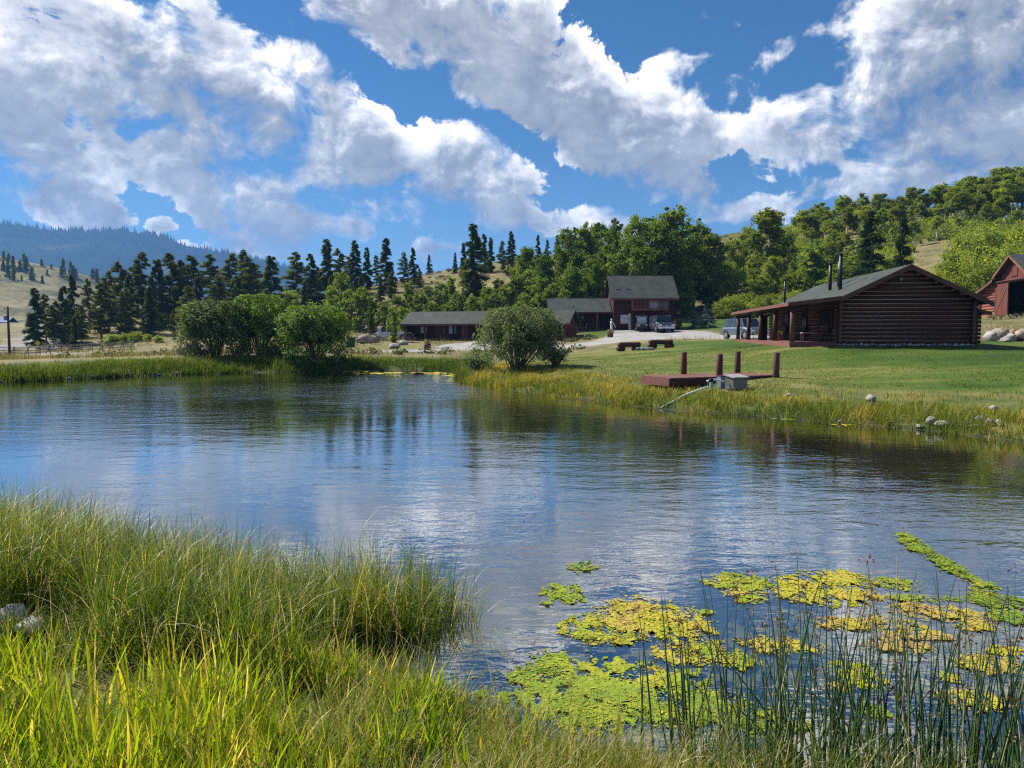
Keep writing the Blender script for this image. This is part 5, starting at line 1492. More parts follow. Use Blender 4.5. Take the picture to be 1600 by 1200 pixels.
t = thing('yellow_sign', 'small yellow diamond sign on a post behind the buck fence', 'sign', (x, y, Hs(x, y)), 0)
MB().tube([(0, 0, 0), (0, 0, 1.5)], .04, 6).build('post', M_GREYWOOD, t)
MB().box((0, -.05, 1.35), (.55, .03, .55), ry=R(45)).build('plate', M_AMBER, t)
x, y = X(-2, 210), 210.0
t = thing('far_house', 'distant pale house with a blue metal roof at the left edge', 'house', (x, y, Z(508, 210)), R(8))
MB().span(-2.6, 2.6, 0, 5, -3, .9).build('wall', M_WHITE, t)
slab('roof', [(-3, -.5, .8), (3, -.5, .8), (3, 2.5, 2.3), (-3, 2.5, 2.3)], .1, M_BLUEROOF, t)
slab('roof', [(3, 5.5, .8), (-3, 5.5, .8), (-3, 2.5, 2.3), (3, 2.5, 2.3)], .1, M_BLUEROOF, t)
window(t, (1.2, -.03, .0), .8, .8, 'y', mull=2); window(t, (-1.2, -.03, .0), .8, .8, 'y', mull=2)
t = thing('yard_rail', 'short pale wooden hitching rail behind the third willow', 'rail', at_ground(553, 86), 0)
for k in range(4): MB().tube([(-1.2 + k * .8, 0, -.1), (-1.2 + k * .8, 0, 1.1)], .05, 6).build('post', M_GREYWOOD, t)
for z in (.55, 1.0): MB().tube([(-1.4, 0, z), (1.4, 0, z)], .04, 6).build('rail', M_GREYWOOD, t)
x, y = X(549, 84), 84.0
t = thing('utility_cabinet', 'small dark green utility cabinet beside the hitching rail', 'cabinet', (x, y, Hs(x, y)), 0)
MB().box((0, 0, .55), (.8, .6, 1.1)).build('case', surface('dark_green_metal', (0.03, 0.06, 0.045), rough=.5), t, bevel=.03)
MB().box((0, -.32, .55), (.68, .03, .9)).build('door', surface('dark_green_door', (0.035, 0.07, 0.05), rough=.5), t, bevel=.01)

# ------------------------------------------------------------------ foliage and bark
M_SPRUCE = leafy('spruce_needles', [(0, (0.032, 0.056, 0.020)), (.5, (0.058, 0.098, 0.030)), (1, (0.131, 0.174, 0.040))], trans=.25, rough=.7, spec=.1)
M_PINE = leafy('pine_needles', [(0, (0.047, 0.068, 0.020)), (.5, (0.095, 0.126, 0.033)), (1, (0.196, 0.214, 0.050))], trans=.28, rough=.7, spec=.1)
M_COTTON = leafy('cottonwood_leaf', [(0, (0.072, 0.133, 0.023)), (.5, (0.131, 0.216, 0.033)), (1, (0.278, 0.347, 0.057))], trans=.42, rough=.6, spec=.15)
M_ASPEN = leafy('aspen_leaf', [(0, (0.097, 0.160, 0.024)), (.5, (0.194, 0.263, 0.039)), (1, (0.376, 0.400, 0.070))], trans=.48, rough=.6, spec=.15)
M_YOUNG = leafy('young_aspen_leaf', [(0, (0.088, 0.145, 0.023)), (.5, (0.167, 0.246, 0.041)), (1, (0.287, 0.341, 0.072))], trans=.48, rough=.6, spec=.15)
M_WILLOW = leafy('willow_leaf', [(0, (0.063, 0.113, 0.032)), (.5, (0.130, 0.195, 0.058)), (1, (0.294, 0.351, 0.154))], trans=.28, rough=.6, spec=.18, perobj=.12)
M_WILLOW2 = leafy('bright_willow_leaf', [(0, (0.084, 0.166, 0.025)), (.5, (0.157, 0.264, 0.043)), (1, (0.294, 0.370, 0.090))], trans=.32, rough=.6, spec=.15, perobj=.1)
M_SILVER = leafy('silvery_willow_leaf', [(0, (0.081, 0.121, 0.046)), (.5, (0.155, 0.207, 0.086)), (1, (0.310, 0.356, 0.207))], trans=.32, rough=.6, spec=.15, perobj=.05)
M_BLUESPRUCE = leafy('blue_spruce_needles', [(0, (0.058, 0.098, 0.098)), (.5, (0.130, 0.189, 0.189)), (1, (0.260, 0.338, 0.338))], trans=.1, rough=.6, spec=.2)
M_SAGE = leafy('sagebrush', [(0, (0.07, 0.085, 0.045)), (.5, (0.14, 0.15, 0.09)), (.8, (0.24, 0.23, 0.13)), (1, (0.36, 0.30, 0.16))], trans=.15, rough=.8, spec=.1, perobj=0)
M_BARK = surface('grey_brown_bark', (0.12, 0.095, 0.075), rough=.95, var=.35, scale=4, stretch=(3, 3, .6), bump=.5)
M_WHITEBARK = surface('white_aspen_bark', (0.50, 0.48, 0.43), rough=.85, var=.2, scale=1.6, stretch=(1, 1, 2.5), bump=.2)
M_TWIG = surface('pale_twig', (0.26, 0.22, 0.17), rough=.9, var=.3, scale=6, bump=.2)
rg = np.random.default_rng(11)

def unit(v): return v / (np.linalg.norm(v, axis=-1, keepdims=True) + 1e-9)

def cards(name, C, D, Wd, L, mat, tint, curl=.0):
    """spray of needles or leaf: kite from C along D (length L, half width Wd)"""
    n = len(C)
    D = unit(D); S = unit(np.cross(D, rg.normal(size=(n, 3))))
    L = L[:, None]; Wd = Wd[:, None]
    V = np.stack([C, C + D * L * .45 + S * Wd, C + D * L + np.array([0, 0, -1]) * L * curl, C + D * L * .45 - S * Wd], 1).reshape(-1, 3)
    return np_mesh(name, V, np.arange(4 * n).reshape(n, 4), mat, {'tint': np.repeat(tint, 4)})

def conifer_mesh(kind, h, width, n, mat, seed):
    global rg
    rg = np.random.default_rng(seed)
    nb = int(h * 5.8)                                # boughs
    Cs, Ds, Ws, Ls, Ts = [], [], [], [], []
    for k in range(nb):
        t = .05 + .95 * (k / nb) ** 1.0 if kind != 'pine' else .12 + .88 * k / nb
        z = t * h
        if kind == 'pine': R_ = width * .5 * (np.clip((1.02 - t) * 2.1, 0, 1) ** .7) * rg.uniform(.5, 1.12) * (0.62 + .38 * np.clip(t * 3, 0, 1))
        else: R_ = width * .5 * (1.03 - t) ** .85 * rg.uniform(.62, 1.12)
        a = rg.uniform(0, 2 * math.pi)
        droop = rg.uniform(-.45, -.05) if kind != 'pine' else rg.uniform(-.1, .5)
        m = max(4, int(n / nb * (.35 + R_ / (width * .5))))
        s = rg.random(m) ** .75
        dirv = np.array([math.cos(a), math.sin(a), droop * .6])
        side = np.array([-math.sin(a), math.cos(a), 0])
        base = np.array([0, 0, z])
        c = base + dirv * (s * R_)[:, None] + side * (rg.normal(size=m) * .15 * R_ * (.35 + s))[:, None] + np.array([0, 0, 1]) * (rg.normal(size=m) * .07 - .14 * s * s * R_)[:, None]
        Cs.append(c)
        d = dirv * .8 + side * rg.normal(size=(m, 1)) * .7 + rg.normal(size=(m, 3)) * .35
        d[:, 2] += -.15 if kind != 'pine' else .45
        Ds.append(d)
        Ls.append(rg.uniform(.32, .62, m) * (h / 10) ** .5); Ws.append(rg.uniform(.045, .095, m) * (h / 10) ** .5)
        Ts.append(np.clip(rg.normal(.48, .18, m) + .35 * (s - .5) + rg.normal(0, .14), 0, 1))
    C = np.concatenate(Cs); D = np.concatenate(Ds)
    # leader at the top
    return cards('crown', C, D, np.concatenate(Ws), np.concatenate(Ls), mat, np.concatenate(Ts), .15)

def trunk_mesh(h, r, mat, seed, limbs=0, spread=0.0, bend=.02, top=.96, z0=.45):
    rr = random.Random(seed)
    mb = MB()
    pts = [(bend * h * math.sin(k * 1.3 + seed) * (k / 6), bend * h * math.cos(k * 1.7 + seed) * (k / 6), h * top * k / 6 - .3) for k in range(7)]
    mb.tube(pts, [r * (1 - .93 * k / 6) * (1.25 if k == 0 else 1) for k in range(7)], 7)
    for i in range(limbs):
        t = z0 + (.93 - z0) * i / max(1, limbs)
        k = min(5, int(t * 6)); f = t * 6 - k
        p = Vector(pts[k]).lerp(Vector(pts[k + 1]), f)
        a = rr.uniform(0, 6.28); L = spread * rr.uniform(.6, 1.0) * (1.15 - t)
        q = p + Vector((math.cos(a) * L * .5, math.sin(a) * L * .5, L * .45)); e = p + Vector((math.cos(a) * L, math.sin(a) * L, L * .75))
        rb = r * (1 - .9 * t) * .55
        mb.tube([p, q, e], [rb, rb * .65, rb * .2], 5)
    return mb.mesh('trunk', mat, smooth=True)

def crown_mesh(h, z0, width, nclump, nleaf, leaf, mat, seed, profile='round', gap=.0):
    """broad-leaved crown: several uneven domes of foliage on their own limbs, each made of leaf clumps, with gaps between"""
    global rg
    rg = np.random.default_rng(seed)
    H_ = h - z0
    if profile == 'round': nd = 9
    elif profile == 'open': nd = 8
    elif profile == 'column': nd = 9
    else: nd = 12
    domes = []
    for k in range(nd):
        t = (k + rg.uniform(.2, .8)) / nd
        if profile == 'round': env = math.sqrt(max(.05, 1 - (1.7 * t - .75) ** 2))
        elif profile == 'open': env = .45 + .55 * math.sin(math.pi * min(1, t * 1.05) ** .8)
        elif profile == 'column': env = .55 + .35 * math.sin(math.pi * t) - .3 * max(0, t - .8)
        else: env = .50 + .50 * math.sin(math.pi * (t * .92) ** .85)
        a = k * 2.4 + rg.uniform(-.6, .6)
        r = width * .5 * env * rg.uniform(.30, .72) * (1 - .75 * max(0, t - .78) / .22)
        rad = width * (.30 if profile in ('round', 'tall') else .23) * rg.uniform(.75, 1.2) * (.65 + .5 * env)
        domes.append((np.array([math.cos(a) * r, math.sin(a) * r, z0 + H_ * t]), rad))
    top = max(c[2] + rd * .8 for c, rd in domes)
    sc = (h - z0) / (top - z0)
    Cs, Ns, Ts = [], [], []
    per = max(1, 2 * nclump // nd)
    wsum = sum(rd ** 2 for _, rd in domes)
    for c0, rad in domes:
        c0 = c0.copy(); c0[2] = z0 + (c0[2] - z0) * sc
        tone = rg.normal(0, .09)
        for q in range(per):
            u = unit(rg.normal(size=3)); u[2] = u[2] * .85 + .12
            c = c0 + u * rad * rg.random() ** .5 * 1.08
            cr = rad * rg.uniform(.16, .50)
            m = int(nleaf * rad ** 2 / wsum / per * rg.uniform(.6, 1.4)) + 3
            d = unit(rg.normal(size=(m, 3)))
            p = c + rg.normal(size=(m, 3)) * cr * .52 * np.array([1, 1, .8])
            Cs.append(p); Ns.append(d * .7 + u * .6 + np.array([0, 0, .3]))
            Ts.append(np.clip(rg.normal(.5, .15, m) + rg.normal(0, .10) + tone, 0, 1))
    C = np.concatenate(Cs); N = np.concatenate(Ns)
    s = leaf * rg.uniform(.6, 1.25, len(C))
    return leaves_mesh('crown', C, unit(N), s, mat, np.concatenate(Ts), .6)

# a few individuals of each kind; the copies share their meshes
KIND = {}
def kind(name, obj_name, cat, variants): KIND[name] = (obj_name, cat, variants)
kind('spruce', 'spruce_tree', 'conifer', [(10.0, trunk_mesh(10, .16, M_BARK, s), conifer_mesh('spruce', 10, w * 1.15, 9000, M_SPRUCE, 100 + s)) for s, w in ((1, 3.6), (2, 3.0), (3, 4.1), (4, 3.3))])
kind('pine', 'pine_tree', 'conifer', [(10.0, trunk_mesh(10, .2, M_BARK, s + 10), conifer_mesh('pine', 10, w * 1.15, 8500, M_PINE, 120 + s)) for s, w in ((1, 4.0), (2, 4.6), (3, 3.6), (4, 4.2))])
kind('cottonwood', 'cottonwood_tree', 'tree', [(14.0, trunk_mesh(14, .26, M_BARK, s + 20, 9, 3.2, .015, .9, .25), crown_mesh(14, 1.2, w, 130, 20000, .20, M_COTTON, 140 + s, 'tall')) for s, w in ((1, 6.2), (2, 5.4), (3, 6.8), (4, 5.8))])
kind('aspen', 'aspen_tree', 'tree', [(10.0, trunk_mesh(10, .25, M_WHITEBARK, s + 30, 9, 2.6, .022, .93, .48), crown_mesh(10, z0 + .2, w * 1.25, 72, 8500, .155, M_ASPEN, 160 + s, 'open')) for s, w, z0 in ((1, 3.6, 4.2), (2, 4.2, 4.8), (3, 3.2, 3.8), (4, 3.9, 4.6), (5, 3.4, 5.2))])
kind('leafy', 'aspen_tree', 'tree', [(10.0, trunk_mesh(10, .16, M_WHITEBARK, s + 40, 8, 2.2, .02, .92, .25), crown_mesh(10, .8, w * 1.1, 95, 14000, .165, M_ASPEN, 180 + s, 'tall')) for s, w in ((1, 4.6), (2, 5.2), (3, 4.2))])
kind('young', 'young_aspen', 'tree', [(6.0, trunk_mesh(6, .08, M_WHITEBARK, s + 50, 5, 1.2, .02, .92, .25), crown_mesh(6, .3, w * 1.15, 56, 8000, .115, M_YOUNG, 200 + s, 'tall')) for s, w in ((1, 2.3), (2, 2.8), (3, 2.0), (4, 2.5))])
kind('shrub', 'shrub', 'shrub', [(4.0, trunk_mesh(4, .09, M_BARK, s + 60, 6, 1.6, .03, .8, .1), crown_mesh(4, .1, w, 80, 10000, .12, M_ASPEN, 220 + s, 'round')) for s, w in ((1, 4.4), (2, 5.0), (3, 4.0))])
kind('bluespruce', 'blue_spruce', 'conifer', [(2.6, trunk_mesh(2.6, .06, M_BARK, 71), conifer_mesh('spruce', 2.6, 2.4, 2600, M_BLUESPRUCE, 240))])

TREE_N = [0]
def tree(k, loc, height, label, group=None, widen=1.0, variant=None):
    nm, cat, vs = KIND[k]
    v = vs[(TREE_N[0] if variant is None else variant) % len(vs)]; TREE_N[0] += 1
    rr = random.Random(TREE_N[0] * 13 + 5)
    s = height / v[0]
    t = thing(nm, label, cat, loc, rr.uniform(0, 6.28), group)
    t.scale = (s * widen, s * widen, s)
    link('trunk', v[1], t); link('crown', v[2], t)
    return t
BELT = {}
ORD = ['first', 'second', 'third', 'fourth', 'fifth', 'sixth', 'seventh', 'eighth', 'ninth', 'tenth', 'eleventh', 'twelfth', 'thirteenth', 'fourteenth']
NUM = ['', 'one', 'two', 'three', 'four', 'five', 'six', 'seven', 'eight', 'nine', 'ten', 'eleven', 'twelve', 'thirteen', 'fourteen']
def belt_labels(group, many, one, segments):
    """names each tree of a belt by its place among the few that stand over the same landmark"""
    rest = sorted(BELT.get(group, []), key=lambda q: q[0]); lo = -1e9
    for hi, where in segments:
        mem = [o for p, o in rest if lo <= p < hi]; lo = hi
        for i, o in enumerate(mem):
            o['label'] = f'{one} {where}' if len(mem) == 1 else f'{ORD[i]} {one.replace("single ", "")} from the left {where}'
def tree_px(k, px, top, d, label, group=None, widen=1.0, variant=None, sink=.1):
    x = X(px, d); g = Hs(x, d)
    o = tree(k, (x, d, g - sink), max(1.0, Z(top, d) - g), label, group, widen, variant)
    if group: BELT.setdefault(group, []).append((px, o))
    return o

# -- left slope
G1 = 'dark conifers on the left slope'
LBL1 = 'dark conifer in the dense row on the dry slope behind the three willows'
for px, top, d, k, w in [(74, 460, 128, 'pine', .9), (88, 470, 118, 'pine', 1), (103, 446, 122, 'spruce', 1), (160, 442, 120, 'pine', .95), (172, 425, 132, 'pine', .9), (192, 411, 138, 'pine', .95), (206, 428, 130, 'spruce', 1.0),
                         (250, 405, 140, 'spruce', 1.1), (270, 398, 142, 'pine', 1), (288, 406, 145, 'spruce', 1.1), (303, 401, 142, 'pine', 1), (333, 399, 145, 'pine', 1.), (364, 398, 150, 'pine', 1), (392, 402, 146, 'pine', 1), (404, 414, 152, 'pine', 1),
                         (240, 430, 132, 'spruce', 1), (312, 432, 130, 'spruce', 1.1), (342, 430, 130, 'pine', 1.1), (373, 430, 128, 'spruce', 1), (128, 478, 118, 'pine', .9), (198, 450, 120, 'pine', 1.)]:
    tree_px(k, px, top, d, LBL1, G1, w)
tree_px('spruce', 59, 449, 120, 'pointed dark conifer at the left end of the conifer row above the fences', None, 1.25)
tree_px('spruce', 118, 429, 128, 'narrow dark conifer rising behind the zigzag fence', None, .85)
tree_px('pine', 142, 436, 140, 'thin ragged conifer standing apart above the zigzag fence', None, .6)
tree_px('pine', 225, 396, 140, 'tallest round-topped pine on the left part of the slope', None, .95)
tree_px('spruce', 236, 447, 118, 'broad low spruce at the front edge of the left conifer row', None, 1.2)
tree_px('spruce', 382, 390, 148, 'tall dark conifer directly behind the middle willow', None, 1.2)
tree_px('spruce', 427, 400, 132, 'broad pointed conifer standing free against the sky behind the willows', None, 1.35)
tree_px('pine', 272, 490, 112, 'small narrow dark juniper on the slope left of the first willow', None, .9)
tree_px('spruce', 118, 494, 110, 'small dark spruce on the slope beside the zigzag fence', None, 1.1)
tree_px('pine', 296, 447, 118, 'brownish green pine just above the first willow', None, 1.0)
G2 = 'conifers on the middle ridge'
LBL2 = 'dark conifer on the ridge between the willows and the tall house'
for px, top, d, k, w in [(464, 395, 150, 'pine', 1), (500, 418, 150, 'pine', 1), (532, 390, 158, 'pine', .95), (547, 402, 160, 'pine', .9), (575, 387, 158, 'spruce', .9), (590, 400, 165, 'pine', .9), (632, 395, 155, 'pine', .8), (647, 387, 158, 'spruce', .9), (656, 420, 150, 'pine', .8),
                         (712, 395, 165, 'spruce', .8), (725, 380, 160, 'spruce', .9), (757, 366, 165, 'spruce', .9), (767, 372, 160, 'spruce', .9), (785, 378, 158, 'pine', .8), (840, 368, 170, 'spruce', .9), (855, 375, 168, 'spruce', .9), (870, 368, 165, 'spruce', .9), (897, 356, 165, 'spruce', .8), (478, 440, 130, 'spruce', 1.1), (520, 430, 132, 'spruce', 1), (565, 430, 130, 'spruce', 1), (596, 432, 132, 'spruce', 1), (612, 425, 130, 'pine', .9)]:
    tree_px(k, px, top, d, LBL2, G2, w)
tree_px('spruce', 487, 396, 140, 'dense dark conifer right behind the third willow', None, 1.1)
tree_px('spruce', 513, 374, 148, 'tall spiky conifer on the ridge above the third willow', None, 1.1)
tree_px('spruce', 557, 376, 148, 'tall conifer with tangled boughs left of the long log building', None, 1.05)
tree_px('spruce', 605, 373, 148, 'tall broad conifer on the ridge above the white pickup', None, 1.2)
tree_px('spruce', 672, 398, 185, 'slim little conifer alone on the bare grassy ridge top', None, .9)
tree_px('spruce', 741, 350, 122, 'largest and darkest conifer, behind the long log building', None, 1.05, 0)
tree_px('spruce', 799, 362, 155, 'pointed conifer on the ridge behind the round bush', None, .9)
tree_px('spruce', 1356, 330, 95, 'broad dark spruce above the tallest stovepipe of the cabin', None, 1.15, 2)
tree_px('spruce', 1405, 340, 92, 'narrow dark spruce right above the peak of the log cabin', None, .95, 1)
tree_px('spruce', 1512, 279, 160, 'single dark spruce tip among the aspens on the hilltop', None, .9)
tree_px('spruce', 1455, 302, 158, 'small dark spruce among the white aspen trunks of the hilltop', None, .9)
tree_px('bluespruce', 1083, 484, 92, 'smaller blue spruce of the pair right of the tall red house', None, 1.0)
tree_px('bluespruce', 1103, 479, 91, 'larger blue spruce of the pair right of the tall red house', None, 1.15)
tree_px('spruce', 581, 488, 93, 'little dark spruce beside the hitching rail', None, 1.0)
# -- cottonwoods behind the red house
G3 = 'cottonwoods behind the red house'
LBL3 = 'dense dark green cottonwood in the grove behind the tall red house'
for px, top, d, w in [(824, 386, 120, .8), (852, 396, 114, .8), (886, 362, 122, .8), (912, 352, 120, .8), (934, 350, 126, .85), (958, 348, 116, .8), (1012, 346, 118, .85), (1082, 344, 116, .85), (1000, 385, 108, .9), (1066, 392, 109, .9), (925, 402, 110, .9), (892, 412, 108, .9), (962, 395, 110, .9), (1030, 380, 110, .9)]:
    tree_px('cottonwood', px, top, d, LBL3, G3, w)
tree_px('cottonwood', 986, 343, 114, 'round-topped dark cottonwood over the ridge of the tall red house', None, .8)
tree_px('cottonwood', 1047, 325, 112, 'tallest dark cottonwood, standing over the right end of the red house', None, .95)
tree_px('cottonwood', 1108, 366, 113, 'dark cottonwood at the right edge of the grove above the blue spruces', None, .9)
# -- right of the house
G4 = 'green aspens right of the red house'
LBL4 = 'leafy green aspen between the cottonwood grove and the log cabin'
for px, top, d, k, w in [(1140, 374, 126, 'leafy', .8), (1166, 356, 130, 'leafy', .8), (1222, 364, 130, 'leafy', .8), (1176, 398, 118, 'leafy', .9), (1206, 402, 112, 'leafy', .9), (1150, 424, 112, 'leafy', 1), (1240, 404, 118, 'leafy', .9), (1293, 378, 122, 'leafy', .9), (1128, 410, 118, 'leafy', .9), (1190, 430, 108, 'leafy', 1.1), (1225, 430, 107, 'leafy', 1.1), (1250, 420, 110, 'leafy', 1.0)]:
    tree_px(k, px, top, d, LBL4, G4, w)
tree_px('aspen', 1197, 330, 124, 'tall open-crowned aspen with a crooked white trunk left of the cabin', None, 1.2, 0)
tree_px('young', 1268, 382, 108, 'bright green rounded aspen behind the twin stovepipes of the cabin', None, 1.25)
tree_px('young', 1330, 400, 106, 'bright green aspen between the stovepipes above the cabin roof', None, 1.5)
tree_px('young', 1380, 404, 104, 'light green aspen just above the cabin ridge', None, 1.5)
tree_px('young', 1310, 412, 103, 'light green rounded shrub directly behind the cabin roof', None, 1.6)
G5 = 'shrubs along the foot of the right hill'
for px, top, d, w in [(1128, 468, 104, 1), (1146, 462, 102, 1), (1166, 458, 103, 1.0), (1186, 464, 100, 1), (1206, 460, 99, 1.1), (1226, 458, 97, 1.1), (1120, 478, 108, 1), (1240, 455, 94, 1)]:
    tree_px('shrub', px, top, d, 'rounded green shrub in the thicket behind the cabin porch', G5, w)
tree_px('shrub', 1060, 498, 93, 'low olive shrub at the right corner of the tall red house', None, .8)
# -- aspens on the hilltop
G6 = 'white-trunked aspens on the right hilltop'
LBL6 = 'slender white-trunked aspen in the dense stand along the right hilltop'
rr = random.Random(21)
tops_x = [1235, 1270, 1300, 1330, 1400, 1450, 1480, 1500, 1540, 1565, 1600, 1700]; tops_y = [345, 326, 318, 312, 303, 300, 292, 287, 272, 262, 272, 262]
px = 1236.0
while px < 1690:
    top = np.interp(px, tops_x, tops_y) + rr.uniform(-8, 16)
    tree_px('aspen', px + rr.uniform(-3, 3), top, rr.uniform(152, 172), LBL6, G6, rr.uniform(1.1, 1.5)); px += rr.uniform(5.0, 8.0)
px = 1250.0
while px < 1680:
    top = np.interp(px, tops_x, tops_y) + rr.uniform(8, 34)
    tree_px('aspen', px, top, rr.uniform(143, 153), LBL6, G6, rr.uniform(1.1, 1.45)); px += rr.uniform(6.5, 10)
px = 1262.0
while px < 1680:
    top = np.interp(px, tops_x, tops_y) + rr.uniform(42, 76)
    tree_px(rr.choice(['aspen', 'aspen', 'leafy']), px, top, rr.uniform(132, 143), LBL6, G6, rr.uniform(.95, 1.3)); px += rr.uniform(6.5, 10)
G7 = 'bright young aspens on the right slope'
px = 1278.0
while px < 1660:
    if not (1425 < px < 1475 and rr.random() < .8):
        top = np.interp(px, tops_x, tops_y) + rr.uniform(86, 116)
        tree_px('young', px, top, rr.uniform(120, 134), 'bright green young aspen on the slope below the white-trunked stand', G7, rr.uniform(.9, 1.3))
    px += rr.uniform(9, 14)
px = 1246.0
while px < 1660:
    for lo, hi, d0, d1, kk in ((72, 98, 130, 142, 'leafy'), (104, 132, 112, 124, 'young')):
        q = px + rr.uniform(-5, 5)
        if kk == 'young' and (1405 < q < 1490 or 1285 < q < 1340): continue
        top = np.interp(q, tops_x, tops_y) + rr.uniform(lo, hi)
        tree_px(kk, q, top, rr.uniform(d0, d1), 'leafy aspen filling the slope under the white-trunked stand' if kk == 'leafy' else 'bright green young aspen on the slope below the white-trunked stand', G7 if kk == 'young' else 'leafy aspens filling the right slope', rr.uniform(.9, 1.3))
    px += rr.uniform(11, 16)
G8 = 'big round bushes beside the barn'
for px, top, d, w in [(1494, 392, 92, 1.0), (1512, 372, 98, 1.0), (1541, 364, 96, 1.05), (1572, 362, 100, 1.0), (1604, 352, 98, 1.0), (1560, 388, 88, 1.), (1630, 372, 92, 1), (1590, 384, 90, 1)]:
    tree_px('shrub', px, top, d, 'big rounded green bush on the slope between the cabin and the barn', G8, w)
tree_px('shrub', 1527, 408, 82, 'dark dense bush right behind the barn lean-to', None, .95)
# -- light young aspens behind the long building
G9 = 'light green young aspens behind the long log building'
for px, top, d, w in [(520, 447, 115, .9), (548, 452, 112, 1), (566, 448, 110, 1), (600, 470, 106, 1.1), (620, 460, 110, 1), (640, 440, 115, 1), (655, 455, 110, 1.1), (668, 446, 118, 1.1), (690, 440, 118, 1.1), (705, 432, 124, 1.), (716, 456, 112, 1.1), (728, 422, 128, 1.), (762, 446, 114, 1.1), (777, 436, 118, 1.1), (792, 441, 112, 1.1), (806, 431, 116, 1.1), (830, 418, 118, 1.1), (846, 432, 110, 1.1), (862, 442, 108, 1.1), (872, 424, 116, 1.1), (630, 478, 103, 1.3), (675, 472, 104, 1.2), (702, 470, 104, 1.2), (740, 462, 106, 1.2), (820, 456, 106, 1.2), (880, 452, 104, 1.2)]:
    tree_px('young', px, top, d, 'light green young aspen in the thicket behind the long log building', G9, w)
tree_px('young', 536, 424, 118, 'pale green slim aspen among the dark conifers above the third willow', None, .8)
tree_px('young', 614, 478, 90, 'slim young tree beside the white pickup', None, .8)
tree_px('leafy', 816, 400, 124, 'taller green aspen rising behind the round bush', None, .9)
tree_px('young', 584, 460, 108, 'round-headed little aspen above the hitching rail', None, 1.0)
G10 = 'dark shrubs on the dry slope'
for px, top, d, w in [(176, 522, 112, 1.3), (196, 520, 112, 1.2), (214, 518, 111, 1.2), (232, 521, 110, 1.1), (248, 524, 108, 1.2), (266, 490, 135, 1), (455, 455, 135, 1.2), (300, 470, 135, 1)]:
    tree_px('shrub', px, top, d, 'dull green shrub on the dry slope above the buck fence', G10, w)

belt_labels(G1, 'dark conifers', 'single dark conifer', [(100, 'behind the buck fence at the left edge'), (140, 'right above the zigzag fence'), (222, 'between the zigzag fence and the tallest pine'), (285, 'just right of the tallest round-topped pine'), (330, 'above the left half of the first willow'), (376, 'above the gap of the two left willows'), (420, 'above the middle willow')])
belt_labels(G2, 'dark conifers', 'single dark conifer', [(485, 'above the third willow'), (540, 'just right of the third willow'), (582, 'left of the white pickup'), (625, 'above the white pickup'), (660, 'above the left end of the long building'), (740, 'above the middle of the long building'), (800, 'behind the round bush'), (2000, 'among the tops left of the cottonwood grove')])
belt_labels(G3, 'dark cottonwoods', 'single dark cottonwood', [(900, 'above the low log wing'), (957, 'left of the tall red house'), (1020, 'over the left half of the red house roof'), (2000, 'over the right end of the red house roof')])
belt_labels(G4, 'leafy aspens', 'single leafy aspen', [(1160, 'above the blue spruces and the drive'), (1200, 'behind the porch roof end'), (1232, 'right of the crooked white-trunked aspen'), (2000, 'behind the cabin stovepipes')])
belt_labels(G5, 'green shrubs', 'single green shrub', [(1150, 'between the drive and the cabin porch'), (1190, 'behind the parked silver car'), (2000, 'behind the cabin porch roof')])
belt_labels(G8, 'big round bushes', 'big round bush', [(1530, 'right above the cabin roof'), (1580, 'left of the barn peak'), (2000, 'behind the barn roof')])
belt_labels(G9, 'light young aspens', 'single light young aspen', [(590, 'left of the white pickup'), (650, 'over the left end of the long building'), (700, 'over the porch of the long building'), (735, 'left of the largest dark conifer'), (800, 'right of the largest dark conifer'), (2000, 'between the round bush and the low wing')])
belt_labels(G10, 'dull green shrubs', 'single dull green shrub', [(205, 'above the middle of the buck fence'), (255, 'above the right end of the buck fence'), (2000, 'high on the slope behind the willows')])

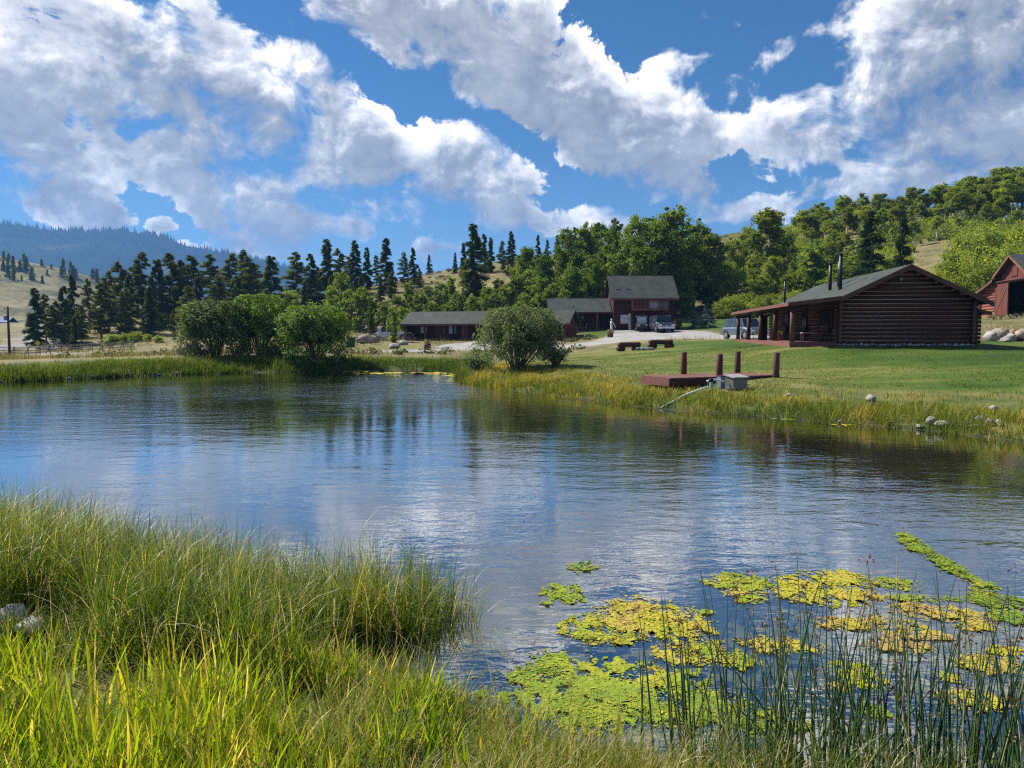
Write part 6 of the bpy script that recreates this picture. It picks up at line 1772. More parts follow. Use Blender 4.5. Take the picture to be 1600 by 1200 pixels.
# ------------------------------------------------------------------ willows by the water: many stems from one foot
def willow(label, loc, h, w, mat, seed, nleaf=9000, leaf=.075, bare=False, lean=0):
    global rg
    rg = np.random.default_rng(seed); rr = random.Random(seed)
    t = thing('willow_bush', label, 'bush', loc, 0)
    stems = MB(); ends = []
    ns = 46 if bare else 34
    for k in range(ns):
        a = rr.uniform(0, 6.28); sp = rr.random() ** .6
        L = h * rr.uniform(.72, .98) * (1 - .18 * sp)
        ex = math.cos(a) * sp * w * .46 + lean; ey = math.sin(a) * sp * w * .42
        b0 = (math.cos(a) * .28 * rr.random() * w / 4, math.sin(a) * .28 * rr.random() * w / 4, -.1)
        m1 = (b0[0] * .5 + ex * .42, b0[1] * .5 + ey * .42, L * .42); m2 = (ex * .8, ey * .8, L * .76); e = (ex, ey, L)
        r0 = rr.uniform(.022, .045)
        stems.tube([b0, m1, m2, e], [r0, r0 * .8, r0 * .5, r0 * .2], 5)
        for q in range(3):
            f = rr.uniform(.35, .8); p = Vector(m1).lerp(Vector(m2), f)
            e2 = p + Vector((rr.uniform(-.5, .5), rr.uniform(-.5, .5), rr.uniform(.25, .7))) * (h / 4)
            stems.tube([p, e2], [r0 * .4, r0 * .15], 4); ends.append((p, e2))
        ends += [(Vector(m1).lerp(Vector(m2), .3), Vector(m2)), (Vector(m2), Vector(e)), (Vector(m2), Vector(e))]
    stems.build('stems', M_TWIG if bare else M_BARK, t, smooth=True)
    Cs, Ns, Ts = [], [], []
    per = nleaf // len(ends)
    for (p, q) in ends:
        p = np.array(p); q = np.array(q); m = per
        s = rg.random(m)[:, None] * 1.12
        d = unit(rg.normal(size=(m, 3)))
        c = p + (q - p) * s + d * (rg.random(m)[:, None] ** .6) * (.20 + .055 * w)
        Cs.append(c); Ns.append(d * .8 + np.array([0, 0, .5])); Ts.append(np.clip(rg.normal(.48, .2, m) + rg.normal(0, .1), 0, 1))
    # skirt of foliage reaching to the ground at the sides
    m = int(nleaf * .6)
    a = rg.uniform(0, 2 * math.pi, m); z = rg.random(m) ** .8
    if bare: z = .16 + .84 * z
    rad = w * .5 * np.sqrt(np.clip(1 - (z * 1.05 - .42) ** 2 * 1.5, .05, 1)) * rg.uniform(.72, 1.0, m)
    lump = 1 + .14 * np.sin(a * 5 + seed) * np.sin(z * 9 + seed * 2) + .1 * np.sin(a * 9 + 3 * z * 6)
    c = np.stack([np.cos(a) * rad * lump + lean * z, np.sin(a) * rad * lump, z * h * .95], -1)
    keep = (fbm(a * 3.2 + seed, z * 6, 3) > .36)
    c = c[keep]
    Cs.append(c); Ns.append(unit(np.stack([np.cos(a[keep]), np.sin(a[keep]), z[keep]], -1)) + rg.normal(size=(len(c), 3)) * .5); Ts.append(np.clip(rg.normal(.5, .2, len(c)), 0, 1))
    C = np.concatenate(Cs); N = np.concatenate(Ns)
    link('leaves', leaves_mesh('leaves', C, unit(N), leaf * rg.uniform(.6, 1.2, len(C)), mat, np.concatenate(Ts), .42), t)
    return t
for (px, top, d, wpx, mat, seed, lab) in [(338, 467, 50.5, 112, M_WILLOW, 3, 'grey green willow bush at the far water edge, left of the three'), (408, 457, 51.8, 96, M_WILLOW2, 5, 'bright green willow bush in the middle of the three at the far water edge'), (492, 474, 49.8, 112, M_WILLOW2, 8, 'ragged green willow bush at the far water edge, right of the three')]:
    x = X(px, d); g = Hs(x, d); willow(lab, (x, d, g), Z(top, d) - g, wpx * 1.0 * d / F, mat, seed, 19000, .115)
x = X(806, 38.5); g = Hs(x, 38.5)
willow('round silvery green bush with bare pale stems at its foot on the grassy point', (x, 38.5, g), Z(477, 38.5) - g, 136 * 38.5 / F, M_SILVER, 12, 21000, .085, True, .25)
x = X(745, 41); g = Hs(x, 41)
willow('low olive green bush tucked against the left side of the round bush', (x, 41, g), 1.3, 2.0, M_WILLOW, 14, 2200, .06)
x = X(868, 37.8); g = Hs(x, 37.8)
willow('small reddish green bush at the right foot of the round bush', (x, 37.8, g), 1.1, 1.5, M_WILLOW2, 16, 1400, .055)

# ------------------------------------------------------------------ firs on the pale hillside (distant, no parts)
fir = cards('hill_fir', *(lambda n: (np.stack([rng.normal(size=n) * .5 * (1 - np.linspace(0, 1, n)), rng.normal(size=n) * .5 * (1 - np.linspace(0, 1, n)), np.linspace(0, 1, n) * 5.2], -1), rng.normal(size=(n, 3)) + np.array([0, 0, .4]), np.full(n, .42), np.full(n, 1.2)))(150), M_PINE, rng.random(150), .1)
rr = random.Random(77)
n = 0
while n < 175:
    i = rr.randrange(3, 49); px = rr.uniform(-60, 190)
    j = int((px + 700) / 1600 * 219)
    p = HILL_ROWS[i][j]
    ppx = 800 + p[0] / p[1] * F; ppy = 522 - (p[2] - EYE) / p[1] * F
    dens = .9 if (ppx < 60 and ppy < 440) else .35
    if ppy > 520 or rr.random() > dens: continue
    o = link('hill_fir', fir, None, loc=(p[0] + rr.uniform(-3, 3), p[1] + rr.uniform(-3, 3), p[2] - .4), rot=(0, 0, rr.uniform(0, 6)))
    s = rr.uniform(.7, 1.9); o.scale = (s, s, s * rr.uniform(.9, 1.4))
    tag(o, 'small dark fir scattered over the pale hillside beyond the road', 'conifer', 'firs on the far hillside'); n += 1

# ------------------------------------------------------------------ grass, reeds and rushes
def blades(P, h, w, az, lean, curve, tint, mat, nseg=4, name='grass', tipshift=.12, wmid=.9):
    n = len(P)
    ds = 1.0 / nseg
    pos = P.copy(); rings = []
    dirh = np.stack([np.cos(az), np.sin(az), np.zeros(n)], -1); side = np.stack([-np.sin(az), np.cos(az), np.zeros(n)], -1)
    tw = rng.uniform(-.6, .6, n)[:, None]
    side = unit(side + dirh * tw)
    for k in range(nseg + 1):
        s = k * ds
        ww = (w * (1 - s ** 2.2) * (wmid if k == 0 else 1) + w * .04)[:, None]
        rings.append(np.stack([pos - side * ww * .5, pos + side * ww * .5], 1))
        th = (lean + curve * (s + ds * .5) ** 1.5)
        step = (h * ds)[:, None] * (dirh * np.sin(th)[:, None] + np.array([0, 0, 1]) * np.cos(th)[:, None])
        pos = pos + step
    V = np.stack(rings, 1)                     # n, nseg+1, 2, 3
    b = (np.arange(n) * (nseg + 1) * 2)[:, None]
    q = []
    for k in range(nseg):
        o = 2 * k
        q.append(np.stack([b[:, 0] + o, b[:, 0] + o + 1, b[:, 0] + o + 3, b[:, 0] + o + 2], -1))
    Fq = np.stack(q, 1).reshape(-1, 4)
    s = np.linspace(0, 1, nseg + 1)
    T = np.clip(tint[:, None] + tipshift * (s[None, :] - .4), 0, 1)
    T = np.repeat(T[:, :, None], 2, 2)
    return V.reshape(-1, 3), Fq, T.ravel()

def tufts(P, k, spread, f):
    """k blades to a tussock: they start close together and lean away from its heart"""
    n = len(P)
    a = rng.uniform(0, 6.28, (n, k)); r = spread * rng.random((n, k)) ** .7
    Q = P[:, None, :] + np.stack([np.cos(a) * r, np.sin(a) * r, np.zeros_like(a)], -1)
    hf = np.repeat(rng.uniform(.7, 1.25, n), k) * (1 - .25 * (r / spread).ravel())
    return Q.reshape(-1, 3), (a + rng.normal(0, .7, (n, k))).ravel(), (r / spread).ravel(), hf, np.repeat(rng.normal(0, f, n), k)

def stuff(name, parts, mat, label, cat):
    Vs, Fs, Ts = [], [], []; o = 0
    for V, Fq, T in parts:
        Vs.append(V); Fs.append(Fq + o); Ts.append(T); o += len(V)
    me = np_mesh(name, np.concatenate(Vs), np.concatenate(Fs), mat, {'tint': np.concatenate(Ts)})
    return tag(link(name, me), label, cat, kind='stuff')

M_GRASS = leafy('meadow_grass', [(0, (0.085, 0.160, 0.012)), (.35, (0.205, 0.304, 0.017)), (.7, (0.376, 0.426, 0.029)), (.88, (0.513, 0.412, 0.080)), (1, (0.787, 0.579, 0.261))], trans=.5, rough=.45, spec=.3, perobj=0, tcol=(1.25, 1.2, .45))
M_SEDGE = leafy('sedge_blade', [(0, (0.045, 0.091, 0.014)), (.4, (0.112, 0.175, 0.020)), (.68, (0.217, 0.252, 0.034)), (.82, (0.392, 0.350, 0.112)), (1, (0.770, 0.658, 0.420))], trans=.45, rough=.42, spec=.35, perobj=0, tcol=(1.25, 1.2, .5))
M_FINE = leafy('fine_grass', [(0, (0.060, 0.122, 0.013)), (.4, (0.164, 0.243, 0.023)), (.65, (0.299, 0.300, 0.052)), (.82, (0.448, 0.358, 0.143)), (1, (0.718, 0.572, 0.338))], trans=.4, rough=.5, spec=.25, perobj=0, tcol=(1.2, 1.15, .5))
M_BANK = leafy('bank_grass', [(0, (0.048, 0.096, 0.012)), (.4, (0.132, 0.186, 0.019)), (.65, (0.312, 0.288, 0.042)), (.85, (0.528, 0.396, 0.090)), (1, (0.600, 0.480, 0.204))], trans=.4, rough=.5, spec=.2, perobj=0, tcol=(1.2, 1.1, .5))
M_DRY = leafy('dry_grass', [(0, (0.07, 0.085, 0.025)), (.45, (0.17, 0.16, 0.06)), (.75, (0.30, 0.25, 0.11)), (1, (0.40, 0.33, 0.18))], trans=.3, rough=.7, spec=.1, perobj=0)
M_RUSH = leafy('bulrush_stem', [(0, (0.023, 0.058, 0.026)), (.5, (0.044, 0.098, 0.036)), (.8, (0.117, 0.156, 0.052)), (1, (0.468, 0.390, 0.221))], trans=.10, rough=.4, spec=.4, perobj=0)
M_SEEDHEAD = leafy('seed_head', [(0, (0.24, 0.15, 0.07)), (1, (0.48, 0.34, 0.18))], trans=.3, rough=.8, perobj=0)
M_TUFT = leafy('rush_flower', [(0, (0.10, 0.055, 0.03)), (.6, (0.19, 0.11, 0.06)), (1, (0.34, 0.22, 0.11))], trans=.2, rough=.8, perobj=0)

def scatter(n, x0, x1, y0, y1, accept):
    x = rng.uniform(x0, x1, n); y = rng.uniform(y0, y1, n)
    sd = pond_sd(x, y)
    k = accept(x, y, sd) > rng.random(n)
    x, y, sd = x[k], y[k], sd[k]
    return np.stack([x, y, H(x, y, sd)], -1), sd
def clumped(x, y, f=2.2): return fbm(x * f, y * f, 3)

def build_foreground():
    # --- bright meadow grass at the lower left
    def acc(x, y, sd):
        left = sstep(-x, -.5, .7)                               # fades out towards the middle of the bank
        back = 1 - sstep(y - (5.2 + .2 * np.sin(x * 2)), -.6, .5)
        return left * back * sstep(sd, .10, .5) * np.clip(1.5 * sstep(clumped(x, y, 1.8), .32, .52), .10, 1)
    P, sd = scatter(7000, -6.6, .9, 2.2, 5.9, acc)
    P, az, rr_, hf, to = tufts(P, 9, .075, .12); n = len(P); cl = clumped(P[:, 0], P[:, 1], 1.4)
    h = rng.gamma(12, 1 / 12., n) * (.24 + .17 * sstep(-P[:, 0], 0, 3)) * (.7 + .6 * cl) * hf
    h = h * np.where(np.hypot((P[:, 0] + 3.3) / .55, (P[:, 1] - 4.75) / .62) < 1, .6, 1)      # shorter where the white rocks lie
    t = np.clip(rng.normal(.48, .13, n) + to + (cl - .45) * .6, 0, .84); dead = rng.random(n) < .11; t[dead] = rng.uniform(.85, 1, dead.sum())
    stuff('meadow_grass', [blades(P, h, rng.gamma(6, .0016, n) + .003, az, rng.uniform(.0, .3, n) + .25 * rr_, rng.uniform(.0, .8, n), t, M_GRASS, 4)], M_GRASS, 'bright yellow-green meadow grass at the lower left of the near bank', 'grass')
    # --- fine grass with straw in the middle and along the near edge
    def acc(x, y, sd):
        return sstep(x, -2.6, -.5) * (1 - .75 * sstep(x, 1.2, 2.2)) * sstep(sd, -.02, .22) * np.clip(1.5 * sstep(clumped(x, y, 2.4), .28, .52), .25, 1)
    P, sd = scatter(9500, -3.0, 3.6, 2.4, 5.6, acc)
    P, az, rr_, hf, to = tufts(P, 9, .06, .12); n = len(P); cl = clumped(P[:, 0] + 5, P[:, 1], 2.0)
    h = rng.gamma(8, 1 / 8., n) * .20 * (.7 + .7 * cl) * hf
    t = np.clip(rng.normal(.45, .15, n) + to + (cl - .45) * .5, 0, .8); dead = rng.random(n) < .24; t[dead] = rng.uniform(.78, 1, dead.sum())
    stuff('fine_grass', [blades(P, h, rng.uniform(.0028, .0065, n), az, rng.uniform(.0, .4, n) + .3 * rr_, rng.uniform(.0, 1.3, n), t, M_FINE, 4)], M_FINE, 'fine green and straw coloured grass along the near water edge', 'grass')
    # --- sedge belt in the shallows on the left
    parts = []
    def acc(x, y, sd):
        belt = sstep(sd, -1.05, -.45) * (1 - sstep(sd, 1.0, 2.0)) * sstep(-x, 1.25, 1.75)
        cx, cyy = -1.16, 6.15                                 # the clump that stands out in the water
        clump = 1 - sstep(np.hypot((x - cx) / .80, (y - cyy) / .48), .80, 1.1)
        return np.maximum(belt * np.clip(1.5 * sstep(clumped(x, y, 1.9), .26, .5), .15, 1), clump)
    P, sd = scatter(8600, -8.2, -.35, 4.6, 8.6, acc)
    P[:, 2] = np.maximum(P[:, 2], -.25)
    P, az, rr_, hf, to = tufts(P, 8, .07, .10); n = len(P)
    hl = np.interp(P[:, 0], [-8, -5, -3.4, -2.1, -1.6, -1.2, -.7, -.4], [1.06, 1.04, .92, .78, .92, 1.0, .86, .74])
    cl = clumped(P[:, 0] * 1.0, P[:, 1] * 1.0, 1.7)
    h = hl * rng.uniform(.55, 1.15, n) * (.72 + .5 * cl) * (.6 + .4 * hf)
    t = np.clip(rng.normal(.42, .14, n) + to + (cl - .45) * .5, 0, .78); dead = rng.random(n) < .10; t[dead] = rng.uniform(.8, 1, dead.sum())
    h = h * np.where(np.hypot((P[:, 0] + 3.35) / .5, (P[:, 1] - 4.85) / .62) < 1, .35, 1)
    arch = rng.random(n) < .5
    parts.append(blades(P, h * np.where(arch, 1.12, 1), rng.uniform(.0040, .0090, n), az, rng.uniform(.0, .16, n) + .14 * rr_, np.where(arch, rng.uniform(.7, 2.1, n), rng.uniform(0, .5, n)), t, M_SEDGE, 6))
    # pale dead leaves bent low through the belt
    k = rng.choice(n, 2600, replace=False)
    parts.append(blades(P[k], h[k] * .95, rng.uniform(.003, .006, len(k)), rng.uniform(0, 6.28, len(k)), rng.uniform(.3, .9, len(k)), rng.uniform(.8, 2.1, len(k)), rng.uniform(.78, 1, len(k)), M_SEDGE, 6))
    # lone stalks further out
    q = []
    for px, d in ((728, 5.85), (733, 5.95), (737, 5.9), (741, 6.0), (744, 5.85), (757, 5.7), (735, 6.05), (739, 5.8), (742, 5.92)):
        q.append((X(px, d), d, -.2))
    q = np.array(q); m = len(q)
    parts.append(blades(q, rng.uniform(.45, .75, m), np.full(m, .007), rng.uniform(-.5, .5, m), rng.uniform(.02, .22, m), rng.uniform(0, .3, m), rng.uniform(.25, .45, m), M_SEDGE, 5))
    stuff('sedge', parts, M_SEDGE, 'tall arching green sedge standing in the shallows at the left', 'reeds')
    # thatch: short dead blades lying at the foot of the grass
    P, sd = scatter(30000, -6.6, 3.6, 2.2, 6.2, lambda x, y, sd: sstep(sd, .0, .3) * .9); n = len(P)
    stuff('thatch', [blades(P, rng.uniform(.05, .20, n), rng.uniform(.002, .005, n), rng.uniform(0, 6.28, n), rng.uniform(.7, 1.4, n), rng.uniform(-.3, .5, n), np.clip(rng.normal(.72, .16, n), .3, 1), M_FINE, 3)], M_FINE, 'short dead straw lying at the foot of the foreground grass', 'grass')
    # seed heads nodding over the sedge and the meadow grass
    def acc(x, y, sd): return sstep(sd, -.4, .3) * .9
    P, sd = scatter(150, -5.6, .6, 3.4, 6.8, acc); n = len(P); P[:, 2] = np.maximum(P[:, 2], -.1)
    az = rng.uniform(0, 6.28, n); hh = rng.uniform(.45, .85, n); ln = rng.uniform(.05, .3, n); cv = rng.uniform(.1, .6, n)
    stalk = blades(P, hh, np.full(n, .0028), az, ln, cv, rng.uniform(.7, 1, n), M_SEDGE, 6)
    tip = stalk[0].reshape(n, 7, 2, 3).mean(2)
    C, D, L, W = [], [], [], []
    for i in range(n):
        for q in range(16):
            f = q / 16; p = tip[i, 5] * (1 - f) + tip[i, 6] * f
            d = unit(tip[i, 6] - tip[i, 5]) + rng.normal(size=3) * .35
            C.append(p); D.append(d); L.append(rng.uniform(.012, .026)); W.append(rng.uniform(.0022, .004))
    stuff('seed_stalks', [stalk], M_SEDGE, 'thin straw coloured stalks among the foreground sedge', 'grass')
    tag(link('seed_heads', cards('seed_heads', np.array(C), np.array(D), np.array(W), np.array(L), M_SEEDHEAD, rng.random(len(C)))), 'tan seed heads nodding over the foreground sedge', 'seed heads', kind='stuff')
    # --- bulrushes at the lower right
    Vs, Fs, Ts = [], [], []; o = 0; tips = []
    N = 250
    x = np.concatenate([rng.normal(2.1, .62, N), rng.uniform(.8, 3.2, 80)]); x = x[x > .74]; N = len(x)
    shore = np.interp(x, [.0, .6, 1.2, 2.2, 4], [4.5, 4.15, 3.9, 3.65, 3.4])
    y = shore + rng.uniform(-.30, .62, N) * np.where(x > 1.1, 1, .45)
    for i in range(N):
        z0 = max(-.2, float(H(np.array([x[i]]), np.array([y[i]]))[0]))
        L = rng.uniform(.50, 1.16) * (.78 + .22 * min(1, max(0, (x[i] - .6) / 1.0))) + .1; a = rng.uniform(0, 6.28); lean = abs(rng.normal(0, .13)); cv = rng.uniform(0, .25)
        if rng.random() < .10: lean = rng.uniform(.5, .85)
        bend = rng.random() < .07; kb = rng.uniform(.45, .75)
        r0 = rng.uniform(.0055, .0102); p = np.array([x[i], y[i], z0]); seg = 7; th = lean
        rows = []
        aa = a
        for k in range(seg + 1):
            s = k / seg
            th = lean + cv * s ** 1.5 + (1.7 if bend and s > kb else 0)
            d = np.array([math.cos(aa) * math.sin(th), math.sin(aa) * math.sin(th), math.cos(th)])
            u = np.cross(d, [0.3, .5, .8]); u /= np.linalg.norm(u); v = np.cross(d, u)
            r = r0 * (1 - .82 * s)
            rows.append([p + (u * math.cos(q) + v * math.sin(q)) * r for q in (0, 2.1, 4.2)])
            if k < seg: p = p + d * L / seg
        Vs.append(np.array(rows).reshape(-1, 3))
        f = [(o + 3 * k + q, o + 3 * k + (q + 1) % 3, o + 3 * (k + 1) + (q + 1) % 3, o + 3 * (k + 1) + q) for k in range(seg) for q in range(3)]
        Fs.append(np.array(f)); tt = np.clip(rng.normal(.38, .18), 0, .8) if rng.random() > .08 else rng.uniform(.85, 1)
        Ts.append(np.full(3 * (seg + 1), tt)); o += 3 * (seg + 1)
        if rng.random() < .42 and not bend: tips.append((np.mean(rows[-1 if rng.random() < .6 else -2], 0), d))
    me = np_mesh('bulrush', np.concatenate(Vs), np.concatenate(Fs), M_RUSH, {'tint': np.concatenate(Ts)}, smooth=True)
    tag(link('bulrushes', me), 'dark green bulrush stems with brown flower tufts at the lower right', 'bulrushes', kind='stuff')
    C, D, L, W = [], [], [], []
    for p, d in tips:
        for _ in range(int(rng.integers(9, 20))):
            dd = rng.normal(size=3) * .8 + d * .5 + np.array([0, 0, -.25]); ln = rng.uniform(.012, .045)
            dd /= np.linalg.norm(dd)
            C.append(p + dd * ln * rng.uniform(.2, .9)); D.append(dd); L.append(rng.uniform(.014, .028)); W.append(.0048)
    C = np.array(C); D = np.array(D)
    tag(link('bulrush_flowers', cards('bulrush_flowers', C, D, np.array(W), np.array(L), M_TUFT, rng.random(len(C)), .1)), 'small brown flower tufts at the tips of the bulrush stems', 'bulrush flowers', kind='stuff')
    # blades at the foot of the rushes
    def acc(x, y, sd): return sstep(x, .7, 1.4) * sstep(sd, -.45, -.1) * np.clip(1.4 * sstep(clumped(x, y, 2.6), .3, .55), .1, 1)
    P, sd = scatter(9000, .6, 4.2, 2.6, 4.4, acc); n = len(P); P[:, 2] = np.maximum(P[:, 2], -.1)
    t = np.clip(rng.normal(.35, .15, n), 0, .7); dead = rng.random(n) < .16; t[dead] = rng.uniform(.82, 1, dead.sum())
    stuff('shore_sedge', [blades(P, rng.uniform(.2, .6, n), rng.uniform(.003, .006, n), rng.uniform(0, 6.28, n), rng.uniform(0, .5, n), rng.uniform(0, 1.6, n), t, M_SEDGE, 5)], M_SEDGE, 'tangle of sedge blades at the foot of the bulrushes', 'reeds')
    # seed heads of the grass over the algae: dark little spikes
    P, sd = scatter(700, -.2, 1.6, 3.5, 4.7, lambda x, y, sd: sstep(sd, -.2, .05) * .5)
    n = len(P); P[:, 2] = np.maximum(P[:, 2], 0)
    stuff('seed_grass', [blades(P, rng.uniform(.28, .5, n), rng.uniform(.0018, .003, n), rng.uniform(0, 6.28, n), rng.uniform(0, .4, n), rng.uniform(0, .6, n), rng.uniform(.2, .7, n), M_FINE, 5)], M_FINE, 'thin tall grass stalks leaning over the floating algae', 'grass')

def build_banks():
    # right bank: green at the water, golden towards the lawn
    def acc(x, y, sd):
        on = (x > -3.2) & (y > 14)
        wdt = np.interp(y, [15, 20, 26, 31, 36, 44], [2.6, 2.6, 2.4, 3.0, 3.6, 3.0])
        return on * sstep(sd, -.35, .0) * (1 - sstep(sd, wdt - .8, wdt + 1.0)) * np.clip(1.6 * sstep(clumped(x, y, .8), .25, .5), .3, 1)
    P, sd = scatter(26000, -3.2, 15.5, 14.5, 46, acc)
    P[:, 2] = np.maximum(P[:, 2], -.12)
    P, az, rr_, hf, to = tufts(P, 8, .17, .10); sd = np.repeat(sd, 8); n = len(P)
    cl = clumped(P[:, 0] + 9, P[:, 1], .7)
    gold_shift = np.interp(P[:, 1], [16, 22, 28, 36], [.0, .05, .14, .16])  # tint of the blades turns more golden towards the far point
    t = np.clip(rng.normal(.34, .12, n) + .17 * sstep(sd, .4, 3) + gold_shift + to + (cl - .45) * .7, 0, 1)
    h = rng.uniform(.5, 1.1, n) * (.52 - .28 * sstep(sd, .6, 3.0)) * (.55 + .9 * cl) * hf
    w = rng.uniform(.010, .022, n) * np.interp(P[:, 1], [15, 40], [.75, 1.5])
    stuff('right_bank_grass', [blades(P, h, w, az, rng.uniform(0, .3, n) + .35 * rr_, rng.uniform(0, 1.2, n), t, M_BANK, 3)], M_BANK, 'long green and golden grass fringing the right bank of the pond', 'grass')
    # far bank: dense and green
    def acc(x, y, sd):
        on = (y > 32) & (x < -2.2)
        return on * sstep(sd, -.3, .0) * (1 - sstep(sd, 2.4, 4.4)) * np.clip(1.6 * sstep(clumped(x, y, .6), .25, .48), .3, 1)
    P, sd = scatter(30000, -34, -2, 31, 56, acc)
    P[:, 2] = np.maximum(P[:, 2], -.12)
    P, az, rr_, hf, to = tufts(P, 8, .22, .10); sd = np.repeat(sd, 8); n = len(P)
    cl = clumped(P[:, 0] + 3, P[:, 1], .5)
    t = np.clip(rng.normal(.15, .11, n) + .24 * sstep(sd, 1.0, 3.6) + to + (cl - .45) * .6, 0, 1)
    h = rng.uniform(.5, 1.1, n) * (.70 - .36 * sstep(sd, 1.2, 3.8)) * (.5 + .95 * cl) * hf
    stuff('far_bank_grass', [blades(P, h, rng.uniform(.018, .036, n), az, rng.uniform(0, .25, n) + .3 * rr_, rng.uniform(0, .9, n), t, M_BANK, 3)], M_BANK, 'dense dark green reeds and grass along the far bank of the pond', 'reeds')
    # short turf blades break the edge of the lawn
    def acc(x, y, sd): return (sd > 1.0) * np.clip(sstep(clumped(x, y, 1.2), .3, .6), .1, 1)
    P, sd = scatter(60000, 0, 22, 20, 46, acc); n = len(P)
    wl = poly_weight(P[:, 0], P[:, 1], LAWN, 2.0)
    t = np.clip(rng.normal(.20, .10, n) + .35 * (1 - wl), 0, .95)
    stuff('lawn_turf', [blades(P, rng.uniform(.03, .075, n) * (1 + 1.6 * (1 - wl)), rng.uniform(.012, .024, n), rng.uniform(0, 6.28, n), rng.uniform(0, .6, n), rng.uniform(0, .8, n), t, M_BANK, 2)], M_BANK, 'short turf blades of the lawn beyond the bank', 'grass')
    # dry tufts on the slopes and the meadow behind the pond
    def acc(x, y, sd): return (sd > 3.5) * np.clip(sstep(clumped(x, y, .35), .3, .62), .05, 1) * (1 - poly_weight(x, y, LAWN, 1.5))
    P, sd = scatter(60000, -95, 60, 48, 190, acc); n = len(P)
    keep = np.ones(n, bool)
    for l, w in DRIVE_LINES: keep &= line_weight(P[:, 0], P[:, 1], l, w + .6, .3) < .1
    for pl in DRIVE_POLYS + [LAWN2, LAWN3, LAWN4]: keep &= poly_weight(P[:, 0], P[:, 1], pl, .6) < .1
    keep &= line_weight(P[:, 0], P[:, 1], ROAD, 4, .3) < .1
    P = P[keep]; n = len(P)
    P = np.repeat(P, 6, 0) + np.concatenate([rng.normal(size=(6 * n, 2)) * .22, np.zeros((6 * n, 1))], 1); n = len(P)
    stuff('dry_tufts', [blades(P, rng.gamma(5, .066, n), rng.uniform(.016, .036, n) * np.interp(P[:, 1], [50, 150], [.8, 1.6]), rng.uniform(0, 6.28, n), rng.uniform(0, .5, n), rng.uniform(0, .9, n), np.clip(rng.normal(.62, .2, n), 0, 1), M_DRY, 2)], M_DRY, 'dry yellow grass tufts over the slopes behind the pond', 'grass')
    # leafy undergrowth that covers the right hill between the trees
    m = 3200
    x = rng.uniform(34, 150, m * 2); y = rng.uniform(104, 178, m * 2)
    px = 800 + x / y * F; zz = H(x, y); py = 522 - (zz - EYE) / y * F
    bare = ((px > 1418) & (px < 1482) & (py > 378)) | ((px > 1282) & (px < 1338) & (py > 365) & (py < 400)) | (px < 1180)
    k = ~bare & (fbm(x * .12, y * .12, 3) > .28)
    x, y, zz = x[k][:m], y[k][:m], zz[k][:m]
    C, N, S, T = [], [], [], []
    for a, b_, z in zip(x, y, zz):
        q = 85; s = rng.uniform(.8, 1.9) * (1.0 if b_ < 150 else .7)
        d = unit(rng.normal(size=(q, 3))); d[:, 2] = np.abs(d[:, 2])
        C.append(np.array([a, b_, z]) + d * np.array([s, s, s * 1.1]) * (rng.random(q) ** .4)[:, None]); N.append(d); S.append(rng.uniform(.11, .23, q)); T.append(np.clip(rng.normal(rng.uniform(.2, .8), .15, q), 0, 1))
    me = leaves_mesh('undergrowth', np.concatenate(C), np.concatenate(N), np.concatenate(S), M_ASPEN, np.concatenate(T), .6)
    tag(link('undergrowth', me), 'green leafy undergrowth covering the right hill between the aspens', 'undergrowth', kind='stuff')
    # sagebrush: low grey-green mounds
    m = 900
    x = rng.uniform(-95, 60, m * 4); y = rng.uniform(56, 180, m * 4); sd = pond_sd(x, y)
    k = (sd > 6) & (fbm(x * .06 + 3, y * .06, 3) > .40)
    for l, w in DRIVE_LINES: k &= line_weight(x, y, l, w + 1, .3) < .1
    for pl in DRIVE_POLYS + [LAWN, LAWN2, LAWN3, LAWN4]: k &= poly_weight(x, y, pl, 1.0) < .1
    k &= line_weight(x, y, ROAD, 4.5, .3) < .1
    x, y, sd = x[k][:m], y[k][:m], sd[k][:m]
    C, N, S, T = [], [], [], []
    for a, b_, z in zip(x, y, H(x, y, sd)):
        q = 46; s = rng.uniform(.35, .95)
        d = unit(rng.normal(size=(q, 3))); d[:, 2] = np.abs(d[:, 2])
        C.append(np.array([a, b_, z]) + d * np.array([s, s, s * .7]) * (rng.random(q) ** .4)[:, None]); N.append(d); S.append(rng.uniform(.10, .2, q)); T.append(np.clip(rng.normal(rng.uniform(.2, .75), .15, q), 0, 1))
    me = leaves_mesh('sagebrush', np.concatenate(C), np.concatenate(N), np.concatenate(S), M_SAGE, np.concatenate(T), .5)
    tag(link('sagebrush', me), 'grey-green sagebrush mounds scattered over the dry slopes', 'sagebrush', kind='stuff')

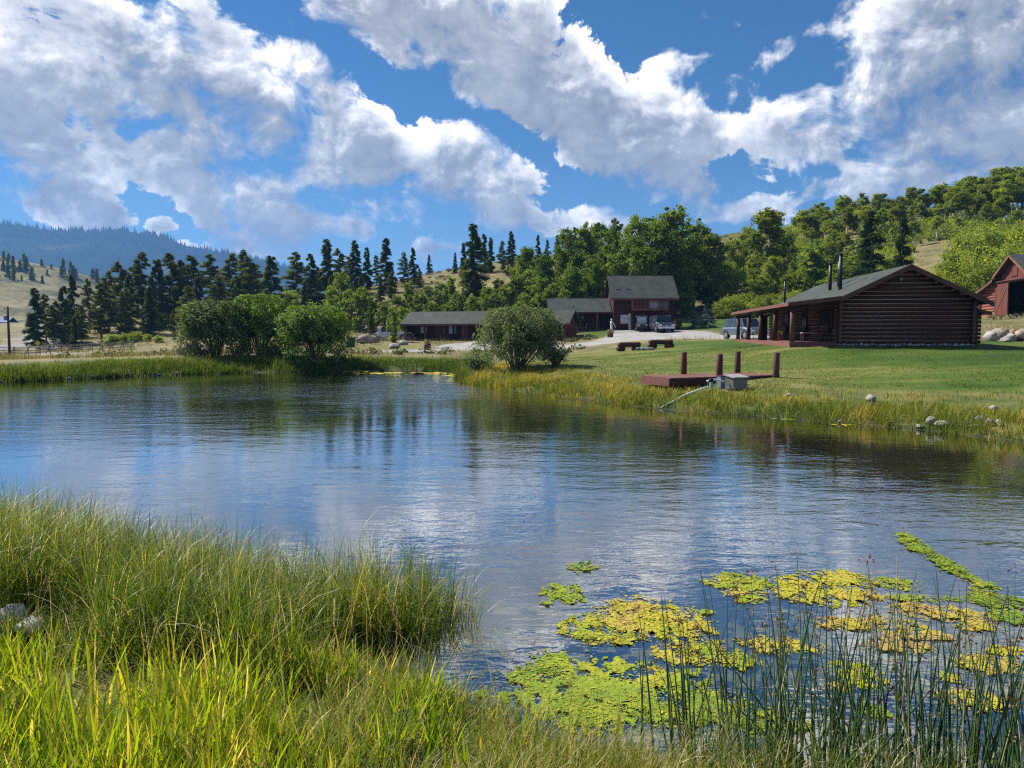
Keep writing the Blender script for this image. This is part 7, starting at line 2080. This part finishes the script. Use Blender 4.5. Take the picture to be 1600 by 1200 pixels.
# ------------------------------------------------------------------ floating algae
def algae_material():
    m, b = new_mat('floating_algae')
    out = b.node('ShaderNodeOutputMaterial'); p = b.node('ShaderNodeBsdfPrincipled')
    at = b.node('ShaderNodeAttribute', attribute_name='tint')
    pos = b.node('ShaderNodeNewGeometry').outputs['Position']
    n = b.noise(pos, 42.0, 5, .7).outputs['Fac']; n2 = b.noise(pos, 4.5, 3, .6).outputs['Fac']
    n3 = b.noise(pos, 1.1, 3, .6).outputs['Fac']
    f = b.math('ADD', at.outputs['Fac'], b.math('MULTIPLY', b.math('SUBTRACT', n2, .5), .8))
    f = b.math('ADD', f, b.math('MULTIPLY', b.math('SUBTRACT', n3, .5), .9))
    c = b.ramp(f, [(0, (0.13, 0.22, 0.016)), (.3, (0.25, 0.31, 0.016)), (.55, (0.42, 0.38, 0.022)), (.8, (0.46, 0.345, 0.06)), (.92, (0.42, 0.29, 0.10)), (1, (0.24, 0.16, 0.07))])
    c = b.mix(b.math('MULTIPLY', b.smooth(n, .52, .64), .6), c, (0.055, 0.065, 0.014))
    b.link(c, p.inputs['Base Color']); p.inputs['Roughness'].default_value = .7; p.inputs['Specular IOR Level'].default_value = .25
    bp = b.node('ShaderNodeBump'); bp.inputs['Strength'].default_value = .8; bp.inputs['Distance'].default_value = .02
    b.link(n, bp.inputs['Height']); b.link(bp.outputs[0], p.inputs['Normal'])
    b.link(p.outputs[0], out.inputs[0])
    return m
M_ALGAE = algae_material()
def algae(name, label, patches, level, dens, seed, cell=.012, cat='algae'):
    """mats of floating algae: each patch (px, py, half width px, half height px, tilt, tint) is laid on the water as a ragged, pitted sheet"""
    Vs, Fs, Ts = [], [], []; o = 0
    for (px, py, hw, hh, tilt, tint) in patches:
        d = EYE / ((py - 522) / F); x0 = X(px, d)
        rx = hw / F * d; ry = hh / F * d * d / EYE
        R_ = max(rx, ry) * 1.6
        c = cell * max(1, d / 6)
        n = int(2 * R_ / c) + 2
        gx = np.linspace(-R_, R_, n); GX, GY = np.meshgrid(gx, gx)
        ca, sa = math.cos(R(tilt)), math.sin(R(tilt))
        u = (GX * ca + GY * sa) / rx; v = (-GX * sa + GY * ca) / ry
        wx, wy = GX + x0, GY + d
        q = u * u + v * v + (fbm(wx * 2.8 + seed, wy * 2.8, 3) - .44) * 2.0 + (fbm(wx * 17 + seed, wy * 12, 5) - .47) * 3.0
        hole = fbm(wx * 12 + 31, wy * 9 + seed, 5)
        on = (q < dens) & (hole > .36 + .14 * sstep(q, dens - .9, dens)) & (pond_sd(wx, wy) < -.02)
        cell_on = on[:-1, :-1] & on[1:, :-1] & on[:-1, 1:] & on[1:, 1:]
        ii, jj = np.nonzero(cell_on)
        if not len(ii): continue
        idx = np.arange(n * n).reshape(n, n)
        quads = np.stack([idx[ii, jj], idx[ii, jj + 1], idx[ii + 1, jj + 1], idx[ii + 1, jj]], -1)
        used, inv = np.unique(quads.ravel(), return_inverse=True)
        zz = level + (fbm(wx * 14, wy * 14, 3) - .3) * .022 * (1 if level > 0 else .3)
        jx = (rng.random((n, n)) - .5) * c * .7; jy = (rng.random((n, n)) - .5) * c * .7
        V = np.stack([(wx + jx).ravel(), (wy + jy).ravel(), zz.ravel()], -1)[used]
        Vs.append(V); Fs.append(inv.reshape(-1, 4) + o); o += len(V)
        Ts.append(np.full(len(V), tint) + (fbm(wx * 1.3, wy * 1.3, 3).ravel()[used] - .45) * .5)
        if level > 0:                      # loose flecks: many on the mat, thinning out over the open water round it
            ap = np.clip((dens + .75 - q) / 1.1, 0, 1) ** 1.6 * (pond_sd(wx, wy) < -.02)
            m = int(min(5200, 1.1 * (2 * R_) ** 2 / (c * 1.6) ** 2))
            fi = rng.integers(0, n, m); fj = rng.integers(0, n, m)
            kk = ap[fi, fj] * .8 > rng.random(m); fi, fj = fi[kk], fj[kk]; m = len(fi)
            if m:
                ctr = np.stack([wx[fi, fj] + (rng.random(m) - .5) * c, wy[fi, fj] + (rng.random(m) - .5) * c, np.where(on[fi, fj], zz[fi, fj] + .004, level + .001)], -1)
                ang = rng.uniform(0, 6.28, m); sz = c * rng.gamma(2.2, .36, m) + c * .15
                e1 = np.stack([np.cos(ang) * sz, np.sin(ang) * sz, rng.normal(0, .12, m) * sz * on[fi, fj]], -1); e2 = np.stack([-np.sin(ang) * sz * .6, np.cos(ang) * sz * .6, rng.normal(0, .12, m) * sz * on[fi, fj]], -1)
                V = np.stack([ctr + e1, ctr + e2, ctr - e1, ctr - e2], 1).reshape(-1, 3)
                Vs.append(V); Fs.append(np.arange(4 * m).reshape(m, 4) + o); o += 4 * m
                Ts.append(np.repeat(np.clip(tint + rng.normal(0, .16, m), -.1, 1), 4))
    me = np_mesh(name, np.concatenate(Vs), np.concatenate(Fs), M_ALGAE if level > 0 else M_SUNK, {'tint': np.concatenate(Ts)}, smooth=True)
    return tag(link(name, me), label, cat, kind='stuff')
def sunk_material():
    m, b = new_mat('sunken_algae')
    out = b.node('ShaderNodeOutputMaterial'); p = b.node('ShaderNodeBsdfPrincipled')
    pos = b.node('ShaderNodeNewGeometry').outputs['Position']
    n = b.noise(pos, 2.5, 6, .65).outputs['Fac']
    c = b.ramp(n, [(.35, (0.17, 0.18, 0.09)), (.55, (0.34, 0.31, 0.13)), (.7, (0.48, 0.40, 0.17))])
    b.link(c, p.inputs['Base Color']); p.inputs['Roughness'].default_value = .95; p.inputs['Specular IOR Level'].default_value = 0
    b.link(p.outputs[0], out.inputs[0]); return m
M_SUNK = sunk_material()

build_foreground(); build_banks()
algae('floating_algae', 'bright yellow-green mats of algae floating on the near water', [
    (975, 1100, 185, 52, 0, .22), (855, 1052, 34, 18, 0, .20), (840, 1072, 55, 16, 0, .30), (1080, 1120, 100, 36, 0, .18), (1180, 1135, 60, 26, 0, .22), (930, 1135, 90, 30, 0, .3),
    (915, 990, 34, 18, 0, .32), (950, 1005, 36, 12, 0, .4), (1020, 978, 70, 30, -8, .68), (1065, 995, 45, 16, 0, .62), (1000, 960, 30, 10, 0, .6), (975, 1010, 40, 9, 0, .55),
    (885, 937, 32, 14, 0, .15), (912, 892, 20, 7, -25, .15), (858, 951, 9, 4, 0, .3), (1165, 918, 48, 13, -22, .32), (1182, 946, 24, 6, 0, .25), (1155, 935, 22, 5, 0, .75),
    (1110, 966, 14, 4, 0, .3), (1320, 912, 52, 12, -4, .5), (1300, 936, 78, 16, 0, .52), (1240, 915, 22, 7, 0, .55), (1400, 920, 40, 9, -6, .2), (1445, 945, 34, 6, -6, .22),
    (1075, 1032, 46, 20, 0, .66), (1110, 1030, 40, 22, 0, .55), (1170, 1045, 26, 16, 0, .38), (1235, 1022, 60, 13, 0, .62), (1430, 955, 20, 5, 0, .75),
    (1490, 968, 66, 14, -8, .78), (1535, 985, 40, 10, -10, .8), (1400, 985, 60, 14, 0, .8), (1330, 985, 40, 10, 0, .8), (1420, 1020, 46, 12, 0, .72), (1450, 1005, 60, 9, 0, .82),
    (1565, 1052, 46, 15, 0, .66), (1550, 1112, 46, 18, 0, .58), (1345, 1062, 34, 12, 0, .4), (1370, 1082, 30, 10, 0, .5), (1330, 1090, 16, 9, 0, .6), (1378, 1130, 26, 12, 0, .1), (1250, 1150, 34, 10, 0, .2), (1508, 1075, 18, 8, 0, .6), (1590, 1030, 30, 8, 0, .6)], .006, 1.25, 4)
algae('algae_streak', 'long bright green streak of algae drifting at the right of the pond', [
    (1430, 847, 32, 4.5, -100, .12), (1442, 857, 36, 4.6, -95, .12), (1458, 868, 38, 4.8, -95, .12), (1474, 879, 38, 5, -95, .13), (1490, 889, 38, 5, -92, .12), (1508, 899, 38, 4.6, -90, .12), (1526, 909, 36, 4, -90, .12), (1552, 928, 18, 14, -40, .2), (1565, 946, 28, 11, -20, .22), (1590, 948, 26, 9, 0, .18), (1520, 945, 40, 4, -8, .18), (1600, 975, 30, 10, 0, .2)], .006, 1.5, 9)
algae('sunken_algae', 'murky olive algae hanging just below the surface of the near water', [
    (1400, 990, 230, 40, 0, .5), (1180, 1050, 150, 40, 0, .5), (860, 960, 80, 18, 0, .5), (930, 1040, 60, 16, 0, .5), (1500, 1070, 150, 50, 0, .5), (1000, 1000, 120, 40, 0, .5), (780, 1010, 60, 20, 0, .5), (1330, 930, 120, 24, 0, .5), (1080, 1150, 200, 40, 0, .5), (1560, 960, 80, 30, 0, .5)], -.03, 1.3, 12, .04)
algae('shore_scum', 'pale yellow-green scum along the far and right water edges', [
    (1060, 634, 50, 2.6, -3, .42), (1020, 627, 34, 2.2, 0, .32), (1235, 655, 44, 2.0, -4, .45), (640, 583, 95, 1.8, 0, .72), (705, 586, 40, 2.2, 0, .62), (925, 625, 40, 1.6, -4, .4), (1330, 664, 30, 1.6, 0, .5), (560, 580, 40, 1.2, 0, .7)], .006, 1.0, 15, .04)

# ------------------------------------------------------------------ the air between here and the mountains
def build_haze():
    m, b = new_mat('mountain_haze')
    out = b.node('ShaderNodeOutputMaterial')
    v = b.node('ShaderNodeVolumePrincipled')
    v.inputs['Color'].default_value = (0.20, 0.48, 1.0, 1)
    v.inputs['Density'].default_value = HAZE
    v.inputs['Anisotropy'].default_value = 0.1
    b.link(v.outputs[0], out.inputs['Volume'])
    mb = MB(); mb.span(-9000, 9000, -7500, 8800, -12, 560)
    o = mb.build('haze', m)
    tag(o, 'thin blue haze filling the valley towards the mountains', 'haze', kind='stuff')
HAZE = 0.00017
build_haze()
